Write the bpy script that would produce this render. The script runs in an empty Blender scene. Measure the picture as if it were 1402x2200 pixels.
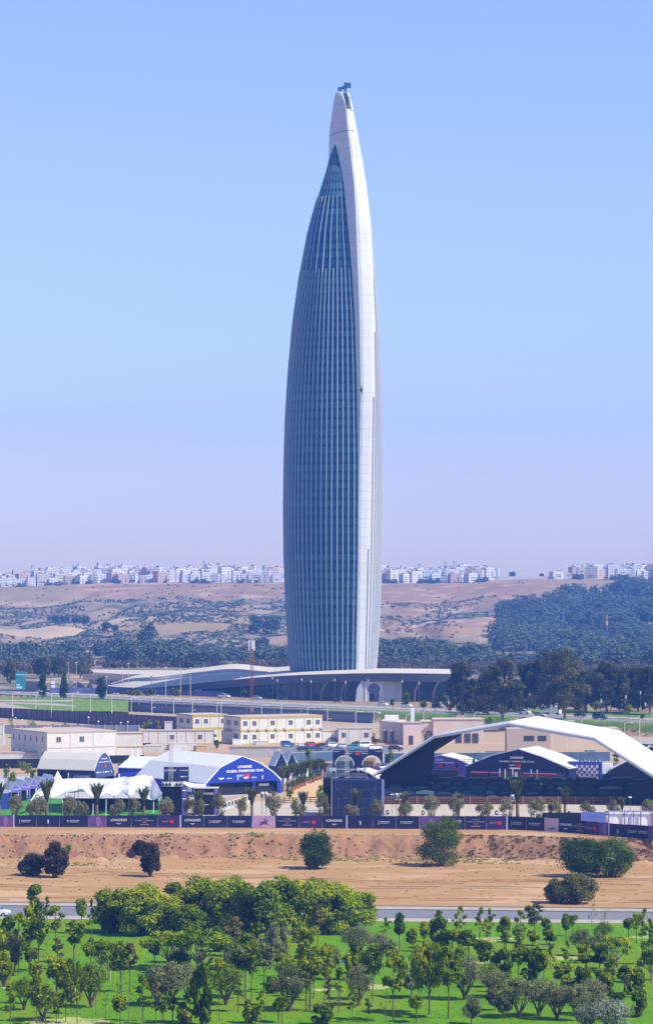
import bpy, math, random
import numpy as np
from mathutils import Vector, Matrix, noise, Euler

# ---------------------------------------------------------------- camera, world, sun, exposure
F = 6600.0; CX = 701.0; HY = 1260.0; CAMH = 45.0
sc = bpy.context.scene
cam_d = bpy.data.cameras.new('camera'); cam = bpy.data.objects.new('camera', cam_d)
sc.collection.objects.link(cam); sc.camera = cam
cam.location = (0, 0, CAMH); cam.rotation_euler = (math.pi/2, 0, 0)
cam_d.sensor_fit = 'HORIZONTAL'; cam_d.sensor_width = 36; cam_d.lens = F*36/1402
cam_d.shift_y = (HY-1100)/1402; cam_d.clip_start = 5; cam_d.clip_end = 40000

SUN_AZ = math.radians(116); SUN_EL = math.radians(48)     # azimuth clockwise from +Y
sdir = Vector((math.sin(SUN_AZ)*math.cos(SUN_EL), math.cos(SUN_AZ)*math.cos(SUN_EL), math.sin(SUN_EL)))
w = bpy.data.worlds.new('World'); sc.world = w; w.use_nodes = True
wn = w.node_tree; wn.nodes.clear()
sky = wn.nodes.new('ShaderNodeTexSky'); sky.sky_type = 'NISHITA'; sky.sun_disc = False
sky.sun_elevation = SUN_EL; sky.sun_rotation = SUN_AZ; sky.altitude = 50; sky.air_density = 1.0; sky.dust_density = 0.4; sky.ozone_density = 6.0
tint = wn.nodes.new('ShaderNodeMix'); tint.data_type = 'RGBA'; tint.blend_type = 'MULTIPLY'; tint.inputs[0].default_value = 1
tint.inputs[7].default_value = (1.17, .98, 1.13, 1)
bg = wn.nodes.new('ShaderNodeBackground'); bg.inputs[1].default_value = 0.112
wo = wn.nodes.new('ShaderNodeOutputWorld')
wn.links.new(sky.outputs[0], tint.inputs[6]); wn.links.new(tint.outputs[2], bg.inputs[0]); wn.links.new(bg.outputs[0], wo.inputs[0])
sl = bpy.data.lights.new('sun', 'SUN'); sl.energy = 4.4; sl.angle = math.radians(0.5); sl.color = (1.0, 0.955, 0.80)
so = bpy.data.objects.new('sun', sl); sc.collection.objects.link(so); so.rotation_euler = sdir.to_track_quat('Z', 'Y').to_euler()
sc.view_settings.view_transform = 'Standard'; sc.view_settings.look = 'None'; sc.view_settings.exposure = 0.70; sc.view_settings.gamma = 1
sc.cycles.use_denoising = True
sc.cycles.max_bounces = 6; sc.cycles.transparent_max_bounces = 8; sc.cycles.volume_bounces = 0
sc.render.film_transparent = False
C = sc.collection

# ---------------------------------------------------------------- layout maths (photo pixel <-> ground point)
ZR, ZY, ZL = 0.0, -4.0, -8.0            # tower road level, event yard level, lawn level
def Yd(py, z): return F*(CAMH-z)/(py-HY)
def Xd(px, Y): return (px-CX)*Y/F
def G(px, py, z=ZY):
    Y = Yd(py, z); return Vector((Xd(px, Y), Y, z))
def Zd(py, Y): return CAMH-(py-HY)*Y/F
def rnd(a, b): return random.uniform(a, b)
random.seed(7)

def smooth(t): t = max(0., min(1., t)); return t*t*(3-2*t)
def y_emb(x): return 1125-1.12*x                      # top edge of the embankment under the tower road
def rim(x):                                           # rim of the dirt bank
    r = 603.5+1.8*noise.noise(Vector((x*.05, 0, 3)))+1.2*noise.noise(Vector((x*.3, 0, 7)))
    if x > 22: r -= 0.27*(x-22)*smooth((x-22)/25)
    return r
def hill_z(x, y):
    t = (y-2080)/1220.0
    if t <= 0: return 0.0
    tt = min(t, 1.0)
    u = x/y*F+CX                                      # bearing
    crest = 49+4.0*smooth((u-950)/200)-4.5*smooth((260-u)/260)
    z = crest*(tt**1.55)
    env = math.sin(math.pi*min(1, tt*1.02))**0.8 if tt < 0.98 else 0
    n = noise.noise(Vector((x*.0042, y*.0016, 1.3)))
    rid = 1-abs(noise.noise(Vector((x*.0075+2, y*.0022, 5.3))))*2
    r2 = 1-abs(noise.noise(Vector((x*.02, y*.007, 11))))*2
    z += env*(11*n-9*(rid**3)-3.2*r2**2+4*noise.noise(Vector((x*.015, y*.006, 9)))+2.4*noise.noise(Vector((x*.05, y*.02, 2))))
    # tan field shelf with its own brow, on the side of the billboard
    if u < 560: z += 5*smooth((560-u)/200)*math.exp(-((tt-.40)/.10)**2)
    if 830 < u < 1100: z += 6*smooth((u-780)/80)*smooth((1110-u)/80)*math.exp(-((tt-.42)/.12)**2)
    if t > 1: z += 2.0*min(1, (t-1)*3)
    return max(z, -0.5)
def ground_z(x, y):
    if y > 2080: return hill_z(x, y)
    r = rim(x)
    if y < r+0.5:
        d = r-y
        k = smooth(d/4.2)
        z = ZY+(ZL-ZY)*k
        if 0 < d < 14:
            z += 0.9*math.exp(-((d-7)/4.0)**2)*max(0, noise.noise(Vector((x*.18, y*.18, 0)))+.15)
            z += (0.5+.7*smooth((-22-x)/8))*noise.noise(Vector((x*.7, y*.7, 2)))*math.sin(math.pi*min(1, d/9)); z += .8*smooth((-22-x)/8)*noise.noise(Vector((x*.3, y*.4, 6)))*math.sin(math.pi*min(1, d/12))
        if y < 520: z = ZL
        elif y < 600: z += 0.12*noise.noise(Vector((x*.08, y*.05, 0)))
        return z
    e = y_emb(x)
    if y < e: 
        k = smooth((e-y)/7.0)
        return ZR+(ZY-ZR)*k
    return ZR

# ---------------------------------------------------------------- materials
MATS = {}
def srgb(c):
    if isinstance(c, str):
        c = [int(c[i:i+2], 16)/255 for i in (0, 2, 4)]
        c = [x/12.92 if x <= .04045 else ((x+.055)/1.055)**2.4 for x in c]
    return (c[0], c[1], c[2], 1)
def mat(name, col, rough=0.7, metal=0.0, col2=None, scale=1.0, amt=1.0, bump=0.0, spec=0.3, detail=5, col3=None, scale3=None, emit=None, alpha=None, stretch=None):
    if name in MATS: return MATS[name]
    m = bpy.data.materials.new(name); MATS[name] = m; m.use_nodes = True
    nt = m.node_tree; b = nt.nodes['Principled BSDF']
    b.inputs['Base Color'].default_value = srgb(col); b.inputs['Roughness'].default_value = rough
    b.inputs['Metallic'].default_value = metal; b.inputs['Specular IOR Level'].default_value = spec
    if emit: b.inputs['Emission Color'].default_value = srgb(emit[0]); b.inputs['Emission Strength'].default_value = emit[1]
    if alpha is not None: b.inputs['Alpha'].default_value = alpha
    if col2 is not None:
        tc = nt.nodes.new('ShaderNodeTexCoord'); src = tc.outputs['Object']
        if stretch:
            mp = nt.nodes.new('ShaderNodeMapping'); mp.inputs['Scale'].default_value = stretch; nt.links.new(src, mp.inputs[0]); src = mp.outputs[0]
        n = nt.nodes.new('ShaderNodeTexNoise'); n.inputs['Scale'].default_value = scale; n.inputs['Detail'].default_value = detail
        nt.links.new(src, n.inputs['Vector'])
        cr = nt.nodes.new('ShaderNodeValToRGB'); cr.color_ramp.elements[0].position = 0.5-.18/amt*1; cr.color_ramp.elements[1].position = 0.5+.18/amt*1
        cr.color_ramp.elements[0].color = srgb(col); cr.color_ramp.elements[1].color = srgb(col2)
        nt.links.new(n.outputs['Fac'], cr.inputs[0]); out = cr.outputs[0]
        if col3 is not None:
            n3 = nt.nodes.new('ShaderNodeTexNoise'); n3.inputs['Scale'].default_value = scale3; n3.inputs['Detail'].default_value = 6
            nt.links.new(src, n3.inputs['Vector'])
            r3 = nt.nodes.new('ShaderNodeValToRGB'); r3.color_ramp.elements[0].position = .52; r3.color_ramp.elements[1].position = .62
            mx = nt.nodes.new('ShaderNodeMix'); mx.data_type = 'RGBA'; mx.inputs[7].default_value = srgb(col3)
            nt.links.new(n3.outputs['Fac'], r3.inputs[0]); nt.links.new(r3.outputs[0], mx.inputs[0]); nt.links.new(out, mx.inputs[6]); out = mx.outputs[2]
        nt.links.new(out, b.inputs['Base Color'])
        if bump:
            bp = nt.nodes.new('ShaderNodeBump'); bp.inputs['Strength'].default_value = bump; bp.inputs['Distance'].default_value = 0.3
            nt.links.new(n.outputs['Fac'], bp.inputs['Height']); nt.links.new(bp.outputs[0], b.inputs['Normal'])
    return m
def leafmat(name, c1, c2, c3=None, clump=0.5, trans=0.38):
    if name in MATS: return MATS[name]
    m = bpy.data.materials.new(name); MATS[name] = m; m.use_nodes = True
    nt = m.node_tree; nt.nodes.clear(); L = nt.links.new
    out = nt.nodes.new('ShaderNodeOutputMaterial')
    d = nt.nodes.new('ShaderNodeBsdfDiffuse'); t = nt.nodes.new('ShaderNodeBsdfTranslucent'); ms = nt.nodes.new('ShaderNodeMixShader'); ms.inputs[0].default_value = trans
    geo = nt.nodes.new('ShaderNodeNewGeometry'); oi = nt.nodes.new('ShaderNodeObjectInfo'); tc = nt.nodes.new('ShaderNodeTexCoord')
    n = nt.nodes.new('ShaderNodeTexNoise'); n.inputs['Scale'].default_value = clump; n.inputs['Detail'].default_value = 3
    L(tc.outputs['Object'], n.inputs['Vector'])
    a = nt.nodes.new('ShaderNodeMath'); a.operation = 'MULTIPLY_ADD'; a.inputs[1].default_value = 0.38
    nm_ = nt.nodes.new('ShaderNodeMath'); nm_.operation = 'MULTIPLY_ADD'; nm_.inputs[1].default_value = 1.9; nm_.inputs[2].default_value = -.42; L(n.outputs['Fac'], nm_.inputs[0]); L(geo.outputs['Random Per Island'], a.inputs[0]); L(nm_.outputs[0], a.inputs[2])  # strong tone noise stands in for shaded gaps between leaf clumps
    b = nt.nodes.new('ShaderNodeMath'); b.operation = 'MULTIPLY_ADD'; b.inputs[1].default_value = 0.30
    L(oi.outputs['Random'], b.inputs[0]); L(a.outputs[0], b.inputs[2])
    cr = nt.nodes.new('ShaderNodeValToRGB'); e = cr.color_ramp.elements
    e[0].position = .45; e[0].color = srgb(c1); e[1].position = 1.15 if False else 1.0; e[1].color = srgb(c3 or c2)
    if c3:
        k = e.new(.8); k.color = srgb(c2)
    L(b.outputs[0], cr.inputs[0]); L(cr.outputs[0], d.inputs[0]); L(cr.outputs[0], t.inputs[0])
    L(d.outputs[0], ms.inputs[1]); L(t.outputs[0], ms.inputs[2]); L(ms.outputs[0], out.inputs[0])
    return m

# ---------------------------------------------------------------- mesh builder
class MB:
    def __init__(s): s.v = []; s.f = []; s.m = []
    def add(s, vs, fs, mi=0):
        o = len(s.v); s.v += [tuple(p) for p in vs]; s.f += [tuple(i+o for i in f) for f in fs]; s.m += [mi]*len(fs); return s
    def box(s, x0, x1, y0, y1, z0, z1, mi=0, rot=0, piv=None):
        vs = [(x, y, z) for z in (z0, z1) for y in (y0, y1) for x in (x0, x1)]
        if rot:
            c, n = math.cos(rot), math.sin(rot); px, py = piv or ((x0+x1)/2, (y0+y1)/2)
            vs = [(px+(x-px)*c-(y-py)*n, py+(x-px)*n+(y-py)*c, z) for x, y, z in vs]
        return s.add(vs, [(0, 2, 3, 1), (4, 5, 7, 6), (0, 1, 5, 4), (2, 6, 7, 3), (0, 4, 6, 2), (1, 3, 7, 5)], mi)
    def prism(s, pts, vec, mi=0):                 # closed 3D polygon extruded along vec
        n = len(pts); a = [Vector(p) for p in pts]; b = [p+Vector(vec) for p in a]
        return s.add(a+b, [tuple(range(n))[::-1], tuple(range(n, 2*n))]+[(i, (i+1) % n, n+(i+1) % n, n+i) for i in range(n)], mi)
    def tube(s, p, q, r0, r1=None, n=8, mi=0):
        p, q = Vector(p), Vector(q); r1 = r0 if r1 is None else r1
        d = (q-p).normalized(); a = d.orthogonal().normalized(); b = d.cross(a); vs = []
        for c, r in ((p, r0), (q, r1)):
            for i in range(n): t = 2*math.pi*i/n; vs.append(c+(a*math.cos(t)+b*math.sin(t))*r)
        return s.add(vs, [(i, (i+1) % n, n+(i+1) % n, n+i) for i in range(n)]+[tuple(range(n))[::-1], tuple(range(n, 2*n))], mi)
    def path(s, pts, r0, r1, n=6, mi=0):
        m = len(pts)-1
        for i in range(m):
            s.tube(pts[i], pts[i+1], r0+(r1-r0)*i/m, r0+(r1-r0)*(i+1)/m, n, mi)
        return s
    def ball(s, c, r, n=8, m=5, mi=0, sx=1, sz=1):
        vs = [(c[0], c[1], c[2]-r*sz)]; fs = []
        for j in range(1, m):
            ph = -math.pi/2+math.pi*j/m
            for i in range(n): t = 2*math.pi*i/n; vs.append((c[0]+r*sx*math.cos(ph)*math.cos(t), c[1]+r*sx*math.cos(ph)*math.sin(t), c[2]+r*sz*math.sin(ph)))
        vs.append((c[0], c[1], c[2]+r*sz)); k = len(vs)-1
        for i in range(n): fs.append((0, 1+(i+1) % n, 1+i)); fs.append((k, k-n+i, k-n+(i+1) % n))
        for j in range(m-2):
            for i in range(n): a = 1+j*n+i; b = 1+j*n+(i+1) % n; fs.append((a, b, b+n, a+n))
        return s.add(vs, fs, mi)
    def quad(s, a, b, c, d, mi=0): return s.add([a, b, c, d], [(0, 1, 2, 3)], mi)
    def mesh(s, name, mats):
        me = bpy.data.meshes.new(name); me.from_pydata(s.v, [], s.f)
        for m in (mats if isinstance(mats, (list, tuple)) else [mats]): me.materials.append(m)
        if any(s.m): me.polygons.foreach_set('material_index', s.m)
        me.validate(); me.update(); return me
    def build(s, name, mats, parent=None, smooth=False):
        me = s.mesh(name, mats)
        if smooth: me.polygons.foreach_set('use_smooth', [True]*len(me.polygons))
        return ob(name, me, parent)
def ob(name, me, parent=None):
    o = bpy.data.objects.new(name, me); C.objects.link(o)
    if parent is not None: o.parent = parent
    return o
def tag(o, label=None, cat=None, group=None, kind=None):
    if label: o['label'] = label
    if cat: o['category'] = cat
    if group: o['group'] = group
    if kind: o['kind'] = kind
    return o
def thing(name, label, cat, loc=(0, 0, 0), rz=0, group=None):
    o = bpy.data.objects.new(name, None); C.objects.link(o); o.location = loc; o.rotation_euler = (0, 0, rz); o.empty_display_size = .5
    return tag(o, label, cat, group)
def inst(name, meshes, label, cat, loc, rz=0, scale=(1, 1, 1), group=None):   # meshes: [(part name, mesh)]
    t = thing(name, label, cat, loc, rz, group); t.scale = scale
    for n, me in meshes: ob(n, me, t)
    return t
ORD = 'first second third fourth fifth sixth seventh eighth ninth tenth eleventh twelfth thirteenth fourteenth fifteenth sixteenth seventeenth eighteenth nineteenth twentieth'.split()
TENS = ['', '', 'twenty', 'thirty', 'forty', 'fifty', 'sixty', 'seventy', 'eighty', 'ninety']
def ordw(i):                                         # 0 -> first
    if i < 20: return ORD[i]
    n = i+1; t, u = divmod(n, 10)
    if n >= 100: return 'hundred-and-'+ordw(n-101)
    return (TENS[t][:-1]+'ieth') if u == 0 else TENS[t]+'-'+ORD[u-1]
_txt = {}
def text_parts(s, size, name='lettering', bold=0.0):
    key = (s, size, bold)
    if key not in _txt:
        cu = bpy.data.curves.new('text', 'FONT'); cu.body = s; cu.size = size; cu.align_x = 'CENTER'; cu.align_y = 'CENTER'; cu.extrude = 0.015; cu.resolution_u = 2; cu.offset = bold
        o = bpy.data.objects.new('text', cu); C.objects.link(o)
        dg = bpy.context.evaluated_depsgraph_get(); me = bpy.data.meshes.new_from_object(o.evaluated_get(dg))
        me.name = name; bpy.data.objects.remove(o); _txt[key] = me
    return _txt[key]
def text(s, size, m, parent, loc, rz=0, tilt=math.pi/2, bold=0.0):
    me = text_parts(s, size, bold=bold)
    if not me.materials or me.materials[0] is None or me.materials[0] != m:
        me = me.copy(); me.materials.clear(); me.materials.append(m)
    o = ob('lettering', me, parent); o.location = loc; o.rotation_euler = (tilt, 0, rz); return o

# ---------------------------------------------------------------- foliage
def leaf_cloud(cl, n, size, seed=0, shell=0.45, droop=0.0, up=0.3, aspect=0.65):
    """n leaf clusters on clumps cl=[(x,y,z,r[,rz])]: every cluster one bent quad"""
    r = np.random.default_rng(seed); cl = np.array([list(c)+[c[3]]*(5-len(c)) for c in cl], float)
    wgt = cl[:, 3]**2; k = r.choice(len(cl), n, p=wgt/wgt.sum())
    d = r.normal(size=(n, 3)); d /= np.linalg.norm(d, axis=1)[:, None]
    rad = shell+(1-shell)*r.random(n)**0.6; rad *= 1+.18*r.normal(size=n)*.6
    p = cl[k, :3]+d*rad[:, None]*np.stack([cl[k, 3], cl[k, 3], cl[k, 4]], 1)
    nr = d*0.8+r.normal(size=(n, 3))*.6+np.array([0, 0, up]); nr /= np.linalg.norm(nr, axis=1)[:, None]
    a = np.cross(nr, r.normal(size=(n, 3))); a /= np.linalg.norm(a, axis=1)[:, None]
    if droop: 
        a = a*(1-droop)+np.array([0, 0, -1.])*droop; a /= np.linalg.norm(a, axis=1)[:, None]
    b = np.cross(nr, a); s = size*(0.6+.8*r.random(n))[:, None]
    v = np.stack([p-a*s, p+b*s*aspect+nr*s*.15, p+a*s, p-b*s*aspect+nr*s*.15], 1).reshape(-1, 3)
    return v
def cloud_mesh(name, v, m, extra=None):
    n = len(v)//4; me = bpy.data.meshes.new(name)
    me.vertices.add(len(v)); me.vertices.foreach_set('co', v.astype(np.float32).ravel())
    me.loops.add(len(v)); me.loops.foreach_set('vertex_index', np.arange(len(v), dtype=np.int32))
    me.polygons.add(n); me.polygons.foreach_set('loop_start', np.arange(n, dtype=np.int32)*4); me.polygons.foreach_set('loop_total', np.full(n, 4, np.int32))
    me.materials.append(m); me.update(); return me
# ================================================================ GROUND
M_bark = mat('bark', (.16, .12, .085), .9, col2=(.09, .065, .045), scale=3)
M_barkpale = mat('pale_bark', (.42, .34, .25), .9, col2=(.28, .22, .15), scale=4)
M_dirt = mat('dirt', (.40, .235, .092), .95, col2=(.32, .17, .065), scale=.25, amt=.7, bump=.5, col3=(.44, .28, .15), scale3=.12, stretch=(.35, 1, 1))
M_bank = mat('bank_soil', (.37, .19, .09), .95, col2=(.21, .11, .06), scale=.7, amt=.8, bump=1.0, col3=(.30, .17, .10), scale3=1.6, stretch=(1, 1, .3))
M_yard = mat('yard_soil', (.39, .29, .19), .95, col2=(.42, .26, .145), scale=.05, bump=.2, col3=(.36, .31, .27), scale3=.02)
M_grass = mat('grass', (.09, .17, .015), .95, col2=(.13, .22, .02), scale=.12, amt=.8, col3=(.20, .27, .06), scale3=.5)
M_plain = mat('plain_scrub', (.22, .17, .11), .95, col2=(.10, .10, .055), scale=.03, amt=1.2, col3=(.40, .29, .18), scale3=.02)
M_verge = mat('verge_soil', (.30, .20, .13), .95, col2=(.36, .20, .12), scale=.2, col3=(.13, .15, .06), scale3=.4)

def grid_mesh(name, xs_of_y, ys, zf, mats, zone, dz=0.0):
    V = []; Fc = []; MI = []; nx = None
    for y in ys:
        row = xs_of_y(y); nx = len(row)
        for x in row: V.append((x, y, zf(x, y)+dz))
    for j in range(len(ys)-1):
        for i in range(nx-1):
            a = j*nx+i; Fc.append((a, a+1, a+nx+1, a+nx))
            q = V[a]; r = V[a+nx+1]; MI.append(zone((q[0]+r[0])/2, (q[1]+r[1])/2))
    me = bpy.data.meshes.new(name); me.from_pydata(V, [], Fc)
    for m in mats: me.materials.append(m)
    me.polygons.foreach_set('material_index', MI); me.polygons.foreach_set('use_smooth', [True]*len(Fc)); me.update()
    return ob(name, me)
def lin(a, b, n): return [a+(b-a)*i/(n-1) for i in range(n)]
def xs_near(y):
    return [-400, -250, -150]+lin(-140, 140, 281)+[150, 250, 400]
ys = [-300, 100, 300, 380, 420, 460, 490, 520]+lin(530, 575, 12)+lin(577, 620, 72)+lin(628, 960, 25)
def zone_near(x, y):
    r = rim(x)
    if y < r+1.2 and y > r-6.5: return 1
    if y < r+24: return 0
    e = y_emb(x)
    if y > e-8: return 4
    return 2
def xs_mid(y): return [-700, -400, -250]+lin(-200, 200, 134)+[250, 400, 700]
g1 = grid_mesh('ground', xs_near, ys, ground_z, [M_dirt, M_bank, M_yard, M_grass, M_verge], zone_near)
tag(g1, 'orange dirt lot with a crumbling bank below the event fence', kind='structure')
def zone_mid(x, y):
    e = y_emb(x)
    if y < e-8: return 2
    if y < e: return 4
    if y > 1290: return 5
    return 4
ys = lin(960, 1330, 125)+lin(1345, 2085, 30)
g2 = grid_mesh('plain', xs_mid, ys, ground_z, [M_dirt, M_bank, M_yard, M_grass, M_verge, M_plain], zone_mid)
tag(g2, 'flat river plain with yards, verges and scrub around the tower', kind='structure')

# hills
M_hill = mat('hill_soil', (.35, .245, .12), .95, col2=(.25, .185, .09), scale=.004, amt=1.5, col3=(.46, .32, .20), scale3=.008)
M_hill2 = mat('hill_scrub', (.25, .18, .10), .95, col2=(.36, .25, .15), scale=.01, amt=1.3, col3=(.10, .115, .05), scale3=.03)
M_field = mat('hill_field', (.50, .36, .22), .95, col2=(.42, .30, .19), scale=.006, col3=(.46, .34, .20), scale3=.05)
M_redhill = mat('hill_red_earth', (.37, .215, .11), .95, col2=(.29, .18, .095), scale=.01, col3=(.45, .30, .18), scale3=.03)
def zone_hill(x, y):
    u = x/y*F+CX; t = (y-2080)/1220; n = noise.noise(Vector((x*.006, y*.003, 4)))
    if u < 395+70*n+60*noise.noise(Vector((x*.03, y*.01, 6))) and .30+.05*n+.14*smooth((u-200)/180) < t < .47-u*.00022+.05*n: return 2
    if 820 < u < 1100+50*noise.noise(Vector((x*.02, y*.01, 2))) and .30 < t < .50+.08*n: return 2 if n > -.1 else 3
    if t > .82+.08*n: return 3 if 180+60*noise.noise(Vector((x*.02, y*.01, 2))) < u < 1200 else 0
    if t > .62 and u > 840 and n < .1: return 3
    return 1 if n > -.25 else 0
def xs_hill(y): return lin(-.17*y, .17*y, 190)
hl = grid_mesh('hills', xs_hill, lin(2078, 3330, 190)+[3400, 3550, 3800, 4140], hill_z, [M_hill, M_hill2, M_field, M_redhill], zone_hill)
tag(hl, 'dry brown hillside with scrub rising to the city on its crest', kind='structure')
M_far = mat('far_land', (.28, .22, .15), .95)
fl = MB().box(-4100, 4100, -350, 4150, -60, -20).build('land', M_far); tag(fl, 'land reaching beyond the hills', kind='structure')

# wide sheet strips
def strip(name, pts, m, label=None, z=None, kind='structure', thick=.0, dz=.05):
    vs = [Vector((p[0], p[1], (ground_z(p[0], p[1])+dz) if z is None else z)) for p in pts]
    b = MB(); b.add(vs, [tuple(range(len(vs)))]) if thick == 0 else b.prism(vs, (0, 0, thick))
    return tag(b.build(name, m), label, kind=kind)
M_asph = mat('asphalt', (.15, .15, .17), .9, col2=(.19, .19, .21), scale=.5, stretch=(.2, 1, 1))
M_asph2 = mat('pale_asphalt', (.19, .19, .22), .9, col2=(.24, .24, .26), scale=.3)
M_pave = mat('pavement_stone', (.33, .28, .24), .9, col2=(.40, .34, .29), scale=.7, stretch=(1, .4, 1))
M_kerb = mat('kerb_stone', (.16, .13, .13), .9)
M_kerbpale = mat('pale_kerb', (.55, .50, .45), .9)
M_white = mat('white_paint', (.75, .75, .74), .6)
# road in front of the dirt lot (runs across, slightly nearer on the far side from the white car)
def rdir(px, py): return G(px, py, ZL)
def rband(pyL, pyR, z, ext=.35):
    a = G(0, pyL, ZL); b = G(1402, pyR, ZL); d = b-a
    return a-d*ext, b+d*ext
def band(name, yl, m, z0, label, h=0.0):
    (l0, r0), (l1, r1) = yl
    a, b = rband(l0, r0, 0); c, d = rband(l1, r1, 0)
    vs = [Vector((q.x, q.y, ZL+z0)) for q in (a, b, d, c)]
    bb = MB(); bb.prism(vs, (0, 0, h)) if h else bb.add(vs, [(0, 1, 2, 3)])
    return tag(bb.build(name, m), label, kind='structure')
band('road', ((1968, 1978.5), (1948, 1962)), M_asph, .06, 'grey asphalt road between the lawn and the dirt lot')
band('pavement', ((1947.4, 1961.4), (1941.5, 1955.5)), M_pave, .02, 'pale pavement strip on the dirt side of the road', .14)
band('kerb', ((1948.0, 1962.0), (1947.3, 1961.3)), M_kerb, .02, 'dark kerb face along the dirt side of the road', .15)
band('kerb', ((1941.6, 1955.6), (1940.4, 1954.2)), M_kerb, .02, 'low dark kerb where the pavement meets the dirt', .22)
band('kerb', ((1968.8, 1979.3), (1968.0, 1978.5)), M_kerb, .02, 'dark kerb along the lawn side of the road', .14)
band('pavement', ((1976, 1986.5), (1968.9, 1979.4)), M_pave, .02, 'pale pavement strip on the lawn side of the road', .13)
# lawn sheet with soft folds and dry patches
M_lawn = mat('lawn_turf', (.075, .19, .0), .95, col2=(.115, .25, .0), scale=.35, amt=.9, stretch=(1, .35, 1), bump=.3, spec=.1, col3=(.13, .215, .002), scale3=.10)
def lawn_z(x, y): return .42*smooth((478-y)/25)+0.35*noise.noise(Vector((x*.03, y*.02, 0)))*smooth((470-y)/30)
M_dryturf = mat('dry_turf', (.40, .36, .14), .95, col2=(.24, .33, .06), scale=.8, stretch=(1, .3, 1))
dry = [(1060, 2027, 55, 5), (1200, 2068, 60, 5), (1395, 2022, 50, 4), (800, 2130, 45, 5), (150, 2208, 90, 9), (690, 2138, 20, 4), (5, 2130, 12, 5), (1000, 2074, 60, 4)]
def zone_lawn(x, y):
    u = x/y*F+CX; v = HY+F*53/y
    for a, b, c, d in dry:
        if ((u-a)/c)**2+((v-b)/d)**2+.6*noise.noise(Vector((x*.4, y*.2, 0))) < 1: return 1
    return 0
yl = G(701, 1980, ZL).y; a0 = G(0, 1976, ZL).y; b0 = G(1402, 1986.5, ZL).y
def lawn_y(x, t):
    top = a0+(b0-a0)*((x+54)/105); return 330+(top-330)*t
V = []; Fc = []; MI = []
nx, ny = 260, 120
for j in range(ny):
    for i in range(nx):
        x = -95+190*i/(nx-1); y = lawn_y(x, j/(ny-1)); V.append((x, y, ZL+.12+lawn_z(x, y)))
for j in range(ny-1):
    for i in range(nx-1):
        a = j*nx+i; Fc.append((a, a+1, a+nx+1, a+nx)); MI.append(zone_lawn(V[a][0], V[a][1]))
me = bpy.data.meshes.new('lawn'); me.from_pydata(V, [], Fc); me.materials.append(M_lawn); me.materials.append(M_dryturf); me.polygons.foreach_set('material_index', MI); me.polygons.foreach_set('use_smooth', [True]*len(Fc)); me.update()
tag(ob('lawn', me), 'bright green park lawn with a few dry patches', kind='structure')
# turf tufts (short, uncountable)
r = np.random.default_rng(3); n = 30000
tx = r.uniform(-60, 60, n); ty = r.uniform(355, 484, n); v = np.zeros((n, 4, 3))
for i in range(n):
    x, y = tx[i], ty[i]
    if y > lawn_y(x, 1)-1: y = ty[i] = lawn_y(x, 1)-2-r.random()*40
    z = ZL+.1+lawn_z(x, y); s = .04+.05*r.random(); q = s*1.6; a = r.random()*3.14
    dx, dy = math.cos(a)*q, math.sin(a)*q
    v[i] = [(x-dx, y-dy, z), (x+dx, y+dy, z), (x+dx*.6+.05, y+dy*.6, z+s), (x-dx*.6-.03, y-dy*.6, z+s*.8)]
gt = ob('grass', cloud_mesh('grass', v.reshape(-1, 3), leafmat('turf_blades', (.07, .165, .0), (.11, .225, .0), (.15, .265, .004), 1.0, .5)))
tag(gt, 'short green grass covering the park lawn', 'grass', kind='stuff')
er_ = random.Random(5)
# weeds and grass at the foot of the bank
cl = []
for (px, py, w, h) in [(530, 1842, 45, 6), (600, 1846, 40, 5), (770, 1846, 55, 5), (865, 1848, 35, 6), (1060, 1852, 60, 5), (1000, 1850, 30, 5), (560, 1837, 30, 4), (360, 1838, 15, 4), (180, 1858, 30, 3)]:
    for k in range(int(w*1.1)):
        q = G(px+rnd(-w, w), py+rnd(-h, h), ZL); z = ground_z(q.x, q.y); cl.append((q.x, q.y, z+.05, rnd(.12, .45), .10))
v = leaf_cloud(cl, 9000, .14, 5, up=1.0)
tag(ob('weeds', cloud_mesh('weeds', v, leafmat('weed_leaf', (.14, .17, .035), (.24, .28, .06), (.34, .33, .10), 1.0))), 'low green weeds along the foot of the dirt bank', 'weeds', kind='stuff')
cl = []
for k in range(520):
    q = G(er_.uniform(0, 1402), er_.uniform(1835, 1936)+(er_.random() > .6)*5, ZL); cl.append((q.x, q.y, ground_z(q.x, q.y)+.03, er_.uniform(.08, .3), .07))
tag(ob('dry_scrub', cloud_mesh('dry_scrub', leaf_cloud(cl, 3600, .12, 6, up=1.0), leafmat('dry_leaf', (.14, .09, .045), (.24, .17, .08), (.32, .24, .12), 1.0))), 'sparse dry weeds scattered over the dirt lot', 'weeds', kind='stuff')
cl = []
for k in range(420):
    u = er_.uniform(985, 1240) if k % 3 else er_.uniform(1330, 1410); Y = er_.uniform(590, 604); x = Xd(u, Y); r_0 = rim(x); y = r_0-er_.uniform(-1, 5.5); cl.append((x, y, ground_z(x, y)+.08, er_.uniform(.2, .6), .16))
for k in range(90): x = er_.uniform(-66, -22); y = rim(x)-er_.uniform(-1, 6); cl.append((x, y, ground_z(x, y)+.08, er_.uniform(.15, .5), .14))
tag(ob('dry_scrub', cloud_mesh('dry_scrub', leaf_cloud(cl, 9000, .13, 16, up=.8), leafmat('bank_scrub', (.06, .04, .022), (.12, .085, .045), (.19, .15, .08), .8))), 'dark dry scrub matted over the upper bank', 'scrub', kind='stuff')
M_track = mat('track_soil', (.30, .155, .065), .95, col2=(.36, .20, .085), scale=.6)
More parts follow.
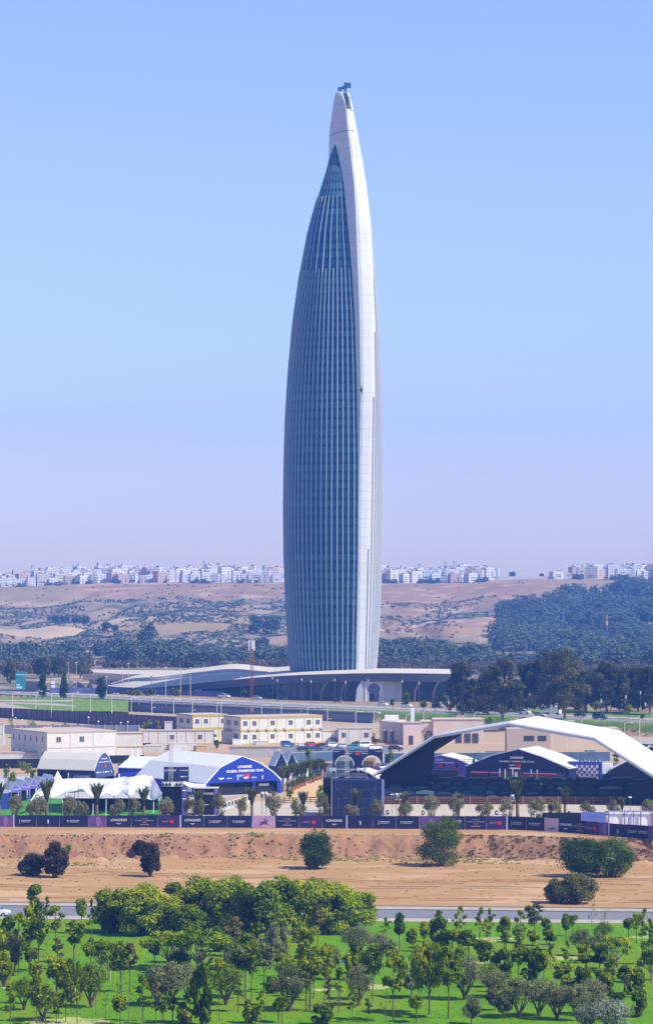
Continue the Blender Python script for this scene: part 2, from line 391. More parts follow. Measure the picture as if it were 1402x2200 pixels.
for k, (v0, v1, wob, w_) in enumerate([(1900, 1912, 3, .30), (1904, 1916, 3, .30), (1925, 1932, 4, .35), (1929, 1936, 4, .35), (1880, 1893, 6, .28), (1884, 1897, 6, .28), (1868, 1906, 5, .3)]):
    vs = []
    for i in range(141):
        u = -20+1440*i/140; v = v0+(v1-v0)*i/140+wob*math.sin(i*.05+k//2*1.7)+wob*.3*math.sin(i*.16); q = G(u, v, ZL); z = ground_z(q.x, q.y)+.045; vs += [(q.x, q.y-w_, z), (q.x, q.y+w_, z)]
    tag(MB().add(vs, [(2*i, 2*i+2, 2*i+3, 2*i+1) for i in range(140) if math.sin(i*.31+k) > -.75]).build('tyre_track', M_track), 'faint darker wheel track crossing the dirt lot', kind='structure')
# stones and rubble on the bank
b = MB()
for k in range(1000):
    x = rnd(-66, 62); d = rnd(-3, 8) if k % 3 else rnd(0, 30)
    if k % 4 == 0: x = rnd(-62, -30)
    y = rim(x)-d; s = rnd(.08, .26)*(1.6 if k % 17 == 0 else 1); z = ground_z(x, y)
    b.ball((x, y, z+s*.3), s, 5, 3, mi=0 if random.random() < .7 else 1, sz=.7)
o = b.build('rubble', [mat('clod', (.34, .20, .12), .95), mat('pale_stone', (.42, .29, .19), .95)]); tag(o, 'scattered stones and clods on the eroded bank', 'rubble', kind='stuff')

# ================================================================ TREE KINDS (unit meshes with their own W and H)
KINDS = {}
def kind(name, crown, trunk, W, H): KINDS[name] = (crown, trunk, W, H)
L_bright = leafmat('leaf_bright', (.06, .12, .002), (.19, .28, .004), (.36, .41, .010), .35)
L_mid = leafmat('leaf_mid', (.06, .11, .002), (.18, .25, .004), (.34, .38, .012), .5)
L_dark = leafmat('leaf_dark', (.032, .068, .002), (.10, .165, .004), (.20, .27, .010), .6)
L_olive = leafmat('leaf_olive', (.06, .075, .022), (.15, .17, .06), (.28, .29, .13), .7)
L_silver = leafmat('leaf_silver', (.10, .14, .09), (.22, .27, .18), (.36, .40, .30), 1.0)
L_brown = leafmat('leaf_brown', (.07, .055, .02), (.15, .125, .045), (.24, .21, .07), .7)
L_euc = leafmat('leaf_eucalypt', (.032, .040, .010), (.085, .092, .022), (.16, .15, .045), .12)
def clumps(n, W, z0, z1, rr, seed, power=1.0, flat=1.0):
    r = random.Random(seed); out = []
    for i in range(n):
        t = r.random(); z = z0+(z1-z0)*t
        rad = (W/2-rr)*math.sin(math.pi*min(1, max(.06, t*.86+.1)))**power
        a = r.random()*6.283; q = rad*r.random()**.36
        out.append((q*math.cos(a), q*math.sin(a), z, rr*r.uniform(.6, 1.25), rr*flat*r.uniform(.6, 1.2)))
    return out
def mk_loll(i, lm, W=2.6, H=5.0, tr=.45, n=1500, cl=16, bark=M_bark, sz=.17):
    c = clumps(cl, W, H*tr+.35, H-.35, .52, 100+i, .6)
    crown = cloud_mesh('crown', leaf_cloud(c, n, sz, i), lm)
    b = MB(); k = random.Random(i).uniform(-.12, .12); b.path([(0, 0, -.2), (k, 0, H*tr*.6), (0, 0, H*tr+.6)], .10, .06)
    for a in (0, 2.1, 4.2): b.tube((0, 0, H*tr), (.45*math.cos(a), .45*math.sin(a), H*tr+1.1), .045, .02, 5)
    return crown, b.mesh('trunk', bark), W, H
def mk_airy(i, lm, W=3.6, H=7.5, tr=.5, n=1500, cl=22, rr=.5, droop=0, bark=M_bark, sz=.17):
    c = clumps(cl, W, H*tr, H-.3, rr, 300+i, .5)
    crown = cloud_mesh('crown', leaf_cloud(c, n, sz, i, shell=.2, droop=droop), lm)
    b = MB(); b.path([(0, 0, -.2), (.08, .05, H*.3), (-.05, 0, H*tr), (0, 0, H*.8)], .10, .035)
    for q in c[::3]: b.tube((0, 0, max(H*tr*.7, q[2]-1.3)), q[:3], .04, .012, 4)
    return crown, b.mesh('trunk', bark), W, H
def mk_sap(i, lm, W=1.8, H=6, n=450):
    r = random.Random(i); c = []
    for k in range(11):
        z = H*(.38+.6*k/11); a = r.random()*6.28; q = r.uniform(.1, .62)*(1.2-.6*k/11); c.append((q*math.cos(a), q*math.sin(a), z, r.uniform(.22, .42)))
    crown = cloud_mesh('crown', leaf_cloud(c, n, .15, i, shell=.1), lm)
    b = MB(); b.path([(0, 0, -.2), (.06, 0, H*.4), (-.04, 0, H*.7), (0, 0, H*.97)], .06, .015, 5)
    for q in c: b.tube((0, 0, q[2]-.5), q[:3], .022, .01, 4)
    return crown, b.mesh('trunk', M_bark), W, H
def mk_bare(i, W=1.6, H=5.5):
    r = random.Random(i); b = MB(); tips = []
    b.path([(0, 0, -.2), (.1, 0, H*.4), (-.05, .05, H*.7), (.1, 0, H)], .055, .012, 5)
    for k in range(9):
        z = H*(.35+.6*k/9); a = r.random()*6.28; q = r.uniform(.4, .8); t = (q*math.cos(a), q*math.sin(a), z+r.uniform(.5, .9)); b.tube((0, 0, z), t, .02, .008, 4); tips.append((t[0], t[1], t[2], .25))
    return cloud_mesh('crown', leaf_cloud(tips, 70, .13, i, shell=.1), L_mid), b.mesh('trunk', M_bark), W, H
def mk_olive(i, lm, W=4.6, H=5.2, n=3200, base=1.3, tr=.17, sz=.14):
    r = random.Random(i); b = MB(); c = []
    for k in range(6):
        a = k*1.05+r.random()*.6; q = W*.30*r.uniform(.7, 1.15); m = (q*.55*math.cos(a), q*.55*math.sin(a), base+.5); t = (q*math.cos(a), q*math.sin(a), H*.62+r.uniform(-.3, .5))
        b.path([(0, 0, -.2), (q*.15*math.cos(a), q*.15*math.sin(a), .7), m, t], tr, tr*.3, 6); c.append((t[0], t[1], t[2], W*.20))
    c += clumps(20, W, base+.7, H-.3, W*.15, 500+i, .45)
    return cloud_mesh('crown', leaf_cloud(c, n, sz, i, shell=.5, up=.5, aspect=.4), lm), b.mesh('trunk', M_bark), W, H
def mk_bush(i, lm, W=6, H=6.5, n=6000, cl=36, z0=.6, rr=None, sz=.19):
    rr = rr or W*.15; c = clumps(cl, W, z0+rr*.6, H-rr*.8, rr, 700+i, .35)
    b = MB()
    for q in c[::4]: b.path([(q[0]*.1, q[1]*.1, -.2), (q[0]*.4, q[1]*.4, q[2]*.45), q[:3]], .13, .03, 5)
    return cloud_mesh('crown', leaf_cloud(c, n, sz, i, shell=.5, up=.4), lm), b.mesh('trunk', M_bark), W, H
def mk_spread(i, lm, W=7, H=5.6, n=3000):
    r = random.Random(i); b = MB(); c = []
    for k in range(16):
        a = k*2.4; q = W*.44*math.sqrt((k+.5)/16); z = H*.78-q*q*.09+r.uniform(-.6, .4); t = (q*math.cos(a), q*math.sin(a), z)
        b.path([(0, 0, 1.2), (q*.4*math.cos(a), q*.4*math.sin(a), z*.62), t], .09, .03, 5); c.append((t[0], t[1], t[2]+.2, r.uniform(.7, 1.0), r.uniform(.45, .7)))
    b.path([(0, 0, -.2), (.1, 0, 1.3)], .2, .13, 7)
    return cloud_mesh('crown', leaf_cloud(c, n, .17, i, shell=.35, up=.8), lm), b.mesh('trunk', M_barkpale), W, H
for i in range(4): kind('loll%d' % i, *mk_loll(i, [L_dark, L_mid, L_dark, L_mid][i]))
for i in range(2): kind('brite%d' % i, *mk_loll(20+i, L_bright, cl=12, n=900))
for i in range(3): kind('airy%d' % i, *mk_airy(i, [L_mid, L_dark, L_mid][i]))
kind('airybrown0', *mk_airy(8, L_brown, n=900)); kind('airygrey0', *mk_airy(9, L_olive, n=1300))
kind('weep0', *mk_airy(10, L_mid, W=4.2, H=5, tr=.38, n=2600, cl=26, rr=.6, droop=.75)); kind('weep1', *mk_airy(11, L_olive, W=3.4, H=4, tr=.3, n=2200, cl=22, rr=.55, droop=.75))
for i in range(3): kind('sap%d' % i, *mk_sap(i, [L_mid, L_bright, L_dark][i]))
kind('sapbrown0', *mk_sap(7, L_brown)); kind('bare0', *mk_bare(1)); kind('bare1', *mk_bare(2))
for i in range(3): kind('olive%d' % i, *mk_olive(i, L_olive))
kind('olivedark0', *mk_olive(5, L_dark)); kind('silver0', *mk_olive(6, L_silver, W=5, H=4, base=.4))
for i in range(3): kind('big%d' % i, *mk_bush(i, L_bright, cl=52, n=11000, sz=.16))
kind('bigdark0', *mk_bush(4, L_dark, n=6500)); kind('bush0', *mk_bush(5, L_dark, W=3.4, H=3.4, n=2600, cl=20, z0=.2)); kind('bush1', *mk_bush(6, L_mid, W=3.4, H=3.4, n=2600, cl=20, z0=.2))
for i in range(2): kind('spread%d' % i, *mk_spread(i, L_bright))
PH = {'loll': 'round {c} tree on a slim straight trunk', 'brite': 'small bright leafed round tree', 'airy': 'tall loose {c} tree on a bare trunk', 'airybrown': 'thin brownish tree with sparse crown', 'airygrey': 'grey green loose crowned tree',
      'weep': 'weeping {c} tree with hanging twigs', 'sap': 'slender leafy sapling', 'sapbrown': 'slender brown leafed sapling', 'bare': 'nearly bare thin sapling', 'olive': 'grey green olive tree with forked trunk', 'olivedark': 'dark vase shaped tree with forked trunk',
      'silver': 'silvery feathery olive bush', 'big': 'large bright green dense tree', 'bigdark': 'large dark green dense tree', 'bush': 'low dense {c} bush', 'spread': 'spreading bright green branching tree'}
T = '''loll0 73 1972 70 36|sap2 101 1985 58 18|airy0 64 2096 146 50|airy1 84 2107 156 44|airy2 120 2050 92 40|brite0 175 2010 74 30|sap1 198 2022 84 20|bush1 14 2085 105 60|airy2 40 2100 125 46|big0 8 2128 76 40
olive0 28 2103 80 44|bare0 101 2118 94 16|sapbrown0 124 2092 68 28|airy0 160 2078 90 50|spread0 217 2101 74 74|spread1 236 2118 94 70|loll1 122 2152 92 46|sap0 141 2205 125 24|airy1 150 2162 90 30|sap1 166 2208 132 26
olivedark0 196 2174 94 62|bare1 205 2190 105 20|olivedark0 52 2178 68 52|sap2 78 2205 100 30|sap1 22 2215 92 36|sap0 98 2212 88 32|sap2 121 2207 52 22|loll0 258 2142 98 42|airybrown0 279 2142 102 40|bare0 261 2161 66 20
sap0 306 2205 102 32|olive1 337 2170 78 60|sapbrown0 335 2212 90 26|bare1 252 2205 94 16|bare0 226 2205 66 14|bare1 277 2210 80 16|brite1 376 1950 58 54|big0 245 2006 92 96|big1 305 2014 102 104|big2 362 2012 84 92
big1 432 2010 114 98|big2 496 2016 120 104|bigdark0 553 2022 118 100|big0 606 2012 120 96|big2 658 2010 112 92|big1 712 2010 106 104|big0 764 2004 86 96|bigdark0 405 2020 70 70|bigdark0 236 2010 60 46|airybrown0 683 2034 80 32
spread0 425 2103 98 120|spread1 362 2092 88 96|bigdark0 385 2094 40 50|airybrown0 500 2062 84 46|airy1 527 2156 132 62|airy0 541 2160 126 40|airygrey0 566 2144 114 46|weep1 595 2082 94 52|airy2 665 2180 172 66|loll2 673 2155 98 34
olive2 620 2183 94 76|olivedark0 485 2171 84 66|olive0 365 2172 88 76|olive1 403 2160 74 50|bush0 433 2212 126 44|sap1 370 2207 70 34|sap0 396 2207 60 32|brite0 350 2209 50 30|bare0 471 2207 100 16|sap2 511 2186 88 34
bush1 540 2209 52 38|sap0 560 2211 74 24|brite1 598 2207 58 32|bush0 694 2212 44 52|sap1 829 2024 46 22|loll2 857 2057 84 27|loll1 884 2062 64 27|loll3 912 2052 64 22|bush0 943 2045 66 48|sap0 937 2032 70 26
sap1 980 2036 66 22|sap0 992 2022 70 20|loll0 972 2047 42 32|loll1 983 2043 40 22|loll2 1005 2068 60 44|sap1 1030 2032 76 26|sap0 1047 2040 60 18|loll0 1041 2110 80 32|olive0 765 2068 74 58|olive1 815 2078 62 56
airygrey0 838 2082 54 36|bush1 758 2112 78 40|airy1 800 2158 112 50|olive2 770 2170 82 54|sap1 727 2187 128 34|airy0 697 2162 122 36|bare0 705 2145 86 16|sap0 757 2208 80 22|sapbrown0 790 2207 52 18|bare1 829 2208 70 20
airy2 845 2206 148 58|weep1 883 2152 84 66|weep0 922 2190 152 84|airy1 930 2110 74 50|airy1 962 2200 150 62|olive0 998 2157 90 74|brite0 893 2208 58 38|weep1 1012 2212 62 36|loll3 1083 2046 68 30|sap1 1052 2027 68 24
sap0 1117 2027 66 26|loll0 1114 2052 52 32|loll3 1143 2051 46 28|airygrey0 1148 2034 86 48|loll0 1180 2048 42 32|sap1 1182 2088 54 24|loll2 1215 2038 64 24|brite1 1230 2017 50 24|bare0 1271 2014 74 14|bare1 1298 2018 54 18
loll0 1349 2022 42 28|brite0 1367 2034 64 28|sap0 1380 2055 96 20|sap2 1394 2080 98 32|olive1 1247 2061 54 42|olive2 1285 2072 60 48|sap1 1217 2127 98 26|loll1 1254 2076 42 26|loll3 1258 2092 36 36|loll2 1288 2112 70 34
spread1 1320 2093 80 68|bush1 1365 2145 60 46|airy1 1398 2120 92 42|bush0 1080 2107 60 46|airy1 1113 2120 88 34|bush0 1143 2120 74 52|loll3 1168 2122 68 32|loll1 1205 2142 64 36|bush0 1252 2167 76 44|bush1 1290 2177 72 62
loll3 1340 2142 58 34|sap1 1376 2153 54 24|brite1 1330 2192 52 34|bush0 1372 2197 56 38|olive0 1062 2152 54 58|olive1 1115 2198 80 68|olive2 1157 2195 76 62|olive0 1196 2203 80 62|olive1 1240 2206 74 50|silver0 1312 2226 64 92
silver0 1262 2226 54 56|weep1 1062 2182 54 34|weep1 1082 2200 60 36|loll0 640 2120 60 30|airy2 606 2140 80 34|sap0 450 2130 62 22|airygrey0 640 2062 60 44|bush1 470 2050 52 44|bush1 575 2050 50 40'''
ent = [e.split() for e in T.replace('\n', '|').split('|') if e.strip()]
ent = [(a, float(b), float(c), float(d), float(e)) for a, b, c, d, e in ent]
ROWS = [(2028, 'road side row'), (2060, 'second row'), (2095, 'third row'), (2130, 'fourth row'), (2165, 'fifth row'), (2195, 'sixth row'), (9999, 'front row')]
er = random.Random(77)
for k in range(58):
    px = er.uniform(0, 720) if k % 3 else er.uniform(700, 1400); py = er.uniform(2075, 2212) if k % 3 else er.uniform(2030, 2205)
    kd = er.choice(['loll0', 'loll1', 'sap0', 'sap1', 'airy0', 'airy1', 'bush1', 'olivedark0', 'loll3', 'sapbrown0', 'olive1', 'spread1', 'brite0'])
    sc_ = {'loll': (70, 34), 'sap': (84, 24), 'airy': (100, 40), 'bush': (46, 40), 'olivedark': (70, 56), 'sapbrown': (70, 24), 'olive': (66, 56), 'spread': (64, 62), 'brite': (56, 30)}[kd.rstrip('0123456789')]
    f_ = er.uniform(.8, 1.15)*(.75+.25*(py-2030)/170); ent.append((kd, px, py, sc_[0]*f_, sc_[1]*f_))
rows = {}
for e in sorted(ent, key=lambda q: q[1]):
    rw = next(r for lim, r in ROWS if e[2] < lim); rows.setdefault(rw, []).append(e)
for rw, es in rows.items():
    for k, (kd, px, py, h, wd) in enumerate(es):
        cr, tr, W, H = KINDS[kd]; base = kd.rstrip('0123456789')
        q = G(px, py, ZL+.1); s = q.y/F; hh = h*s/H; ww = wd*s/W
        ph = PH[base].format(c='dark green' if kd in ('loll0', 'loll2', 'airy1', 'bush0') else 'mid green')
        ww *= 1.24; hh *= 1.05
        inst('olive_tree' if base in ('olive', 'silver') else ('bush' if base == 'bush' else ('sapling' if base in ('sap', 'sapbrown', 'bare') else 'park_tree')), [('crown', cr), ('trunk', tr)],
             '%s, %s in the %s' % (ph, ordw(k), rw) if True else '', 'bush' if base == 'bush' else 'tree', (q.x, q.y, ZL+.1+lawn_z(q.x, q.y)), random.random()*6.28, (ww, ww, hh), 'trees on the park lawn')
# white sign-like litter bin / blue cloth
b = MB(); b.box(-.55, .45, -.12, .12, .35, .75); b.box(.45, .6, -.1, .1, .3, .72, 1); b.box(-.5, -.42, -.1, .1, 0, .35, 1); b.box(.38, .46, -.1, .1, 0, .35, 1)
q = G(742, 2074, ZL+.1); o = b.build('bench', [mat('blue_cloth', (.02, .10, .60), .7), M_bark]); o.location = q; tag(o, 'small bright blue covered bench under the trees on the lawn', 'bench')
# bushes in the dirt lot
L_ficus = leafmat('leaf_ficus', (.022, .052, .005), (.065, .12, .008), (.14, .20, .016), .5)
L_burnt = leafmat('leaf_burnt', (.034, .024, .012), (.075, .055, .028), (.13, .105, .05), .5)
LOT = [('a', 677, 1867, 86, 92, L_ficus, .3, 'dark leafy tree standing alone near the middle of the dirt lot'), ('b', 948, 1861, 112, 122, L_ficus, .2, 'tall dark green tree against the dirt bank'),
       ('c', 1248, 1884, 88, 122, leafmat('leaf_shrub_shaded', (.02, .055, .010), (.05, .11, .016), (.11, .18, .025), .4), .3, 'wide rounded green shrub at the bank, darker half'), ('d', 1316, 1885, 86, 116, leafmat('leaf_shrub_sunny', (.03, .07, .006), (.08, .15, .012), (.18, .25, .02), .4), .3, 'wide rounded green shrub at the bank, yellower half'),  # sunlit and shaded sides of this shrub put into two leaf colours
       ('e', 1240, 1942, 66, 100, leafmat('leaf_lotolive', (.045, .055, .012), (.11, .12, .03), (.19, .20, .06), .5), .4, 'olive green bush beside the kerb below the wide shrub'), ('f', 1192, 1941, 52, 60, leafmat('leaf_lotolive', (0, 0, 0), (0, 0, 0)), .3, 'small bush adjoining the kerb side olive bush'),
       ('g', 323, 1884, 74, 56, L_burnt, .8, 'blackish scorched looking bush standing alone on the dirt'), ('h', 118, 1886, 76, 66, L_burnt, .8, 'larger blackish bush of the pair below the rubble'), ('i', 68, 1882, 48, 68, leafmat('leaf_darkgrey', (.02, .025, .014), (.045, .055, .03), (.08, .09, .05), .5), .2, 'lower spreading dark bush of the pair below the rubble'),
       ('j', 148, 1822, 18, 16, L_mid, .1, 'small green weed shrub on the rubble'), ('k', 300, 1812, 26, 34, L_burnt, .1, 'dry brown shrub in the notch of the bank'), ('l', 795, 1941, 14, 22, L_burnt, .1, 'tiny dry shrub beside the pavement')]
for i, (n_, px, py, h, wd, lm, z0, lab) in enumerate(LOT):
    q = G(px, py, ZL); s = q.y/F; W = wd*s; H = h*s; sm = W < 3
    if py < 1830: q = Vector((Xd(px, 600), 600, ground_z(Xd(px, 600), 600)))
    cr, tr, _, _ = mk_bush(40+i, lm, W=W, H=H, n=500 if sm else 10000, cl=10 if sm else 56, z0=z0, sz=.16)
    t = thing('bush' if i not in (0, 1) else 'lot_tree', lab, 'bush' if i not in (0, 1) else 'tree', q); ob('crown', cr, t); ob('trunk', tr, t)
# ================================================================ TOWER
TY = 1262.0; PPM = F/TY
def tx(px): return (px-CX)/PPM
def tz(py): return CAMH-(py-HY)/PPM
def interp(tab, v):
    if v <= tab[0][0]: return tab[0][1]
    for (a, x), (b, y) in zip(tab, tab[1:]):
        if v <= b: return x+(y-x)*(v-a)/(b-a)
    return tab[-1][1]
LS = [(197, 722), (203, 719.5), (212, 717.5), (230, 714.5), (250, 712), (275, 708), (300, 706.5), (345, 706), (375, 697), (400, 689.5), (430, 680), (460, 671.5), (500, 661), (560, 650), (600, 643), (700, 630), (800, 621), (900, 615), (1000, 612), (1100, 611), (1200, 612), (1300, 616), (1400, 622), (1450, 627), (1520, 636)]
RS = [(197, 748), (205, 750.5), (215, 753.5), (230, 757), (250, 761), (280, 767), (300, 770), (350, 779), (400, 786.5), (460, 793), (500, 797), (560, 802), (600, 805), (700, 811), (800, 816), (850, 818), (900, 819), (1000, 820.5), (1100, 820.5), (1200, 819), (1300, 816), (1400, 810.5), (1450, 806), (1520, 798)]
GS = [(309, 720), (322, 723.5), (340, 727.5), (360, 731.5), (400, 738), (460, 743.5), (520, 748.5), (560, 752), (600, 755), (700, 761), (800, 764), (900, 766), (1000, 767), (1200, 766.5), (1300, 765), (1450, 762.5), (1520, 760)]
ES = [(197, 731), (205, 734.5), (223, 740), (236, 742.5), (260, 744), (283, 746), (309, 749), (359, 755), (402, 759.5), (458, 762.5), (560, 766), (604, 768), (708, 771), (820, 772.5), (857, 773), (1000, 770), (1100, 768.5), (1200, 767.6), (1300, 766), (1450, 763), (1520, 760.5)]
def fs(py):  # right end of the solid spine
    return interp([(236, 752), (300, 762), (400, 777), (500, 788), (600, 793), (720, 795), (860, 793), (1000, 789), (1180, 786), (1300, 784), (1450, 781), (1520, 778)], py)
KD = 0.85
def glass_arc(py):
    xl, xg = tx(interp(LS, py)), tx(interp(GS, py))
    d = (xg-xl)*KD
    if py < 345:                       # emerging between the blades of the spine
        xl = tx(interp([(309, 720), (322, 714), (345, 706)], py))
    return xl, xg, d
def gpt(py, s, off=0.0):               # s 0..1 along the glass facade, 0 = far side
    xl, xg, d = glass_arc(py); ph = s*math.pi/2
    d = max(d, .05)
    if py < 345:
        full = (xg-tx(interp(LS, py)))*KD; d = full*(xg-xl)/max(.1, xg-tx(interp(LS, py)))
        y0 = TY-full+d
    else: y0 = TY
    x = xg-(xg-xl)*math.cos(ph); y = y0-d*math.sin(ph)
    nx, ny = -math.cos(ph)*d, -math.sin(ph)*(xg-xl); l = math.hypot(nx, ny) or 1
    return Vector((x+off*nx/l, y+off*ny/l, tz(py))), Vector((nx/l, ny/l, 0))
def rpt(py, s, off=0.0):               # facade on the sunlit side, from the spine round to the silhouette and beyond
    E = tx(interp(ES, py)); Fx = tx(fs(py)); R = tx(interp(RS, py)); g = tx(interp(GS, py)) if py > 309 else E
    xl = tx(interp(LS, py)); yE = TY-(g-xl)*KD-(E-g)*(KD+(1.1-KD)*smooth((py-330)/120))
    yF = yE+0.32*(Fx-E)
    a = R-Fx; dd = max(2.0, a*2.6)      # quarter ellipse centred (Fx.., yF+dd)
    ph0 = .28; ph = ph0+(math.pi/2-ph0)*s
    x = Fx+a*(math.sin(ph)-math.sin(ph0))/(1-math.sin(ph0)); y = yF+dd*(math.cos(ph0)-math.cos(ph))
    nx, ny = math.sin(ph)*dd, -math.cos(ph)*a/(1-math.sin(ph0)); l = math.hypot(nx, ny)
    return Vector((x+off*nx/l, y+off*ny/l, tz(py))), Vector((nx/l, ny/l, 0)), yE, yF, yF+dd*math.cos(ph0)
def tower_glass():
    m = bpy.data.materials.new('tower_glass'); m.use_nodes = True; nt = m.node_tree; L = nt.links.new; b = nt.nodes['Principled BSDF']
    geo = nt.nodes.new('ShaderNodeTexCoord'); sp = nt.nodes.new('ShaderNodeSeparateXYZ'); L(geo.outputs['UV'], sp.inputs[0])
    def mth(op, a, bb=None, c=None):
        n = nt.nodes.new('ShaderNodeMath'); n.operation = op
        for i, q in enumerate((a, bb, c)):
            if q is None: continue
            if isinstance(q, (int, float)): n.inputs[i].default_value = q
            else: L(q, n.inputs[i])
        return n.outputs[0]
    fl = mth('DIVIDE', sp.outputs[1], 3.62); fr = mth('FRACT', fl); fi = mth('FLOOR', fl)
    pu = mth('MULTIPLY', sp.outputs[0], 48); pi_ = mth('FLOOR', pu); pf = mth('FRACT', pu)
    cx = nt.nodes.new('ShaderNodeCombineXYZ'); L(pi_, cx.inputs[0]); L(fi, cx.inputs[1])
    wn_ = nt.nodes.new('ShaderNodeTexWhiteNoise'); wn_.noise_dimensions = '2D'; L(cx.outputs[0], wn_.inputs[0])
    cy = nt.nodes.new('ShaderNodeCombineXYZ'); L(fi, cy.inputs[0])
    wf = nt.nodes.new('ShaderNodeTexWhiteNoise'); wf.noise_dimensions = '2D'; L(cy.outputs[0], wf.inputs[0])
    band = mth('LESS_THAN', fr, .36)                    # opaque spandrel
    mull = mth('LESS_THAN', pf, .07)
    cell = nt.nodes.new('ShaderNodeValToRGB'); e = cell.color_ramp.elements
    e[0].color = (.009, .055, .135, 1); e[1].color = (.04, .15, .215, 1); e[0].position = .2; e[1].position = .95
    mixv = mth('MULTIPLY_ADD', wf.outputs['Value'], .55, mth('MULTIPLY', wn_.outputs['Value'], .40)); L(mixv, cell.inputs[0])
    m1 = nt.nodes.new('ShaderNodeMix'); m1.data_type = 'RGBA'; m1.inputs[7].default_value = (.007, .040, .105, 1); L(band, m1.inputs[0]); L(cell.outputs[0], m1.inputs[6])
    m2 = nt.nodes.new('ShaderNodeMix'); m2.data_type = 'RGBA'; m2.inputs[7].default_value = (.06, .16, .26, 1); L(mth('MULTIPLY', mull, .5), m2.inputs[0]); L(m1.outputs[2], m2.inputs[6])
    L(m2.outputs[2], b.inputs['Base Color']); b.inputs['Roughness'].default_value = .16; b.inputs['Specular IOR Level'].default_value = .28
    b.inputs['IOR'].default_value = 1.45
    return m
M_glass = tower_glass()
def shell_mat():
    m = bpy.data.materials.new('tower_shell'); m.use_nodes = True; nt = m.node_tree; L = nt.links.new; b = nt.nodes['Principled BSDF']
    tc = nt.nodes.new('ShaderNodeTexCoord'); br = nt.nodes.new('ShaderNodeTexBrick'); mp = nt.nodes.new('ShaderNodeMapping')
    L(tc.outputs['UV'], mp.inputs[0]); L(mp.outputs[0], br.inputs[0])
    br.inputs['Scale'].default_value = 1; br.inputs['Brick Width'].default_value = 1.3; br.inputs['Row Height'].default_value = 3.62; br.inputs['Mortar Size'].default_value = .045
    br.inputs['Color1'].default_value = (.57, .59, .61, 1); br.inputs['Color2'].default_value = (.53, .55, .575, 1); br.inputs['Mortar'].default_value = (.36, .37, .40, 1); br.offset = 0
    L(br.outputs[0], b.inputs['Base Color']); b.inputs['Roughness'].default_value = .55; b.inputs['Specular IOR Level'].default_value = .3
    return m
M_shell = shell_mat(); M_fin = mat('fin_shade_blue', (.27, .37, .47), .5); M_finw = mat('fin_white', (.52, .545, .58), .5); M_darkm = mat('dark_metal', (.03, .05, .07), .5)  # glass facade fins tinted blue for shade; sunlit side fins stay white
M_slit = mat('slit_glass', (.17, .19, .22), .4); M_seam = mat('seam', (.28, .30, .34), .7)
PYS = [309.5, 312, 316, 322, 330, 338, 344.9]+lin(346, 560, 22)+lin(575, 1520, 48)
tower = thing('skyscraper', 'very tall white and blue glass tower shaped like a standing rocket', 'tower', (0, 0, 0))
def loft(name, rings, m, parent, closed=False, smooth=True, uv=None, cap=False):
    n = len(rings[0]); V = [p for r_ in rings for p in r_]; Fc = []; uvs = []
    for j in range(len(rings)-1):
        acc = 0
        for i in range(n if closed else n-1):
            a, b_ = j*n+i, j*n+(i+1) % n; Fc.append((a, b_, b_+n, a+n))
    me = bpy.data.meshes.new(name); 
    if cap: Fc.append(tuple(range(n))); Fc.append(tuple(range(len(V)-n, len(V)))[::-1])
    me.from_pydata([tuple(v) for v in V], [], Fc)
    ul = me.uv_layers.new(name='UVMap')
    cum = []
    for r_ in rings:
        c = [0]
        for i in range(1, n+1): c.append(c[-1]+(Vector(r_[i % n])-Vector(r_[i-1])).length)
        cum.append(c)
    for p in me.polygons:
        for li, vi in zip(p.loop_indices, p.vertices):
            j, i = divmod(vi, n)
            ii = i if not (closed and i == 0 and max(q % n for q in p.vertices) == n-1) else n
            u = (i/(n-1)) if uv == 's' else cum[j][ii]
            ul.data[li].uv = (u, V[vi][2])
    me.materials.append(m); me.polygons.foreach_set('use_smooth', [smooth]*len(me.polygons)); me.update()
    return ob(name, me, parent)
NS = 33
rings = [[gpt(py, i/(NS-1))[0] for i in range(NS)] for py in PYS]
loft('glass_facade', rings, M_glass, tower, uv='s')
# back of the tower: second glass facade closing the volume
def back_ring(py):
    xl = tx(interp(LS, py)); R = tx(interp(RS, py)); _, _, yE, yF, yc = rpt(py, 1); pts = []
    for i in range(17):
        t = math.pi*i/16; xm = (xl+R)/2; a = (R-xl)/2
        pts.append(Vector((xm+a*math.cos(t), (yc*(1-i/16)+TY*(i/16))+a*.9*math.sin(t), tz(py))))
    return pts
loft('rear_glass_facade', [back_ring(py) for py in PYS if py > 345], M_glass, tower, uv='s')
# solid spine: E -> F band plus the recessed flank G -> E, and the sunlit curved side
sp_pys = lin(237, 345, 16)+lin(352, 560, 18)+lin(575, 1520, 48)
def spine_ring(py):
    xl = tx(interp(LS, py)); E = tx(interp(ES, py)); Fx = tx(fs(py)); _, _, yE, yF, yc = rpt(py, 0)
    g = tx(interp(GS, py)) if py > 309 else E
    if True:
        s0 = Vector((xl, TY-.1, tz(py))); flank = [s0+(Vector((g, TY-(g-xl)*KD, tz(py)))-s0)*t for t in (0, .33, .66)]
    else:
        flank = [Vector((g+.02-(3-k)*.25, TY-(g-xl)*KD+(3-k)*.35, tz(py))) for k in range(3)]
    return flank+[Vector((g, TY-(g-xl)*KD, tz(py))), Vector((E, yE, tz(py)))]
loft('shaded_flank', [spine_ring(p) for p in sp_pys], M_shell, tower, smooth=False)
def front_ring(py):
    E = tx(interp(ES, py)); Fx = tx(fs(py)); _, _, yE, yF, yc = rpt(py, 0); w_ = Fx-E
    k = min(w_*.3, 1.9) 
    return [Vector((E, yE, tz(py))), Vector((E+k, yE+k*.02, tz(py))), Vector((E+k, yE+k*.02, tz(py))), Vector((Fx, yF, tz(py)))]
loft('solid_spine', [front_ring(p) for p in sp_pys], M_shell, tower, smooth=False)
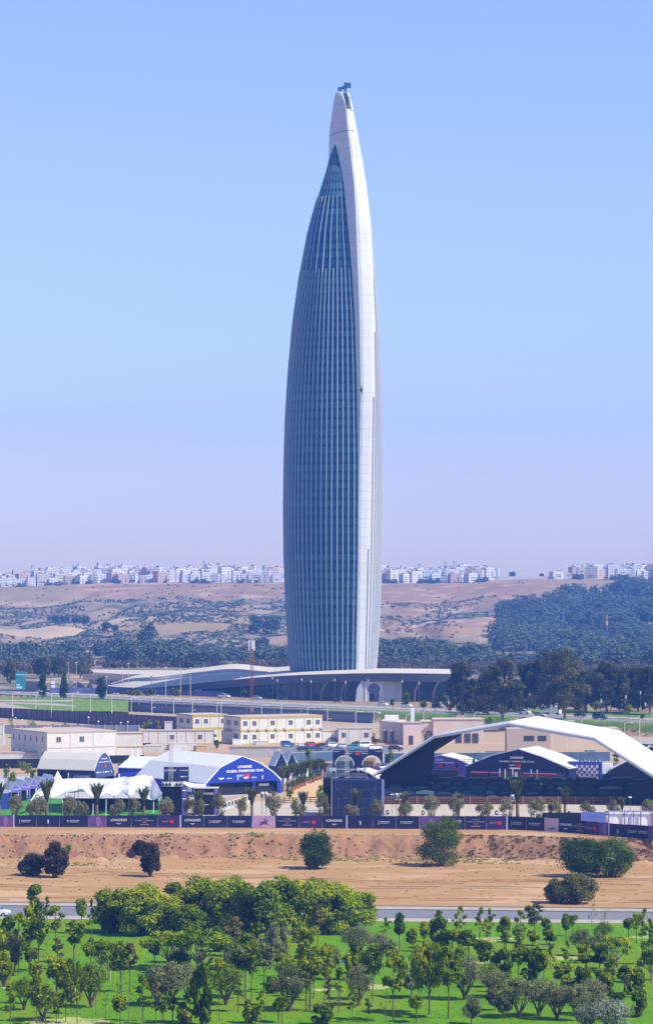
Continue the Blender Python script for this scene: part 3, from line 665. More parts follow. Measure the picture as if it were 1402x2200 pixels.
loft('sunlit_side', [[rpt(p, i/10)[0] for i in range(11)] for p in sp_pys], M_shell, tower)
loft('upper_back', [[Vector((tx(interp(RS, p)), rpt(p, 1)[4], tz(p))), Vector((tx(interp(RS, p))-.5, TY+4+(345-p)*0, tz(p))), Vector((tx(interp(LS, p))+.5, TY+3, tz(p))), Vector((tx(interp(LS, p)), TY-.1, tz(p)))] for p in lin(237, 380, 12)], M_shell, tower)
# the two blades of the tip with the slot between them
tip = [199, 202, 206, 212, 220, 228, 236, 239]
def tipL(py):
    xl = tx(interp(LS, py)); E = tx(interp(ES, py)); s = tx(interp([(197, 732.5), (201, 735), (212, 738.5), (223, 741), (236, 743.5), (240, 744)], py)); yE = TY-(E-xl)*KD
    z = tz(py)
    return [Vector((xl, TY-.1, z)), Vector((xl+(E-xl)*.5-.1, (TY+yE)/2-.25, z)), Vector((E, yE, z)), Vector((s, yE+.25, z)), Vector((s-2.0, TY+2.5, z)), Vector((xl+.5, TY+3, z))]
def tipR(py):
    R = tx(interp(RS, py)); s = tx(interp([(197, 744), (213, 751), (237, 754.3), (240, 755)], py)); E = tx(interp(ES, py)); xl = tx(interp(LS, py)); yE = TY-(E-xl)*KD; z = tz(py)
    return [Vector((s, yE+.7, z)), Vector((R, yE+1.6, z)), Vector((R, TY+2.5, z)), Vector((R-1.2, TY+4, z)), Vector((s-2.6, TY+4, z)), Vector((s-2.4, TY+3, z))]
loft('tip_blade', [tipL(p) for p in tip], M_shell, tower, closed=True, smooth=False, cap=True)
loft('tip_blade', [tipR(p) for p in tip], M_shell, tower, closed=True, smooth=False, cap=True)
b = MB(); z = tz(236.4); b.prism([(tx(743.5)-2, TY+3.5, z-.6), (tx(754)-1, TY+3.5, z-.6), (tx(754.5), TY-4.2, z-.6), (tx(743), TY-4.6, z-.6)], (0, 0, .6)); b.build('slot_floor', M_shell, tower)
# roof crane in the slot
cr = thing('maintenance_crane', 'dark blue window cleaning crane on the very tip of the tower', 'crane', (tx(741), TY-1.0, tz(226)))
mc = mat('crane_blue', (.03, .12, .22), .5); b = MB(); h = tz(190)-tz(226)
b.box(-.55, -.1, -.4, .4, 0, h); b.box(.15, .6, -.4, .4, 0, h)
for k in range(5): b.box(-.2, .2, -.3, .3, .6+k*h/5, .8+k*h/5)
b.build('mast', mc, cr)
b = MB(); b.prism([(-3.0, -.5, h-1.2), (.6, -.5, h+.2), (.6, -.5, h+1.4), (-3.0, -.5, h+.2)], (0, 1.2, 0)); b.box(-2.9, -1.4, -.7, .8, h-1.0, h+.45); b.build('jib', mc, cr)
b = MB(); b.box(.3, 2.4, -.8, .9, h+.3, h+2.2); b.box(-.5, .7, -.7, .8, h+.1, h+2.4); b.build('counterweight', mc, cr)
# horizontal seam round the head
b = MB()
for a, c in ((284.5, 291),):
    r0 = spine_ring(284.5); P = [Vector((tx(707.0), TY-.15, tz(291.5))), Vector((tx(724), TY-(tx(724)-tx(707.5))*KD-.2, tz(287))), Vector((tx(746.2), rpt(284.5, 0)[2]-.06, tz(283.5)))]
    Q = [Vector((p.x-.04, p.y-.06, p.z)) for p in P]
    for i in range(2): b.tube(Q[i], Q[i+1], .16, .16, 4)
    b.tube(Q[2], Vector((tx(fs(283.5)), rpt(283.5, 0)[3]-.06, tz(283.8))), .16, .16, 4)
    b.tube(Vector((tx(fs(283.5)), rpt(283.5, 0)[3]-.06, tz(283.8))), rpt(284.5, .6, .05)[0], .16, .13, 4)
b.build('expansion_joint', M_seam, tower)
# fins on the glass facade
def fin_mesh(ptf, s, pys, w0, w1, dp, flat=0):
    V = []; Fc = []
    for k, py in enumerate(pys):
        p, n_ = ptf(py, s)[:2]; t = Vector((-n_.y, n_.x, 0)); wd = w0+(w1-w0)*smooth((py-425)/600)
        d = dp*(.5+.5*smooth((py-425)/300))
        for a, c in ((-wd/2, -.1), (wd/2, -.1), (wd/2*.8, d), (-wd/2*.8, d)): V.append(tuple(p+t*a+n_*c))
    m = len(pys)
    for k in range(m-1):
        for i in range(4): a = k*4+i; b_ = k*4+(i+1) % 4; Fc.append((a, b_, b_+4, a+4))
    Fc += [(0, 1, 2, 3), ((m-1)*4+3, (m-1)*4+2, (m-1)*4+1, (m-1)*4)]
    me = bpy.data.meshes.new('fin'); me.from_pydata(V, [], Fc); me.update(); return me
ss = []
xl, xg, d = glass_arc(1200); pts = [gpt(1200, i/400)[0] for i in range(401)]; cum = [0]
for i in range(400): cum.append(cum[-1]+(pts[i+1]-pts[i]).length)
NF = 19
for k in range(NF):
    tgt = cum[-1]*(k+.35)/NF; i = next(i for i in range(401) if cum[i] >= tgt); ss.append(i/400)
for k, s in enumerate(ss):
    top = 425 if (NF-k) % 2 == 0 else 584
    me = fin_mesh(gpt, s, lin(top, 1520, 60), .20, .40, .7); me.materials.append(M_fin); ob('fin', me, tower)
for k, s in enumerate(ss):
    if (NF-k) % 2 == 0:
        top = 330+abs(k-12)*5
        me = fin_mesh(gpt, s, lin(top, 425, 20), .14, .14, .10); me.materials.append(M_fin); ob('glazing_bar', me, tower)
# fins of the sunlit side, each starting at its own height
for k, (f, top) in enumerate([(.06, 1180), (.27, 860), (.46, 722), (.62, 606), (.75, 560), (.86, 520), (.95, 500)]):
    s0 = math.sin(.28); s = (math.asin(f*(1-s0)+s0)-.28)/(math.pi/2-.28)
    me = fin_mesh(rpt, s, lin(top, 1520, 50), .14+.3*f, .22+.7*f, .06); me.materials.append(M_slit); ob('window_slit', me, tower)
    me = fin_mesh(rpt, s+.05, lin(top, 1520, 50), .3, .55, .26); me.materials.append(M_finw); ob('fin', me, tower)
b = MB(); p = tx(774.5); _, _, yE, _, _ = rpt(845, 0); b.box(p-.75, p+.55, yE-.12, yE+.8, tz(856), tz(837)); b.build('notch_frame', M_seam, tower)
b = MB(); b.box(p-.45, p+.40, yE-.2, yE+.3, tz(849), tz(843)); b.build('notch_dark', M_darkm, tower)  # dark box in place of the shaded recess of a small notch

# ---------------------------------------------------------------- podium with its sweeping roof
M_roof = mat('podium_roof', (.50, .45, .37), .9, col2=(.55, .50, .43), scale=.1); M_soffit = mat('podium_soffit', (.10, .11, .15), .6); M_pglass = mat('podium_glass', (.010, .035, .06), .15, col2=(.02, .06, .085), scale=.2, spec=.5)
M_pool = mat('roof_pool', (.05, .09, .16), .12, spec=.6); M_rib = mat('podium_rib', (.42, .43, .45), .6); M_portal = mat('portal_stone', (.60, .60, .62), .7, col2=(.42, .44, .48), scale=1.5)
pod = thing('podium_building', 'long low building with a sweeping curved roof under the tower', 'building', (0, 0, 0))
# front edge in (px, py of edge, z)
FE = [(232, 1474, .9), (260, 1477, 1.2), (320, 1478, 2.0), (390, 1472, 3.8), (470, 1463.5, 6.0), (545, 1456.5, 8.0), (620, 1451.5, 9.6), (700, 1448.5, 10.6), (800, 1446.5, 11.2), (900, 1447, 11.2), (1005, 1448.5, 10.9)]
edge = []
for px, py, z in FE:
    Y = Yd(py, z); edge.append(Vector((Xd(px, Y), Y, z)))
def along(P, t):
    t *= len(P)-1; i = min(int(t), len(P)-2); f = t-i
    a = P[max(0, i-1)]; b_ = P[i]; c = P[i+1]; d_ = P[min(len(P)-1, i+2)]
    return 0.5*((2*b_)+(c-a)*f+(2*a-5*b_+4*c-d_)*f*f+(3*b_-a-3*c+d_)*f*f*f)
E_ = [along(edge, i/66) for i in range(67)]
n_ = len(E_); V = []
for i, p in enumerate(E_):
    t = i/(n_-1); th = .35+2.9*smooth(t*2.0); wd = 12*smooth(t*3)+5
    dp_ = 1-smooth((t-.66)/.06)
    bp_ = smooth(t/.16)*(1-smooth((t-.40)/.16)); wp = wd+26*smooth(t*3)+2
    V.append([p, p+Vector((0, .9, -th)), p+Vector((0, wd+8*bp_, .25+2.0*bp_)), p+Vector((0, wd+8*bp_+.2, -.3+1.6*bp_)), p+Vector((0, wp+8, -.2+2.6*bp_)), p+Vector((0, wp+8.3, .5+2.9*bp_)), p+Vector((0, wp+9+(23+50*smooth(t*1.6))*dp_, .4+3.6*bp_))])
def surf(name, a, b_, m, lo=0, hi=None, sm=True):
    mb = MB(); hi = hi or n_
    vs = [V[i][k] for i in range(lo, hi) for k in (a, b_)]
    mb.add(vs, [(2*i, 2*i+2, 2*i+3, 2*i+1) for i in range(hi-lo-1)]); return mb.build(name, m, pod, smooth=sm)
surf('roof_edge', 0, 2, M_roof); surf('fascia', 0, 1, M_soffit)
surf('roof_step', 2, 3, M_soffit, 0, 36); surf('roof_pool', 3, 4, M_pool, 0, 36); surf('roof_step', 4, 5, M_roof, 0, 36); surf('roof', 5, 6, M_roof, 0, 36)
mb = MB(); mb.add([V[i][k] for i in range(35, n_) for k in (2, 6)], [(2*i, 2*i+2, 2*i+3, 2*i+1) for i in range(n_-36)]); mb.build('roof', M_roof, pod)
mb = MB(); so_ = [(V[i][1], V[i][1]+Vector((0, 7, 0))) for i in range(n_)]
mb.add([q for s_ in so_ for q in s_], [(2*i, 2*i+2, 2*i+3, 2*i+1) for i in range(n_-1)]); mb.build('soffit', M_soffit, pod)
mb = MB(); L0 = 14
vs = []
for i in range(L0, n_): q = so_[i][1]; vs += [q+Vector((0, 0, .05)), Vector((q.x, q.y, -.2))]
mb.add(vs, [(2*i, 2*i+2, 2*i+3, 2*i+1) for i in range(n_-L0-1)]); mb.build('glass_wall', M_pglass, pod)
mb = MB(); vs = []
for i in range(0, L0+4): q = V[i][1]+Vector((0, 2, 0)); vs += [q+Vector((0, 0, .05)), Vector((q.x, q.y, -.2))]
mb.add(vs, [(2*i, 2*i+2, 2*i+3, 2*i+1) for i in range(L0+3)]); mb.build('plinth_wall', M_soffit, pod)
def edge_at(px):
    best = min(E_, key=lambda p: abs(p.x/p.y*F+CX-px)); return best
for px in (690, 732, 850, 890, 930, 962):
    e = edge_at(px); zt = e.z-3.1; y = e.y; x = Xd(px, y+4); b = MB()
    P = [(x+2.2, y+1.2, zt), (x+1.2, y+2.4, zt-1.6), (x+.4, y+3.4, zt-3.4), (x+.1, y+4.0, zt-5), (x, y+4.2, 0)]
    b.path(P, .28, .22, 6); b.build('rib', M_rib, pod)
for k in range(34):                                   # mullions
    i = L0+int(k*(n_-L0-1)/34); q = so_[i][1]; b = MB(); b.box(q.x-.09, q.x+.09, q.y-.25, q.y-.02, 0, q.z); b.build('mullion', M_soffit, pod)
# portal with horseshoe arch
px0, px1 = 778, 862; e = edge_at(805); zt = e.z-2.9; yp = e.y+2.0
gate = thing('arched_portal', 'pale stone portal with horseshoe arch in front of the glass podium wall', 'gateway', (Xd(803, yp), yp, 0))
W = Xd(803+19, yp)-Xd(803, yp); b = MB(); arc = []
def hs(rr, cz, n=18, a0=-35):
    return [(rr*math.cos(math.radians(a0+(180-2*a0)*i/n)), cz+rr*math.sin(math.radians(a0+(180-2*a0)*i/n))) for i in range(n+1)]
h_ = hs(2.35, 4.9); op = [(1.9, 0)]+h_+[(-1.9, 0)]
outer = [(W, 0), (W, zt), (-W, zt), (-W, 0)]
poly = [(W, 0), (W, zt), (-W, zt), (-W, 0)]+op[::-1]
b.prism([(x, 0, z) for x, z in poly], (0, 1.0, 0)); b.build('frame_wall', M_portal, gate)
b = MB(); a1 = hs(2.35, 4.9, 24); a2 = hs(2.8, 4.9, 24)
for i in range(24): b.prism([(a1[i][0], -.12, a1[i][1]), (a1[i+1][0], -.12, a1[i+1][1]), (a2[i+1][0], -.12, a2[i+1][1]), (a2[i][0], -.12, a2[i][1])], (0, .11, 0))
b.build('arch_moulding', M_white, gate)
b = MB(); b.box(-2.6, 2.6, 1.05, 1.2, 0, 7.6); b.build('arch_screen', mat('screen_blue', (.10, .15, .22), .5, col2=(.16, .22, .30), scale=3), gate)
b = MB(); b.box(-2.0, -.1, .9, 1.03, 0, 3.2); b.build('door', M_darkm, gate)
mlat = bpy.data.materials.new('lattice'); mlat.use_nodes = True; nt = mlat.node_tree; ck = nt.nodes.new('ShaderNodeTexBrick'); tc = nt.nodes.new('ShaderNodeTexCoord'); mp = nt.nodes.new('ShaderNodeMapping'); mp.inputs['Rotation'].default_value = (math.pi/2, .78, 0)
nt.links.new(tc.outputs['Object'], mp.inputs[0]); nt.links.new(mp.outputs[0], ck.inputs[0]); ck.inputs['Scale'].default_value = 1.6; ck.inputs['Color1'].default_value = (.22, .27, .33, 1); ck.inputs['Color2'].default_value = (.27, .31, .37, 1); ck.inputs['Mortar'].default_value = (.62, .63, .64, 1); ck.inputs['Mortar Size'].default_value = .05
nt.links.new(ck.outputs[0], nt.nodes['Principled BSDF'].inputs['Base Color'])
b = MB(); b.box(W+.1, W+7.2, .2, .9, 0, zt); b.build('lattice_panel', mlat, gate)
b = MB(); b.prism([(-W-.1, .2, 0), (-W-.1, .2, zt), (-W-1.3, .2, zt), (-W-3.2, .2, zt*.62), (-W-3.8, .2, 0)], (0, .7, 0)); b.build('lattice_panel', mlat, gate)
b = MB()
for x in (-W-.02, W-.3, W+6.9): b.box(x, x+.34, -.12, 0.95, 0, zt)
b.box(-W, W+7.2, -.12, .95, zt-.35, zt+.02); b.build('portal_rim', M_white, gate)
# white letters / bollards before the portal
for k in range(6):
    b = MB(); b.box(-.28, .28, -.2, .2, 0, 1.7); b.ball((0, 0, 1.75), .3, 8, 4); o = b.build('bollard', M_white); o.location = (Xd(824+k*5.4, 1212), 1212, 0)
    tag(o, 'white bollard before the lattice wall, %s counted from the arch' % ordw(k), 'bollard', 'white bollards beside the arched portal')
# ================================================================ FAR WOODS, SCRUB AND CITY
def U(px, Y): return Xd(px, Y)
L_far = leafmat('leaf_far_hazed', (.075, .094, .062), (.092, .116, .076), (.115, .14, .09), .02, .15)  # leaves paled and cooled so their colour carries distance haze
L_farbrown = leafmat('leaf_farbrown', (.04, .035, .02), (.09, .075, .04), (.16, .12, .07), .02, .15)
def on_hill(px, py):
    """ground point on the hillside seen at a bearing and height"""
    for k in range(240):
        Y = 2090+k*5.1; x = Xd(px, Y); z = hill_z(x, Y)
        if HY+F*(CAMH-z)/Y <= py: return Vector((x, Y, z))
    return None
rr = random.Random(11)
def stuff_cloud(name, pts, per, size, m, label, cat, seed, **k):
    v = leaf_cloud(pts, per, size, seed, **k); return tag(ob(name, cloud_mesh(name, v, m)), label, cat, kind='stuff')
# scrub dots on the slopes
pts = []
while len(pts) < 8200:
    Y = 2140+1130*rr.random(); u = rr.uniform(-20, 1150); x = Xd(u, Y); t = (Y-2080)/1220
    nz = noise.noise(Vector((x*.006, Y*.003, 4))); n2 = noise.noise(Vector((x*.02, Y*.008, 8)))
    z = hill_z(x, Y); py = HY+F*(CAMH-z)/Y
    if zone_hill(x, Y) == 2 or n2 < -.15 or (t > .80 and rr.random() < .93) : continue
    if 640 < u < 830 and rr.random() < .8: continue
    if u > 820 and not (1280 < py < 1345) and rr.random() < .7: continue
    s = rr.uniform(.7, 2.0); pts.append((x, Y, z+s*.3, s, s*.55))
stuff_cloud('scrub', pts, 52000, .8, L_far, 'dark scrub bushes dotted over the dry hillside', 'scrub', 21, up=.8)
def wl(py): return 1062+max(0, 1330-py)*.25
# wood covering the slope on the sunlit side
pts = []
def wood_top(u): return interp([(1040, 1400), (1070, 1340), (1075, 1310), (1090, 1290), (1150, 1283), (1200, 1262), (1260, 1252), (1420, 1250)], u)
k = 0
while len(pts) < 2600 and k < 60000:
    k += 1; Y = 2120+1150*rr.random(); u = rr.uniform(1045, 1425); x = Xd(u, Y); z = hill_z(x, Y); py = HY+F*(CAMH-z)/Y
    if py < wood_top(u)+13+10*noise.noise(Vector((u*.03, 0, 0))): continue
    if noise.noise(Vector((x*.02, Y*.009, 13))) < -.22 and rr.random() < .9: continue
    if u < wl(py)+14*noise.noise(Vector((py*.08, 0, 4))) : continue
    if ((u-1260)/30)**2+((py-1381)/12)**2 < 1: continue
    s = rr.uniform(2, 6.5)*(1.2 if noise.noise(Vector((x*.01, Y*.01, 20))) > 0 else .7); pts.append((x, Y, z+s*.9, s, s*.95))
stuff_cloud('forest', pts, 150000, 1.25, L_far, 'hazy blue green wood covering the slope beyond the roadside trees', 'wood', 22, up=1.6, shell=.75)
# tree belt along the foot of the hills
pts = []; k = 0
for k in range(3000):
    Y = rr.uniform(1700, 2000); u = rr.uniform(-15, 1420)
    x = Xd(u, Y)
    if u < 190 and Y < 1900 and rr.random() < .4: continue
    if 195 < u < 620 and Y < 1830: continue
    
    if noise.noise(Vector((x*.012, Y*.006, 3))) < -.16 and Y < 2150: continue
    z = ground_z(x, Y); s = rr.uniform(2.2, 4.8)*(1.25 if noise.noise(Vector((x*.01, Y*.01, 0))) > .1 else .75); pts.append((x, Y, z+s*1.0, s, s*1.1))
stuff_cloud('woodland', pts, 140000, 1.05, L_far, 'belt of hazy trees across the plain at the foot of the hills', 'wood', 23, up=1.2, shell=.7)
pts = []
for k in range(1500):
    Y = rr.uniform(1560, 1760); u = rr.uniform(-15, 1420); x = Xd(u, Y)
    if 195 < u < 620 and Y < 1690: continue
    s = rr.uniform(1.4, 3.0); pts.append((x, Y, ground_z(x, Y)+s*.8, s))
stuff_cloud('undergrowth', pts, 40000, .7, L_farbrown, 'brownish undergrowth in front of the hazy tree belt', 'undergrowth', 24, up=.5)
# trees one can tell apart on the hills and the plain
def far_tree(i, px, py, h, wd, lm, label, grp='single trees on the hills and plain', Y=None, z0f=.12, n=1400, cl=20):
    p = None if Y else (on_hill(px, py) if py < 1400 else None)
    if p is None:
        Y = Y or Yd(py, 0); p = Vector((Xd(px, Y), Y, ground_z(Xd(px, Y), Y)))
    s = p.y/F; W, H = wd*s, h*s
    c = clumps(cl, W, H*z0f+W*.12, H-W*.14, W*.17, 900+i, .35); crown = cloud_mesh('crown', leaf_cloud(c, n, max(.5, W*.045), i, shell=.5, up=.4), lm)
    b = MB(); b.path([(0, 0, -.5), (.3, 0, H*.35), (0, 0, H*.8)], W*.035, W*.012, 6)
    for q in c[::4]: b.tube((0, 0, H*.3), q[:3], W*.018, W*.006, 5)
    t = thing('tree', label, 'tree', p, 0, grp); ob('crown', crown, t); ob('trunk', b.mesh('trunk', M_bark), t)
FT = [(118, 1338, 18, 28, 'first'), (140, 1339, 20, 30, 'second'), (164, 1340, 19, 30, 'third'), (184, 1341, 17, 24, 'last')]
for i, (a, b_, c, d_, n) in enumerate(FT): far_tree(i, a, b_, c, d_, L_far, 'dark tree in the short row above the tan field, %s from the billboard side' % n, 'row of dark trees above the tan field')
far_tree(10, 228, 1355, 20, 28, L_far, 'dark round tree on the tan field below the short row'); far_tree(11, 247, 1358, 16, 20, L_far, 'smaller dark tree beside the round one on the tan field')
far_tree(12, 315, 1394, 52, 56, L_far, 'tall dark spreading tree on the low brow of the hills'); far_tree(13, 392, 1404, 36, 44, L_far, 'dark domed tree on the plain between the tall hill tree and the mast')
far_tree(14, 548, 1362, 42, 42, L_far, 'dark tree in the gully close to the tower, nearer the mast'); far_tree(15, 582, 1362, 40, 54, L_far, 'broad dark tree in the gully touching the tower outline')
far_tree(16, 560, 1400, 32, 44, L_far, 'bushy hill foot tree below the gully trees'); far_tree(17, 1100, 1244, 18, 18, L_far, 'single tree on the bare crest between the city blocks', Y=3320)
far_tree(18, 1163, 1243, 12, 12, L_far, 'tiny tree on the bare crest next to the cream block', Y=3320)
far_tree(19, 835, 1425, 26, 40, L_far, 'hazy round tree beside the tower foot, sunlit side', Y=1960); far_tree(20, 917, 1428, 36, 50, L_far, 'largest hazy domed tree between tower and eucalypts', Y=1900); far_tree(21, 965, 1426, 28, 44, L_far, 'hazy tree next to the largest domed one beyond the podium', Y=1930)
far_tree(22, 22, 1462, 56, 46, L_euc, 'big dark tree behind the teal billboard', Y=1420); far_tree(23, 88, 1455, 46, 60, L_euc, 'wide dark tree between billboard and first poplar', Y=1500); far_tree(24, 125, 1452, 46, 50, L_euc, 'dark tree right behind the second poplar', Y=1520); far_tree(25, 172, 1458, 36, 42, L_euc, 'dark tree at the end of the plain wall beyond the poplars', Y=1500)
far_tree(26, 45, 1408, 34, 40, L_far, 'hazy tree above the billboard', Y=1980); far_tree(27, 150, 1415, 34, 54, L_far, 'hazy wide tree on the plain above the poplars', Y=1980); far_tree(28, 215, 1412, 30, 40, L_far, 'hazy tree on the plain between poplars and tall hill tree', Y=1980); far_tree(29, 262, 1414, 34, 44, L_far, 'hazy rounded tree left out on the plain beside the tall hill tree'.replace('left out ', ''), Y=1950)

# ---- city on the crest
def house_mat(nm, wallc, winc=(.12, .13, .17)):
    m = bpy.data.materials.new(nm); m.use_nodes = True; nt = m.node_tree; L = nt.links.new; b = nt.nodes['Principled BSDF']; b.inputs['Roughness'].default_value = .85
    tc = nt.nodes.new('ShaderNodeTexCoord'); sp = nt.nodes.new('ShaderNodeSeparateXYZ'); L(tc.outputs['Object'], sp.inputs[0]); geo = nt.nodes.new('ShaderNodeNewGeometry')
    oi = nt.nodes.new('ShaderNodeObjectInfo')
    def mth(op, a, bb=None, c=None):
        n = nt.nodes.new('ShaderNodeMath'); n.operation = op
        for i, q in enumerate((a, bb, c)):
            if q is None: continue
            if isinstance(q, (int, float)): n.inputs[i].default_value = q
            else: L(q, n.inputs[i])
        return n.outputs[0]
    h = mth('ADD', sp.outputs[0], mth('MULTIPLY', sp.outputs[1], 1.0)); per = mth('MULTIPLY_ADD', oi.outputs['Random'], 1.8, 2.4)
    fu = mth('FRACT', mth('DIVIDE', mth('ADD', h, 50), per)); fv = mth('FRACT', mth('DIVIDE', sp.outputs[2], 3.1))
    a = mth('MULTIPLY', mth('LESS_THAN', mth('ABSOLUTE', mth('SUBTRACT', fu, .5)), .20), mth('LESS_THAN', mth('ABSOLUTE', mth('SUBTRACT', fv, .55)), .22))
    sn = nt.nodes.new('ShaderNodeSeparateXYZ'); L(geo.outputs['Normal'], sn.inputs[0])
    a = mth('MULTIPLY', a, mth('LESS_THAN', mth('ABSOLUTE', sn.outputs[2]), .5))
    mx = nt.nodes.new('ShaderNodeMix'); mx.data_type = 'RGBA'; mx.inputs[6].default_value = srgb(wallc); mx.inputs[7].default_value = srgb(winc); L(a, mx.inputs[0]); L(mx.outputs[2], b.inputs['Base Color'])
    return m
HM = [house_mat('house_white', (.80, .79, .77)), house_mat('house_white_cool', (.72, .73, .76)), house_mat('house_cream', (.70, .60, .48)), house_mat('house_pink', (.58, .42, .36)), house_mat('house_brick', (.38, .20, .15))]
M_hroof = mat('flat_roof', (.42, .33, .30), .9); M_hdoor = mat('stair_box', (.62, .55, .50), .9)
HN = ['white', 'cool white', 'cream', 'pinkish', 'brick red']
def house_meshes(i):
    r = random.Random(500+i); w_, d_, f = r.uniform(9, 17), r.uniform(9, 14), r.choice([3, 4, 4, 5, 5]); h = f*3.1+.4; mi = r.choices(range(5), [10, 7, 3, 1, 1])[0]
    b = MB(); b.box(-w_/2, w_/2, -d_/2, d_/2, -6, h)
    if r.random() < .5: b.box(-w_/2-.9, -w_/2+2.2, -d_/2-.9, -d_/2, 3.1, h-.4)      # oriel
    if r.random() < .5: b.box(w_/2-3.5, w_/2+.5, -d_/2-1.1, -d_/2, 3.1, h-3)
    for z in [3.1*k for k in range(1, f)]:
        if r.random() < .5: b.box(-w_*.2, w_*.25, -d_/2-1.0, -d_/2, z-.1, z+.9)
    rf = MB(); rf.box(-w_/2+.3, w_/2-.3, -d_/2+.3, d_/2-.3, h, h+.05)
    pw = MB()
    for x0, x1, y0, y1 in ((-w_/2, w_/2, -d_/2, -d_/2+.3), (-w_/2, w_/2, d_/2-.3, d_/2), (-w_/2, -w_/2+.3, -d_/2+.3, d_/2-.3), (w_/2-.3, w_/2, -d_/2+.3, d_/2-.3)): pw.box(x0, x1, y0, y1, h, h+.9)
    sb = MB(); sx = r.uniform(-w_/3, w_/4); sb.box(sx, sx+3.5, -1, 3, h+.05, h+2.6)
    if r.random() < .5: sb.box(sx+4, sx+5.2, 0, 1.2, h+.05, h+1.6)
    if r.random() < .4: sb.tube((sx, 2, h+2), (sx, 2, h+5), .12, .08, 4)
    return mi, f, [('wall', b.mesh('wall', HM[mi])), ('roof', rf.mesh('roof', M_hroof)), ('parapet', pw.mesh('parapet', HM[mi])), ('stair_box', sb.mesh('stair_box', r.choice([M_hdoor, HM[0], HM[4]])))]
HK = [house_meshes(i) for i in range(26)]
NUMW = {3: 'three', 4: 'four', 5: 'five'}
def crest_row(Y, u0, u1, step, rowname, prob=1.0, up=0.0, low=0):
    u = u0; k = 0; last = -1
    step *= .82
    while u < u1:
        j = rr.randrange(26)
        while j == last: j = rr.randrange(26)
        last = j
        if rr.random() < prob:
            mi, f, ms = HK[j]; yy = Y+rr.uniform(-14, 14); x = Xd(u, yy); z = hill_z(x, yy)+up-low*rr.random()
            a = rr.choice([.35, .5, .25, .6, -.2, .1])
            inst('house', ms, '%s %s storey house, %s from %s in %s' % (HN[mi], NUMW[f], ordw(k), 'the billboard side' if u0 < 500 else ('the tower' if u0 < 900 else 'the bare crest'), rowname), 'house', (x, yy, z), a, (.8, .8, rr.uniform(.72, .95)), 'white houses of the city on the hill crest'); k += 1
        u += step*rr.uniform(.75, 1.25)
crest_row(3318, -10, 608, 24, 'front crest row', .92, 0, 3); crest_row(3365, -6, 612, 21, 'second crest row', 1, 1.5); crest_row(3420, -10, 612, 22, 'third crest row', 1, 3.2); crest_row(3490, -8, 612, 24, 'rear crest row', .95, 4.6)
crest_row(3300, 868, 1035, 26, 'front row beyond the tower', .9, 0, 3); crest_row(3350, 826, 1062, 22, 'second row beyond the tower', 1, 1.5); crest_row(3410, 824, 1070, 22, 'third row beyond the tower', 1, 3); crest_row(3480, 826, 1060, 26, 'rear row beyond the tower', .9, 4.2)
crest_row(3330, 1248, 1420, 25, 'front row over the wood', 1, 0, 0); crest_row(3385, 1235, 1420, 23, 'second row above the wood', 1, 1.5); crest_row(3450, 1240, 1420, 26, 'rear row above the wood', .9, 3)
mi, f, ms = HK[0]
inst('house', HK[5][2], 'long low cream block alone on the bare part of the crest', 'house', (U(1195, 3310), 3310, hill_z(U(1195, 3310), 3310)), .3, (1.2, 1, .6), 'white houses of the city on the hill crest')
inst('house', HK[9][2], 'small block joined to the long low one on the bare crest', 'house', (U(1210, 3316), 3316, hill_z(U(1210, 3316), 3316)), .3, (.8, 1, .5), 'white houses of the city on the hill crest')
b = MB(); x0, x1 = U(1068, 3306), U(1238, 3306); b.box(x0, x1, 3306, 3306.5, 50, 56.0); tag(b.build('crest_wall', mat('crest_wall_white', (.66, .63, .62), .9)), 'long low white wall along the bare part of the crest', 'wall')
for i, (px, h) in enumerate([(68, 9), (168, 8), (210, 9), (438, 10), (900, 7), (957, 9), (975, 10), (310, 6)]):
    Y = 3400; x = U(px, Y); z = hill_z(x, Y)+14; b = MB(); b.tube((x, Y, z), (x, Y, z+h), .5, .3, 5); b.box(x-.8, x+.8, Y-.5, Y+.5, z+h*.7, z+h*.95)
    tag(b.build('rooftop_mast', mat('mast_grey', (.35, .33, .36), .8)), 'thin mast rising over the city roofs, %s from the billboard side' % ordw([0, 1, 2, 4, 5, 6, 7, 3][i]), 'mast', 'thin masts over the city')
# crest shrubs between houses
pts = []
for k in range(420):
    u = rr.choice([rr.uniform(-10, 612), rr.uniform(825, 1060), rr.uniform(1235, 1420)]); Y = rr.uniform(3285, 3312); x = Xd(u, Y); s = rr.uniform(1.5, 3.6)
    if noise.noise(Vector((u*.02, 3, 1))) > .0: pts.append((x, Y, hill_z(x, Y)+s*.5, s))
stuff_cloud('shrubbery', pts, 5000, 1.1, L_far, 'dark shrubs along the crest below the city houses', 'shrubs', 31)

# haze: air filling the whole place
b = MB(); b.box(-4200, 4200, -400, 4200, -61.5, 275); hz = b.build('haze', bpy.data.materials.new('haze'))
m = hz.data.materials[0]; m.use_nodes = True; nt = m.node_tree; nt.nodes.clear(); o_ = nt.nodes.new('ShaderNodeOutputMaterial'); pv = nt.nodes.new('ShaderNodeVolumePrincipled')
pv.inputs['Color'].default_value = (.13, .35, 1.0, 1); pv.inputs['Density'].default_value = .00017; pv.inputs['Anisotropy'].default_value = 0.0
nt.links.new(pv.outputs[0], o_.inputs['Volume']); tag(hz, 'pale blue haze in the air over the whole valley', 'haze', kind='stuff')
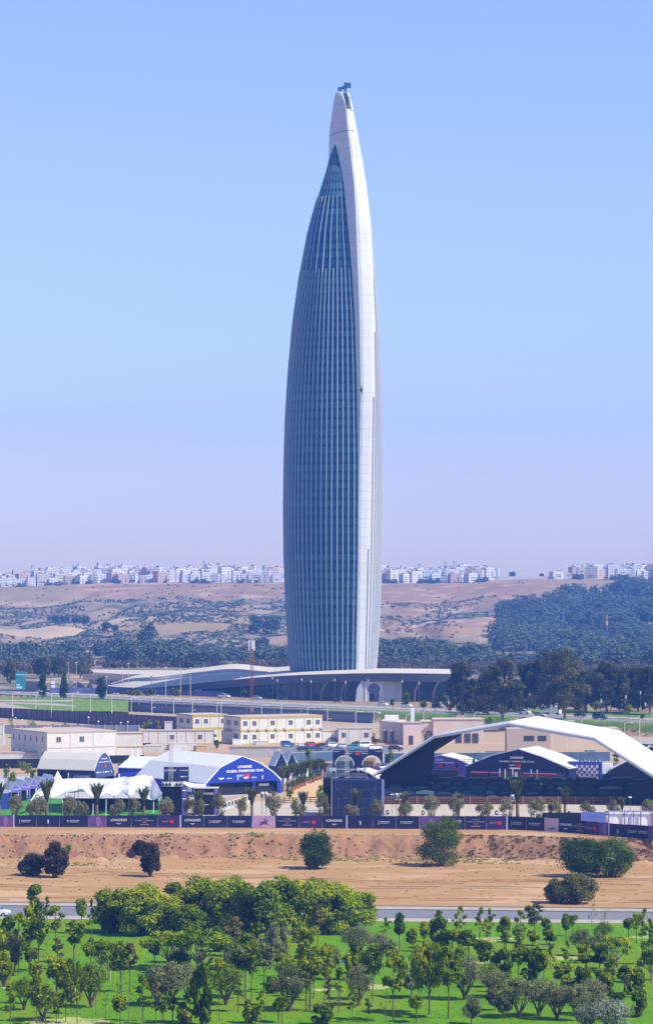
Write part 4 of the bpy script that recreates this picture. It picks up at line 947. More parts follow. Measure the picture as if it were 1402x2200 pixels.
# ================================================================ TOWER ROAD, BRIDGE, YARD
def line_at(u, off, z):                      # point on the road line seen at bearing u, offset metres behind the embankment edge
    k = (u-CX)/F; Y = 1125/(1+1.12*k); Y = (1125+off)/(1+1.12*k); return Vector((k*Y, Y, z))
def rstrip(name, u0, u1, o0, o1, m, z, label, h=0.0, bend=None):
    P = [line_at(u0+(u1-u0)*i/20, o0, z) for i in range(21)]+[line_at(u1-(u1-u0)*i/20, o1, z) for i in range(21)]
    b = MB()
    n = 21
    if h: b.prism(P, (0, 0, h))
    else: b.add(P, [(i, i+1, 41-i-1, 41-i) for i in range(20)])
    return tag(b.build(name, m), label, kind='structure')
rstrip('road', -60, 1500, 4.5, 27, M_asph2, .08, 'grey road passing in front of the podium')
rstrip('pavement', -60, 1500, 1.2, 4.3, M_pave, .05, 'pale pavement along the embankment side of the tower road', .15)
rstrip('pavement', -60, 1500, 27.2, 44, M_pave, .04, 'wide pale pavement between tower road and podium', .15)
rstrip('road_marking', -60, 1500, 15.6, 15.8, M_white, .10, 'white line along the middle of the tower road')
rstrip('grass_verge', 980, 1500, 48, 95, M_grass, .12, 'grass below the eucalypts across the tower road')
rstrip('grass_slope', -20, 272, -45, -6, M_grass, .10, 'green lawn slope before the bridge') if False else None
b = MB(); P = []; nn = 90
for i in range(nn+1):
    u = 694+(1480-694)*i/nn
    for j in range(6):
        off = 1.1-(7.2+(1.6*noise.noise(Vector((u*.03, 0, 5)))-.8*smooth((u-1150)/100)*2))*j/5; q = line_at(u, off, 0); P.append(Vector((q.x, q.y, ground_z(q.x, q.y)+.35+.12*noise.noise(Vector((q.x*.5, q.y*.5, 1))))))
b.add(P, [(i*6+j, i*6+j+1, i*6+j+7, i*6+j+6) for i in range(nn) for j in range(5)]); tag(b.build('grass_slope', mat('slope_grass', (.10, .20, .02), .95, col2=(.16, .26, .03), scale=.3, col3=(.24, .24, .07), scale3=.2), smooth=True), 'green grass slope below the tower road', kind='structure')
# sloping lawn and paths on the billboard side
def patch(name, pts, m, label, z=None, dz=.06):
    P = []
    for px, py in pts:
        zz = -2.0
        q = G(px, py, 0.0 if z is None else z); 
        P.append(q)
    return tag(MB().add([p+Vector((0, 0, dz)) for p in P], [tuple(range(len(P)))]).build(name, m), label, kind='structure')
# side embankment: graded ground sheet from road level down to the yard wall
gs = MB(); cols = lin(-40, 276, 30); R_ = []
def ztop_line(u): return 0.0
for u in cols:
    for py, z in ((1497-.0*u, .12), (1512, -.35), (1524+u*.02, -1.2), (1540, -3.9)): 
        Y = Yd(py, z); R_.append(Vector((Xd(u, Y), Y, z)))
gs.add(R_, [(i*4+j, i*4+4+j, i*4+5+j, i*4+1+j) for i in range(29) for j in range(3)]); tag(gs.build('grass_slope', M_grass), 'green grass slope beside the bridge, billboard side', kind='structure')
def ramp(name, pts, m, label):
    P = []
    for px, py in pts:
        z = interp([(1490, .2), (1512, -.2), (1524, -1.1), (1540, -3.7)], py); Y = Yd(py, z); P.append(Vector((Xd(px, Y), Y, z)))
    return tag(MB().add(P, [tuple(range(len(P)))]).build(name, m), label, kind='structure')
ramp('path', [(-10, 1521), (-10, 1509), (60, 1510), (128, 1512), (165, 1517), (160, 1526), (60, 1523)], M_pave, 'pale paved apron beside the lawn slope')
ramp('path', [(-10, 1507), (-10, 1504), (160, 1504), (152, 1508), (70, 1508)], M_pave, 'narrow pale footpath crossing the lawn slope')
# retaining wall of the bridge
M_conc = mat('blue_concrete', (.17, .20, .25), .85, col2=(.22, .25, .30), scale=.15); M_conc2 = mat('parapet_concrete', (.50, .49, .47), .85)
br = thing('road_bridge', 'long grey blue bridge side with white parapet below the tower', 'bridge', (0, 0, 0))
def wallstrip(name, u0, u1, off, z0, z1, th, m, par=None):
    n = 24; P = []; b = MB()
    for i in range(n):
        a, c = line_at(u0+(u1-u0)*i/n, off, 0), line_at(u0+(u1-u0)*(i+1)/n, off, 0); d_ = (c-a); nr = Vector((-d_.y, d_.x, 0)).normalized()*th
        zz0a = z0 if not callable(z0) else z0(a); zz0b = z0 if not callable(z0) else z0(c)
        vs = [Vector((q.x, q.y, z)) for q, z in ((a, zz0a), (c, zz0b), (c, z1), (a, z1))]
        b.prism(vs, nr)
    return b.build(name, m, par)
wallstrip('side_wall', 276, 800, -7.6, -4.6, -.25, .5, M_conc, br); wallstrip('deck_edge', 276, 812, -8.1, -.35, .12, 1.3, M_conc2, br); wallstrip('girder', 276, 800, -7.9, -1.3, -.45, .25, mat('girder_blue', (.11, .15, .22), .7), br)
for k in range(9):
    a = line_at(300+k*58, -8.3, 0); b = MB(); b.box(a.x-.5, a.x+.5, a.y, a.y+.6, -4.4, -.4); b.build('pier', M_conc, br)
b = MB()
pk = 0
for k in range(120):
    a = line_at(280+k*5.2, 1.0, 0)
    if 280+k*5.2 < 900: b.box(a.x-.16, a.x+.16, a.y-.1, a.y+.1, .15, 1.15)
for u0 in range(280, 900, 20): b.tube(line_at(u0, 1, 1.1), line_at(u0+20, 1, 1.1), .07, .07, 4); b.tube(line_at(u0, 1, .6), line_at(u0+20, 1, .6), .05, .05, 4)
tag(b.build('railing', M_white), 'white railing with many short posts along the bridge edge', 'railing')
b = MB()
for k in range(110):
    u = 470+k*4.6; a = line_at(u, 29, 0); b.box(a.x-.14, a.x+.14, a.y-.1, a.y+.1, .15, 1.2)
for u0 in range(470, 970, 20): b.tube(line_at(u0, 29, 1.15), line_at(u0+20, 29, 1.15), .06, .06, 4)
tag(b.build('railing', mat('cream_rail', (.62, .58, .45), .7)), 'cream railing between tower road and podium forecourt', 'railing')
# street lamps
M_lamp = mat('lamp_cream', (.62, .57, .46), .6); M_lens = mat('lamp_lens', (.75, .75, .75), .3)
def lamp_meshes(h, arm=1.9, two=False):
    p = MB(); p.tube((0, 0, -.3), (0, 0, h-.6), .16, .10, 8); p.tube((0, 0, -.3), (0, 0, .8), .22, .2, 8)
    a = MB(); a.path([(0, 0, h-.7), (.15, 0, h-.15), (.7, 0, h+.05), (arm, 0, h)], .09, .06, 6)
    hd = MB(); hd.prism([(arm-.3, -.16, h-.1), (arm+.75, -.16, h-.18), (arm+.7, -.16, h+.08), (arm-.1, -.16, h+.14)], (0, .32, 0)); ls = MB(); ls.box(arm, arm+.6, -.12, .12, h-.22, h-.16)
    out = [('pole', p.mesh('pole', M_lamp)), ('arm', a.mesh('arm', M_lamp)), ('lamp_head', hd.mesh('lamp_head', M_lamp)), ('lens', ls.mesh('lens', M_lens))]
    if two: c = MB(); c.path([(0, 0, h*.42), (.5, 0, h*.47), (.9, 0, h*.47)], .07, .05, 5); c.box(.8, 1.4, -.15, .15, h*.455, h*.485); out.append(('low_arm', c.mesh('low_arm', M_lamp)))
    return out
LM = lamp_meshes(8.5); LM2 = lamp_meshes(8.5, two=True)
LP = [(27, 1488, 0), (77, 1485, 0), (111, 1491, 0), (155, 1488, 0), (194, 1494, 0), (240, 1490, 1), (282, 1499, 0), (326, 1494, 1), (373, 1503, 0), (413, 1499, 1), (466, 1510, 0), (475, 1502, 0), (562, 1515, 0), (604, 1511, 0), (660, 1520, 0), (703, 1516, 1), (764, 1529, 0), (803, 1524, 1), (872, 1535, 0), (909, 1527, 0), (980, 1539, 0), (1018, 1531, 0), (1095, 1544, 0), (1131, 1537, 0), (1216, 1549, 0), (1249, 1543, 0), (1341, 1553, 0), (1373, 1546, 1)]
for i, (px, py, two) in enumerate(LP):
    zg = -2.5 if px < 275 else ZY
    Y = Yd(py, zg+8.5); x = Xd(px, Y); zg = ground_z(x, Y) if px > 275 else -2.4
    inst('street_lamp', LM2 if two else LM, 'cream curved arm street lamp%s, %s along the line from the billboard' % (' with extra low arm' if two else '', ordw(i)), 'street lamp', (x, Y, Zd(py, Y)-8.5), 0 if i % 4 else .3, group='street lamps along the embankment')
# slim dark lantern poles on the forecourt
M_dpole = mat('dark_pole', (.10, .10, .12), .6)
def lantern():
    p = MB(); p.tube((0, 0, 0), (0, 0, 8.6), .09, .06, 6); l = MB(); l.box(-.2, .2, -.2, .2, 8.0, 8.9); l.box(-.26, .26, -.26, .26, 8.9, 9.0); c = MB(); c.tube((-.5, 0, 7.9), (.5, 0, 7.9), .05, .05, 5)
    return [('pole', p.mesh('pole', M_dpole)), ('lantern', l.mesh('lantern', mat('lantern_white', (.6, .58, .55), .5))), ('crossbar', c.mesh('crossbar', M_dpole))]
LT = lantern()
for i, (px, py) in enumerate([(518, 1455), (585, 1456), (596, 1461), (648, 1459), (668, 1463), (718, 1460), (742, 1465), (790, 1461), (864, 1463), (900, 1467), (1080, 1477), (1249, 1490), (1291, 1505), (1344, 1496), (1375, 1487), (1386, 1512)]):
    Y = Yd(py, 8.8); inst('lantern_post', LT, 'slim dark lantern post by the tower road, %s from the mast side' % ordw(i), 'street lamp', (Xd(px, Y), Y, .1), 0, group='dark lantern posts by the tower road')
# palms on the forecourt
L_palm = leafmat('leaf_palm', (.035, .05, .012), (.09, .115, .03), (.19, .20, .06), 1.0)
def palm_meshes(i, H=5.2, cr=1.5, tied=False, dead=False):
    r = random.Random(i); b = MB(); lean = r.uniform(-.25, .25)
    th = H*(.42 if tied else .82); b.path([(0, 0, -.2), (lean*.3, 0, th*.5), (lean, 0, th)], .34 if tied else .17, .30 if tied else .14, 8)
    if tied:
        for k in range(14): z = th*(.1+.9*k/14); b.ball((lean*k/14, 0, z), .36+.05*(k % 2), 7, 3, sz=.45)
    V = []
    nf = 70 if tied else 26
    for k in range(nf):
        a = r.random()*6.283; up = r.uniform(.955, 1.0) if tied else r.uniform(-.3, .95); L_ = (H-th)*r.uniform(.75, 1.1) if tied else cr*r.uniform(.85, 1.15)
        el = math.asin(up); segs = 7; p = Vector((lean, 0, th))
        for s in range(segs):
            t = s/segs; e2 = el-(t*t*(.5 if tied else 1.5)); d = Vector((math.cos(e2)*math.cos(a), math.cos(e2)*math.sin(a), math.sin(e2)))
            q = p+d*L_/segs; side = Vector((-math.sin(a), math.cos(a), 0))*(.12+.22*math.sin(math.pi*min(1, t+.15)))*(1.0 if tied else 1.15)
            for sg in (-1, 1): V += [p, q, q+side*sg*.8+Vector((0, 0, -.10)), p+side*sg+Vector((0, 0, -.12))]
            p = q
    return [('crown', cloud_mesh('crown', np.array([tuple(v) for v in V]), L_palm if not dead else L_brown)), ('trunk', b.mesh('trunk', mat('palm_trunk', (.24, .16, .10), .95, col2=(.14, .10, .06), scale=4)))]
PM = [palm_meshes(i) for i in range(3)]
for i, (px, pt, pb) in enumerate([(524, 1479, 1503), (583, 1478, 1500), (627, 1479, 1500), (669, 1478, 1500), (711, 1479, 1502), (757, 1475, 1503), (801, 1473, 1506)]):
    Y = Yd(pb, .1); s = (pb-pt)*Y/F/5.8; inst('palm_tree', PM[i % 3], 'small fan palm before the podium wall, %s from the mast side' % ordw(i), 'palm', (Xd(px, Y), Y, .1), i, (s, s, s), 'fan palms on the podium forecourt')
# small roadside trees
def road_tree(i, px, pt, pb, wd, lm, label, z=.1, nm='tree', n=700, grp='small trees by the tower road', bark=M_bark):
    Y = Yd(pb, z); s = Y/F; H, W = (pb-pt)*s, wd*s; cr_, tr_, _, _ = mk_airy(600+i, lm, W=W, H=H, tr=.42, n=n, cl=12, rr=W*.19, sz=max(.22, W*.07), bark=bark)
    t = thing(nm, label, 'tree', (Xd(px, Y), Y, z), 0, grp); ob('crown', cr_, t); ob('trunk', tr_, t)
for i, (px, pt, pb, wd, lm, lb) in enumerate([(593, 1510, 1530, 20, L_brown, 'leafless looking shrub tree before the bridge wall, first after the mast'), (665, 1512, 1530, 16, L_brown, 'small brown shrub tree on the pavement in front of the bridge, second after the mast'), (728, 1511, 1528, 18, L_brown, 'brown twiggy shrub tree below the middle of the podium'), (786, 1509, 1530, 20, L_brown, 'brown twiggy shrub tree below the arched portal'),
        (872, 1489, 1526, 28, L_dark, 'round green tree beside the road past the arch'), (843, 1502, 1524, 14, L_mid, 'small green tree between arch and round green tree'), (909, 1504, 1528, 20, L_mid, 'loose tree beside the yellow clad railing'), (934, 1498, 1530, 26, L_euc, 'brownish tree just before the eucalypts'), (957, 1490, 1530, 26, L_dark, 'green street tree under the first eucalypt'), (992, 1500, 1532, 16, L_mid, 'thin street tree under the first eucalypt'),
        (1052, 1542, 1560, 24, L_mid, 'low green bush tree on the verge by the pale building'), (1280, 1508, 1535, 22, L_mid, 'slim green street tree beyond the box truck'), (1350, 1515, 1545, 20, L_mid, 'yellowish street tree by the far end of the road'), (1380, 1532, 1550, 12, L_mid, 'little yellow green tree at the far end of the road')]):
    road_tree(i, px, pt, pb, wd, lm, lb, z=ZY if i < 4 else .1)
# eucalypts
def euc(i, px, pt, pb, wd, label, Y=None, low=.16):
    Y = Y or Yd(pb, .1); s = Y/F; H, W = (pb-pt)*s, wd*s*1.15; r = random.Random(i*7); c = []
    for k in range(46):
        t = r.random(); z = H*(low+(.88-low)*t); q = W*.43*math.sin(math.pi*min(1, .30+t*.60))**.5*r.random()**.4; a = r.random()*6.28; c.append((q*math.cos(a), q*math.sin(a), z, W*.13*r.uniform(.6, 1.3), W*.13*r.uniform(.7, 1.2)))
    for k in range(5): a = r.random()*6.28; q = W*.2*r.random(); c.append((q*math.cos(a), q*math.sin(a), H*(.90+.04*r.random()), W*.10))
    cr_ = cloud_mesh('crown', leaf_cloud(c, 7500, .42, i, shell=.5, up=.3, droop=.2), L_euc)
    b = MB(); b.path([(0, 0, -.3), (.3, 0, H*.25), (-.2, 0, H*.55), (.2, 0, H*.8)], .5, .12, 8)
    for q in c[::5]: b.path([(0, 0, H*low*.8), (q[0]*.5, q[1]*.5, (q[2]+H*low)/2), q[:3]], .22, .06, 6)
    t = thing('eucalyptus_tree', label, 'tree', (Xd(px, Y), Y, .1), r.random()*6, 'eucalypts along the tower road'); ob('crown', cr_, t); ob('trunk', b.mesh('trunk', mat('euc_bark', (.20, .12, .08), .9, col2=(.34, .24, .17), scale=.8)), t)
for i, e in enumerate([(993, 1421, 1540, 62, 'narrow eucalypt covering the end of the podium'), (1048, 1446, 1536, 72, 'dark low eucalypt behind the narrow one'), (1079, 1414, 1546, 84, 'big dark eucalypt, second high one from the podium'), (1130, 1424, 1530, 70, 'eucalypt in shade beside the highest eucalypt, podium side'), (1172, 1400, 1532, 78, 'eucalypt forming the podium side of the highest crown'), (1212, 1393, 1546, 96, 'highest eucalypt, in the middle of the grove above the box truck'),
        (1258, 1440, 1530, 60, 'shorter eucalypt filling the dip after the highest one'), (1303, 1422, 1532, 78, 'round topped eucalypt after the dip in the grove'), (1346, 1432, 1532, 74, 'eucalypt with orange trunk next to the round topped one'), (1395, 1430, 1536, 78, 'last eucalypt at the far end of the grove'), (1370, 1448, 1528, 60, 'dark eucalypt behind the last one of the grove'), (1235, 1452, 1526, 60, 'dark eucalypt hidden low behind the dip of the grove'), (1020, 1466, 1532, 56, 'low eucalypt between the narrow and the dark low one')]): euc(i, *e)
for i, (px, pt, pb) in enumerate([(1312, 1455, 1528), (1342, 1470, 1528), (1278, 1480, 1520), (1372, 1488, 1530)]):
    Y = Yd(pb, .1)-3; b = MB(); H = (pb-pt)*Y/F; b.path([(0, 0, 0), (.2, 0, H*.5), (0, 0, H)], .34, .2, 7); c = [(0, 0, H+.6, 1.6), (1.2, .3, H+.2, 1.1)]
    t = thing('eucalyptus_tree', 'bare orange brown trunk of a thin eucalypt before the grove, %s of four' % ordw(i), 'tree', (Xd(px, Y), Y, .1)); ob('trunk', b.mesh('trunk', mat('orange_bark', (.36, .19, .12), .9)), t); ob('crown', cloud_mesh('crown', leaf_cloud(c, 240, .4, i), L_euc), t)
# poplars
for i, (px, pt, pb, wd, lb) in enumerate([(92, 1434, 1500, 21, 'tall slim poplar beside the teal billboard'), (137, 1439, 1502, 21, 'tall slim poplar, second from the billboard'), (218, 1450, 1502, 28, 'broader poplar standing by itself before the podium tip')]):
    Y = Yd(pb, .1); s = Y/F; H, W = (pb-pt)*s, wd*s; c = [(rnd(-.25, .25)*W, rnd(-.2, .2)*W, H*(.1+.86*k/22), W*.33*math.sin(math.pi*min(1, .22+.72*k/22))) for k in range(23)]
    t = thing('poplar_tree', lb, 'tree', (Xd(px, Y), Y, .1)); ob('crown', cloud_mesh('crown', leaf_cloud(c, 1700, .3, 80+i), leafmat('leaf_poplar', (.015, .04, .012), (.035, .08, .018), (.07, .12, .03), .4)), t); b = MB(); b.tube((0, 0, -.2), (0, 0, H*.6), .22, .1, 7); ob('trunk', b.mesh('trunk', M_bark), t)
# billboard
Y = 1300; bb = thing('billboard', 'tall teal advertising board with white marks beside the poplars', 'billboard', (Xd(44, Y), Y, 0), .15)
b = MB(); b.box(-2.1, 2.1, -.2, .2, 1.2, 9.0); b.build('panel', mat('teal_board', (.02, .16, .17), .5, col2=(.03, .24, .26), scale=.4), bb)
b = MB(); b.box(-1.9, 1.9, -.24, -.205, 7.4, 7.7); b.box(-1.8, .6, -.24, -.205, 1.8, 2.6); b.box(-1.8, -.2, -.24, -.205, 3.0, 3.6); b.build('marks', mat('pale_teal', (.45, .62, .66), .6), bb); b = MB(); b.box(-1.6, -1.3, -.1, .1, 0, 1.2); b.box(1.3, 1.6, -.1, .1, 0, 1.2); b.build('post', M_dpole, bb)
# low plain wall and rubble plot behind poplars, flags, hoarding
M_blue = mat('hoarding_violet', (.10, .10, .28), .7, col2=(.18, .20, .42), scale=.15); M_tan = mat('tan_wall', (.38, .31, .25), .9)
def vwall(name, u0, u1, Y0, Y1, z0, z1, m, label, cat='wall', th=.3, kind=None):
    a = Vector((Xd(u0, Y0), Y0, 0)); c = Vector((Xd(u1, Y1), Y1, 0)); n_ = (c-a); nn = Vector((-n_.y, n_.x, 0)).normalized()*th
    b = MB(); b.prism([(a.x, a.y, z0), (c.x, c.y, z0), (c.x, c.y, z1), (a.x, a.y, z1)], nn); o = b.build(name, m); tag(o, label, cat if not kind else None, kind=kind); return o
vwall('boundary_wall', 55, 84, 1315, 1312, 0, 4.4, M_tan, 'pale block wall between the billboard and first poplar'); vwall('hoarding', 106, 252, 1290, 1285, 0, 2.4, M_blue, 'violet blue hoarding behind the poplars'); vwall('hoarding', 252, 478, 1300, 1240, .2, 2.4, M_blue, 'violet blue hoarding strip in front of the thin podium tip')
vwall('boundary_wall', 178, 330, 1475, 1475, 0, 2.8, mat('purple_wall', (.22, .17, .20), .9), 'dark purple wall before the pale river terrace'); vwall('boundary_wall', 192, 305, 1420, 1400, 0, 2.0, mat('grey_wall', (.30, .28, .28), .9), 'grey low wall in front of the dark purple one')
b = MB(); P = [G(190, 1438, .1), G(300, 1440, .1), G(620, 1443, .1), G(640, 1456, .1), G(320, 1452, .1), G(190, 1444, .1)]; tag(b.add(P, [tuple(range(6))]).build('terrace', mat('terrace_sand', (.52, .45, .36), .9)), 'pale sandy river terrace behind the podium', kind='structure')
b = MB(); q = G(1430, 1446, .1)
for (x0, x1, yy, pl) in [(110, 125, 1456, 0), (122, 132, 1460, 0)]:
    pass
fm = mat('flag_white', (.75, .78, .82), .7)
for i, (px, py, w) in enumerate([(109, 1470, 9), (126, 1470, 9), (148, 1470, 8), (110, 1479, 8), (150, 1480, 7)]):
    Y = 1296; b = MB(); b.tube((0, 0, 0), (0, 0, 8), .06, .05, 5); t = thing('banner_flag', 'white banner board by the poplars, %s of five' % ordw(i), 'banner', (Xd(px, Y), Y, .05)); b.build('pole', M_dpole, t); z = Zd(py, Y); b = MB(); b.box(.1, .1+w*.19, -.05, .05, z, z+1.4); b.build('cloth', fm, t)

for i, (px, w, h) in enumerate([(280, 26, 16), (298, 24, 13), (322, 24, 12), (330, 18, 10), (372, 24, 14), (383, 20, 12), (425, 26, 10)]):
    Y = 1262; s = Y/F; c = clumps(8, w*s, .4, h*s, w*s*.2, 60+i, .3); t = thing('bush', 'grey green bush behind the bridge railing, %s from the poplar side' % ordw(i), 'bush', (Xd(px, Y), Y, .1)); ob('foliage', cloud_mesh('foliage', leaf_cloud(c, 500, .3, i), L_mid if i % 2 else L_brown), t); b = MB(); b.tube((0, 0, 0), (0, 0, h*s*.5), .12, .06, 5); ob('stem', b.mesh('stem', M_bark), t)
# thin masts / light poles on the podium side
for i, (px, pt, pb) in enumerate([(409, 1436, 1502), (164, 1425, 1490), (263, 1437, 1480), (276, 1426, 1480), (356, 1436, 1500), (388, 1440, 1500), (147, 1425, 1450), (229, 1455, 1500), (325, 1454, 1490)]):
    Y = Yd(pb, 0); b = MB(); b.tube((0, 0, 0), (0, 0, (pb-pt)*Y/F), .13, .08, 6); t = thing('light_mast', 'thin pale mast near the podium tip, %s in order of building' % ordw(i) if False else 'thin pale mast %s' % ['rising over the thin podium roof', 'behind the second poplar', 'before the pale terrace, shorter', 'before the pale terrace, taller', 'over the podium tip bushes', 'next to the bushes by the bridge railing', 'low among the dark trees by the poplars', 'beside the lone broad poplar', 'in front of the podium roof tip'][i], 'mast', (Xd(px, Y), Y, 0)); b.build('pole', M_lamp, t)
    b = MB(); h = (pb-pt)*Y/F; b.box(-.5, .5, -.2, .2, h, h+.35); b.build('lamp_head', M_lamp, t)
# tall lattice telecom mast
Y = 985; am = thing('telecom_mast', 'tall rust red and white lattice mast with antenna panels', 'mast', (Xd(541, Y), Y, ZY)); H = Zd(1374, Y)-ZY
mr = mat('rust_red', (.20, .09, .075), .7); mw = mat('mast_white', (.45, .36, .33), .6)
def lattice(par, H, w, n, mats, r=.05, z0=0):
    for seg in range(len(mats)):
        b = MB(); za, zb = z0+H*seg/len(mats), z0+H*(seg+1)/len(mats); k = max(1, n//len(mats))
        C4 = [(-w, -w), (w, -w), (w, w), (-w, w)]
        for x, y in C4: b.tube((x, y, za), (x, y, zb), r*1.3, r*1.3, 4)
        for i in range(k):
            z1, z2 = za+(zb-za)*i/k, za+(zb-za)*(i+1)/k
            for j in range(4):
                p, q = C4[j], C4[(j+1) % 4]; b.tube((*p, z1), (*q, z2), r*.7, r*.7, 3); b.tube((*p, z2), (*q, z2), r*.6, r*.6, 3)
        b.build('lattice_section', mats[seg], par)
lattice(am, H-1.2, .40, 28, [mr, mr, mw, mr, mr, mr, mw], .075)
b = MB()
for a in (-.9, .75): b.box(a-.2, a+.22, -.3, .1, H-3.6, H-.2)
b.box(-.1, .5, -.6, -.3, H-3.0, H-.5); b.build('antenna_panel', mat('antenna_grey', (.62, .63, .63), .5), am)
b = MB(); b.box(-.6, .6, -.6, .6, H-5, H-4.3); b.tube((-.5, 0, H-1.3), (-.5, 0, H+.4), .05); b.build('platform', mr, am)
# construction mast on the wooded slope
Y = 2050; b = MB(); H = (1440-1362)*Y/F; b.tube((0, 0, 0), (0, 0, H-6), .5, .45, 6); t = thing('crane_mast', 'blue mast with a yellow head against the wooded slope', 'mast', (Xd(1303, Y), Y, 0)); b.build('pole', mat('mast_blue', (.05, .12, .35), .6), t); b = MB(); b.box(-.7, .7, -.7, .7, H-5, H-2); b.box(-.3, .3, -.3, .3, H-1, H+1.5); b.build('head', mat('mast_yellow', (.65, .38, .05), .6), t)
b = MB(); Y = 2000; H = (1396-1366)*Y/F; b.tube((0, 0, 0), (0, 0, H+9), .5, .3, 6); t = thing('pylon', 'thin pale mast on the hazy plain above the eucalypts', 'mast', (Xd(1029, Y), Y, 0)); b.build('pole', M_lamp, t); b = MB(); b.box(-1, 1, -.2, .2, H+7, H+7.4); b.build('crossarm', M_lamp, t)

# ---------------------------------------------------------------- vehicles
M_tyre = mat('tyre', (.02, .02, .02), .9); M_rim = mat('rim', (.5, .5, .5), .35, .8); M_cglass = mat('car_glass', (.02, .03, .04), .08, spec=.6); M_hl = mat('headlight', (.8, .8, .8), .1); M_tl = mat('tail_light', (.4, .02, .02), .3)
PROF = {'hatchback': ([(-2.0, .35), (2.0, .35), (2.05, .75), (1.75, .92), (1.0, 1.02), (-1.75, 1.05), (-2.03, .85)], [(1.05, 1.0), (.35, 1.48), (-1.2, 1.5), (-1.85, 1.02)]),
        'sedan': ([(-2.25, .35), (2.25, .35), (2.28, .72), (1.9, .9), (1.0, 1.0), (-1.5, 1.02), (-2.2, .98), (-2.3, .7)], [(1.1, .98), (.4, 1.42), (-.9, 1.43), (-1.7, 1.0)]),
        'offroader': ([(-2.2, .45), (2.2, .45), (2.25, .9), (2.0, 1.08), (1.1, 1.18), (-2.1, 1.2), (-2.25, .9)], [(1.15, 1.15), (.55, 1.74), (-1.9, 1.76), (-2.15, 1.18)]),
        'van': ([(-2.5, .45), (2.5, .45), (2.55, 1.0), (2.2, 1.25), (1.7, 1.3), (-2.5, 1.3)], [(1.75, 1.28), (1.0, 2.1), (-2.45, 2.15), (-2.5, 1.28)]),
        'pickup': ([(-2.6, .5), (2.5, .5), (2.55, .95), (2.2, 1.12), (1.2, 1.2), (-2.6, 1.15)], [(1.25, 1.17), (.6, 1.76), (-.6, 1.78), (-.9, 1.16)])}
_car = {}
def car_parts(kd, colname, col):
    k = (kd, colname)
    if k in _car: return _car[k]
    body, cab = PROF[kd]; pm = mat('paint_'+colname, col, .28, .0, spec=.6); w = .88
    b = MB(); 
    def slab(poly, w0, w1, z0, z1, b):
        n = len(poly); f = lambda z: w0+(w1-w0)*max(0, min(1, (z-z0)/(z1-z0)))
        L_ = [(x, -f(z), z) for x, z in poly]; R_ = [(x, f(z), z) for x, z in poly]
        b.add(L_+R_, [tuple(range(n)), tuple(range(n, 2*n))[::-1]]+[(i, n+i, n+(i+1) % n, (i+1) % n) for i in range(n)])
    slab(body, .86, .80, .4, 1.1, b); slab([cab[0], cab[1], cab[2], cab[3]], .78, .62, cab[0][1], cab[1][1], b)
    gl = MB(); zt = cab[1][1]; z0 = cab[0][1]
    def lerp(a, c, t): return (a[0]+(c[0]-a[0])*t, a[1]+(c[1]-a[1])*t)
    a1, a2, b1, b2 = lerp(cab[0], cab[1], .12), lerp(cab[0], cab[1], .88), lerp(cab[3], cab[2], .15), lerp(cab[3], cab[2], .85)
    for sg in (-1, 1):
        f = lambda z: (.78+(.62-.78)*(z-z0)/(zt-z0)+.012)*sg
        gl.add([(a1[0]-.15, f(a1[1]), a1[1]), (b1[0]+.15, f(b1[1]), b1[1]), (b2[0]+.15, f(b2[1]), b2[1]), (a2[0]-.08, f(a2[1]), a2[1])], [(0, 1, 2, 3)])
    ws = MB(); 
    for p, q, sx in ((a1, a2, .015), (b1, b2, -.015)): ws.add([(p[0]+sx, -.70, p[1]+.01), (p[0]+sx, .70, p[1]+.01), (q[0]+sx, .60, q[1]+.01), (q[0]+sx, -.60, q[1]+.01)], [(0, 1, 2, 3)])
    parts = [('body', b.mesh('body', pm)), ('side_window', gl.mesh('side_window', M_cglass)), ('windscreen', ws.mesh('windscreen', M_cglass))]
    x1 = body[1][0]-.85; x0 = body[0][0]+.85; r = .33 if kd in ('hatchback', 'sedan') else .38
    for x in (x0, x1):
        for y in (-.80, .80):
            t = MB(); t.tube((x, y-.11, r), (x, y+.11, r), r, r, 14); t.tube((x, y-.12, r), (x, y+.12, r), r*.6, r*.6, 10, 1); parts.append(('wheel', t.mesh('wheel', [M_tyre, M_rim])))
    for y in (-.6, .6):
        h = MB(); h.box(body[2][0]-.12, body[2][0]+.02, y-.17, y+.17, body[2][1]-.12, body[2][1]+.03); parts.append(('headlight', h.mesh('headlight', M_hl)))
        h = MB(); h.box(body[0][0]-.05, body[0][0]+.06, y-.14, y+.14, .72, .92); parts.append(('tail_light', h.mesh('tail_light', M_tl)))
    _car[k] = parts; return parts
COL = {'white': (.78, .78, .76), 'silver': (.45, .47, .50), 'black': (.015, .015, .02), 'dark blue': (.02, .05, .12), 'blue': (.03, .14, .30), 'grey': (.14, .15, .17), 'red': (.45, .03, .03), 'teal': (.04, .22, .26), 'green': (.10, .25, .05)}
def car(kd, col, px, py, z, ang, label, grp=None):
    Y = Yd(py, z); return inst('parked_car' if z < -1 and py < 1900 else 'car', car_parts(kd, col.replace(' ', '_'), COL[col]), label, 'car', (Xd(px, Y), Y, z), ang, group=grp)
RA = -.84
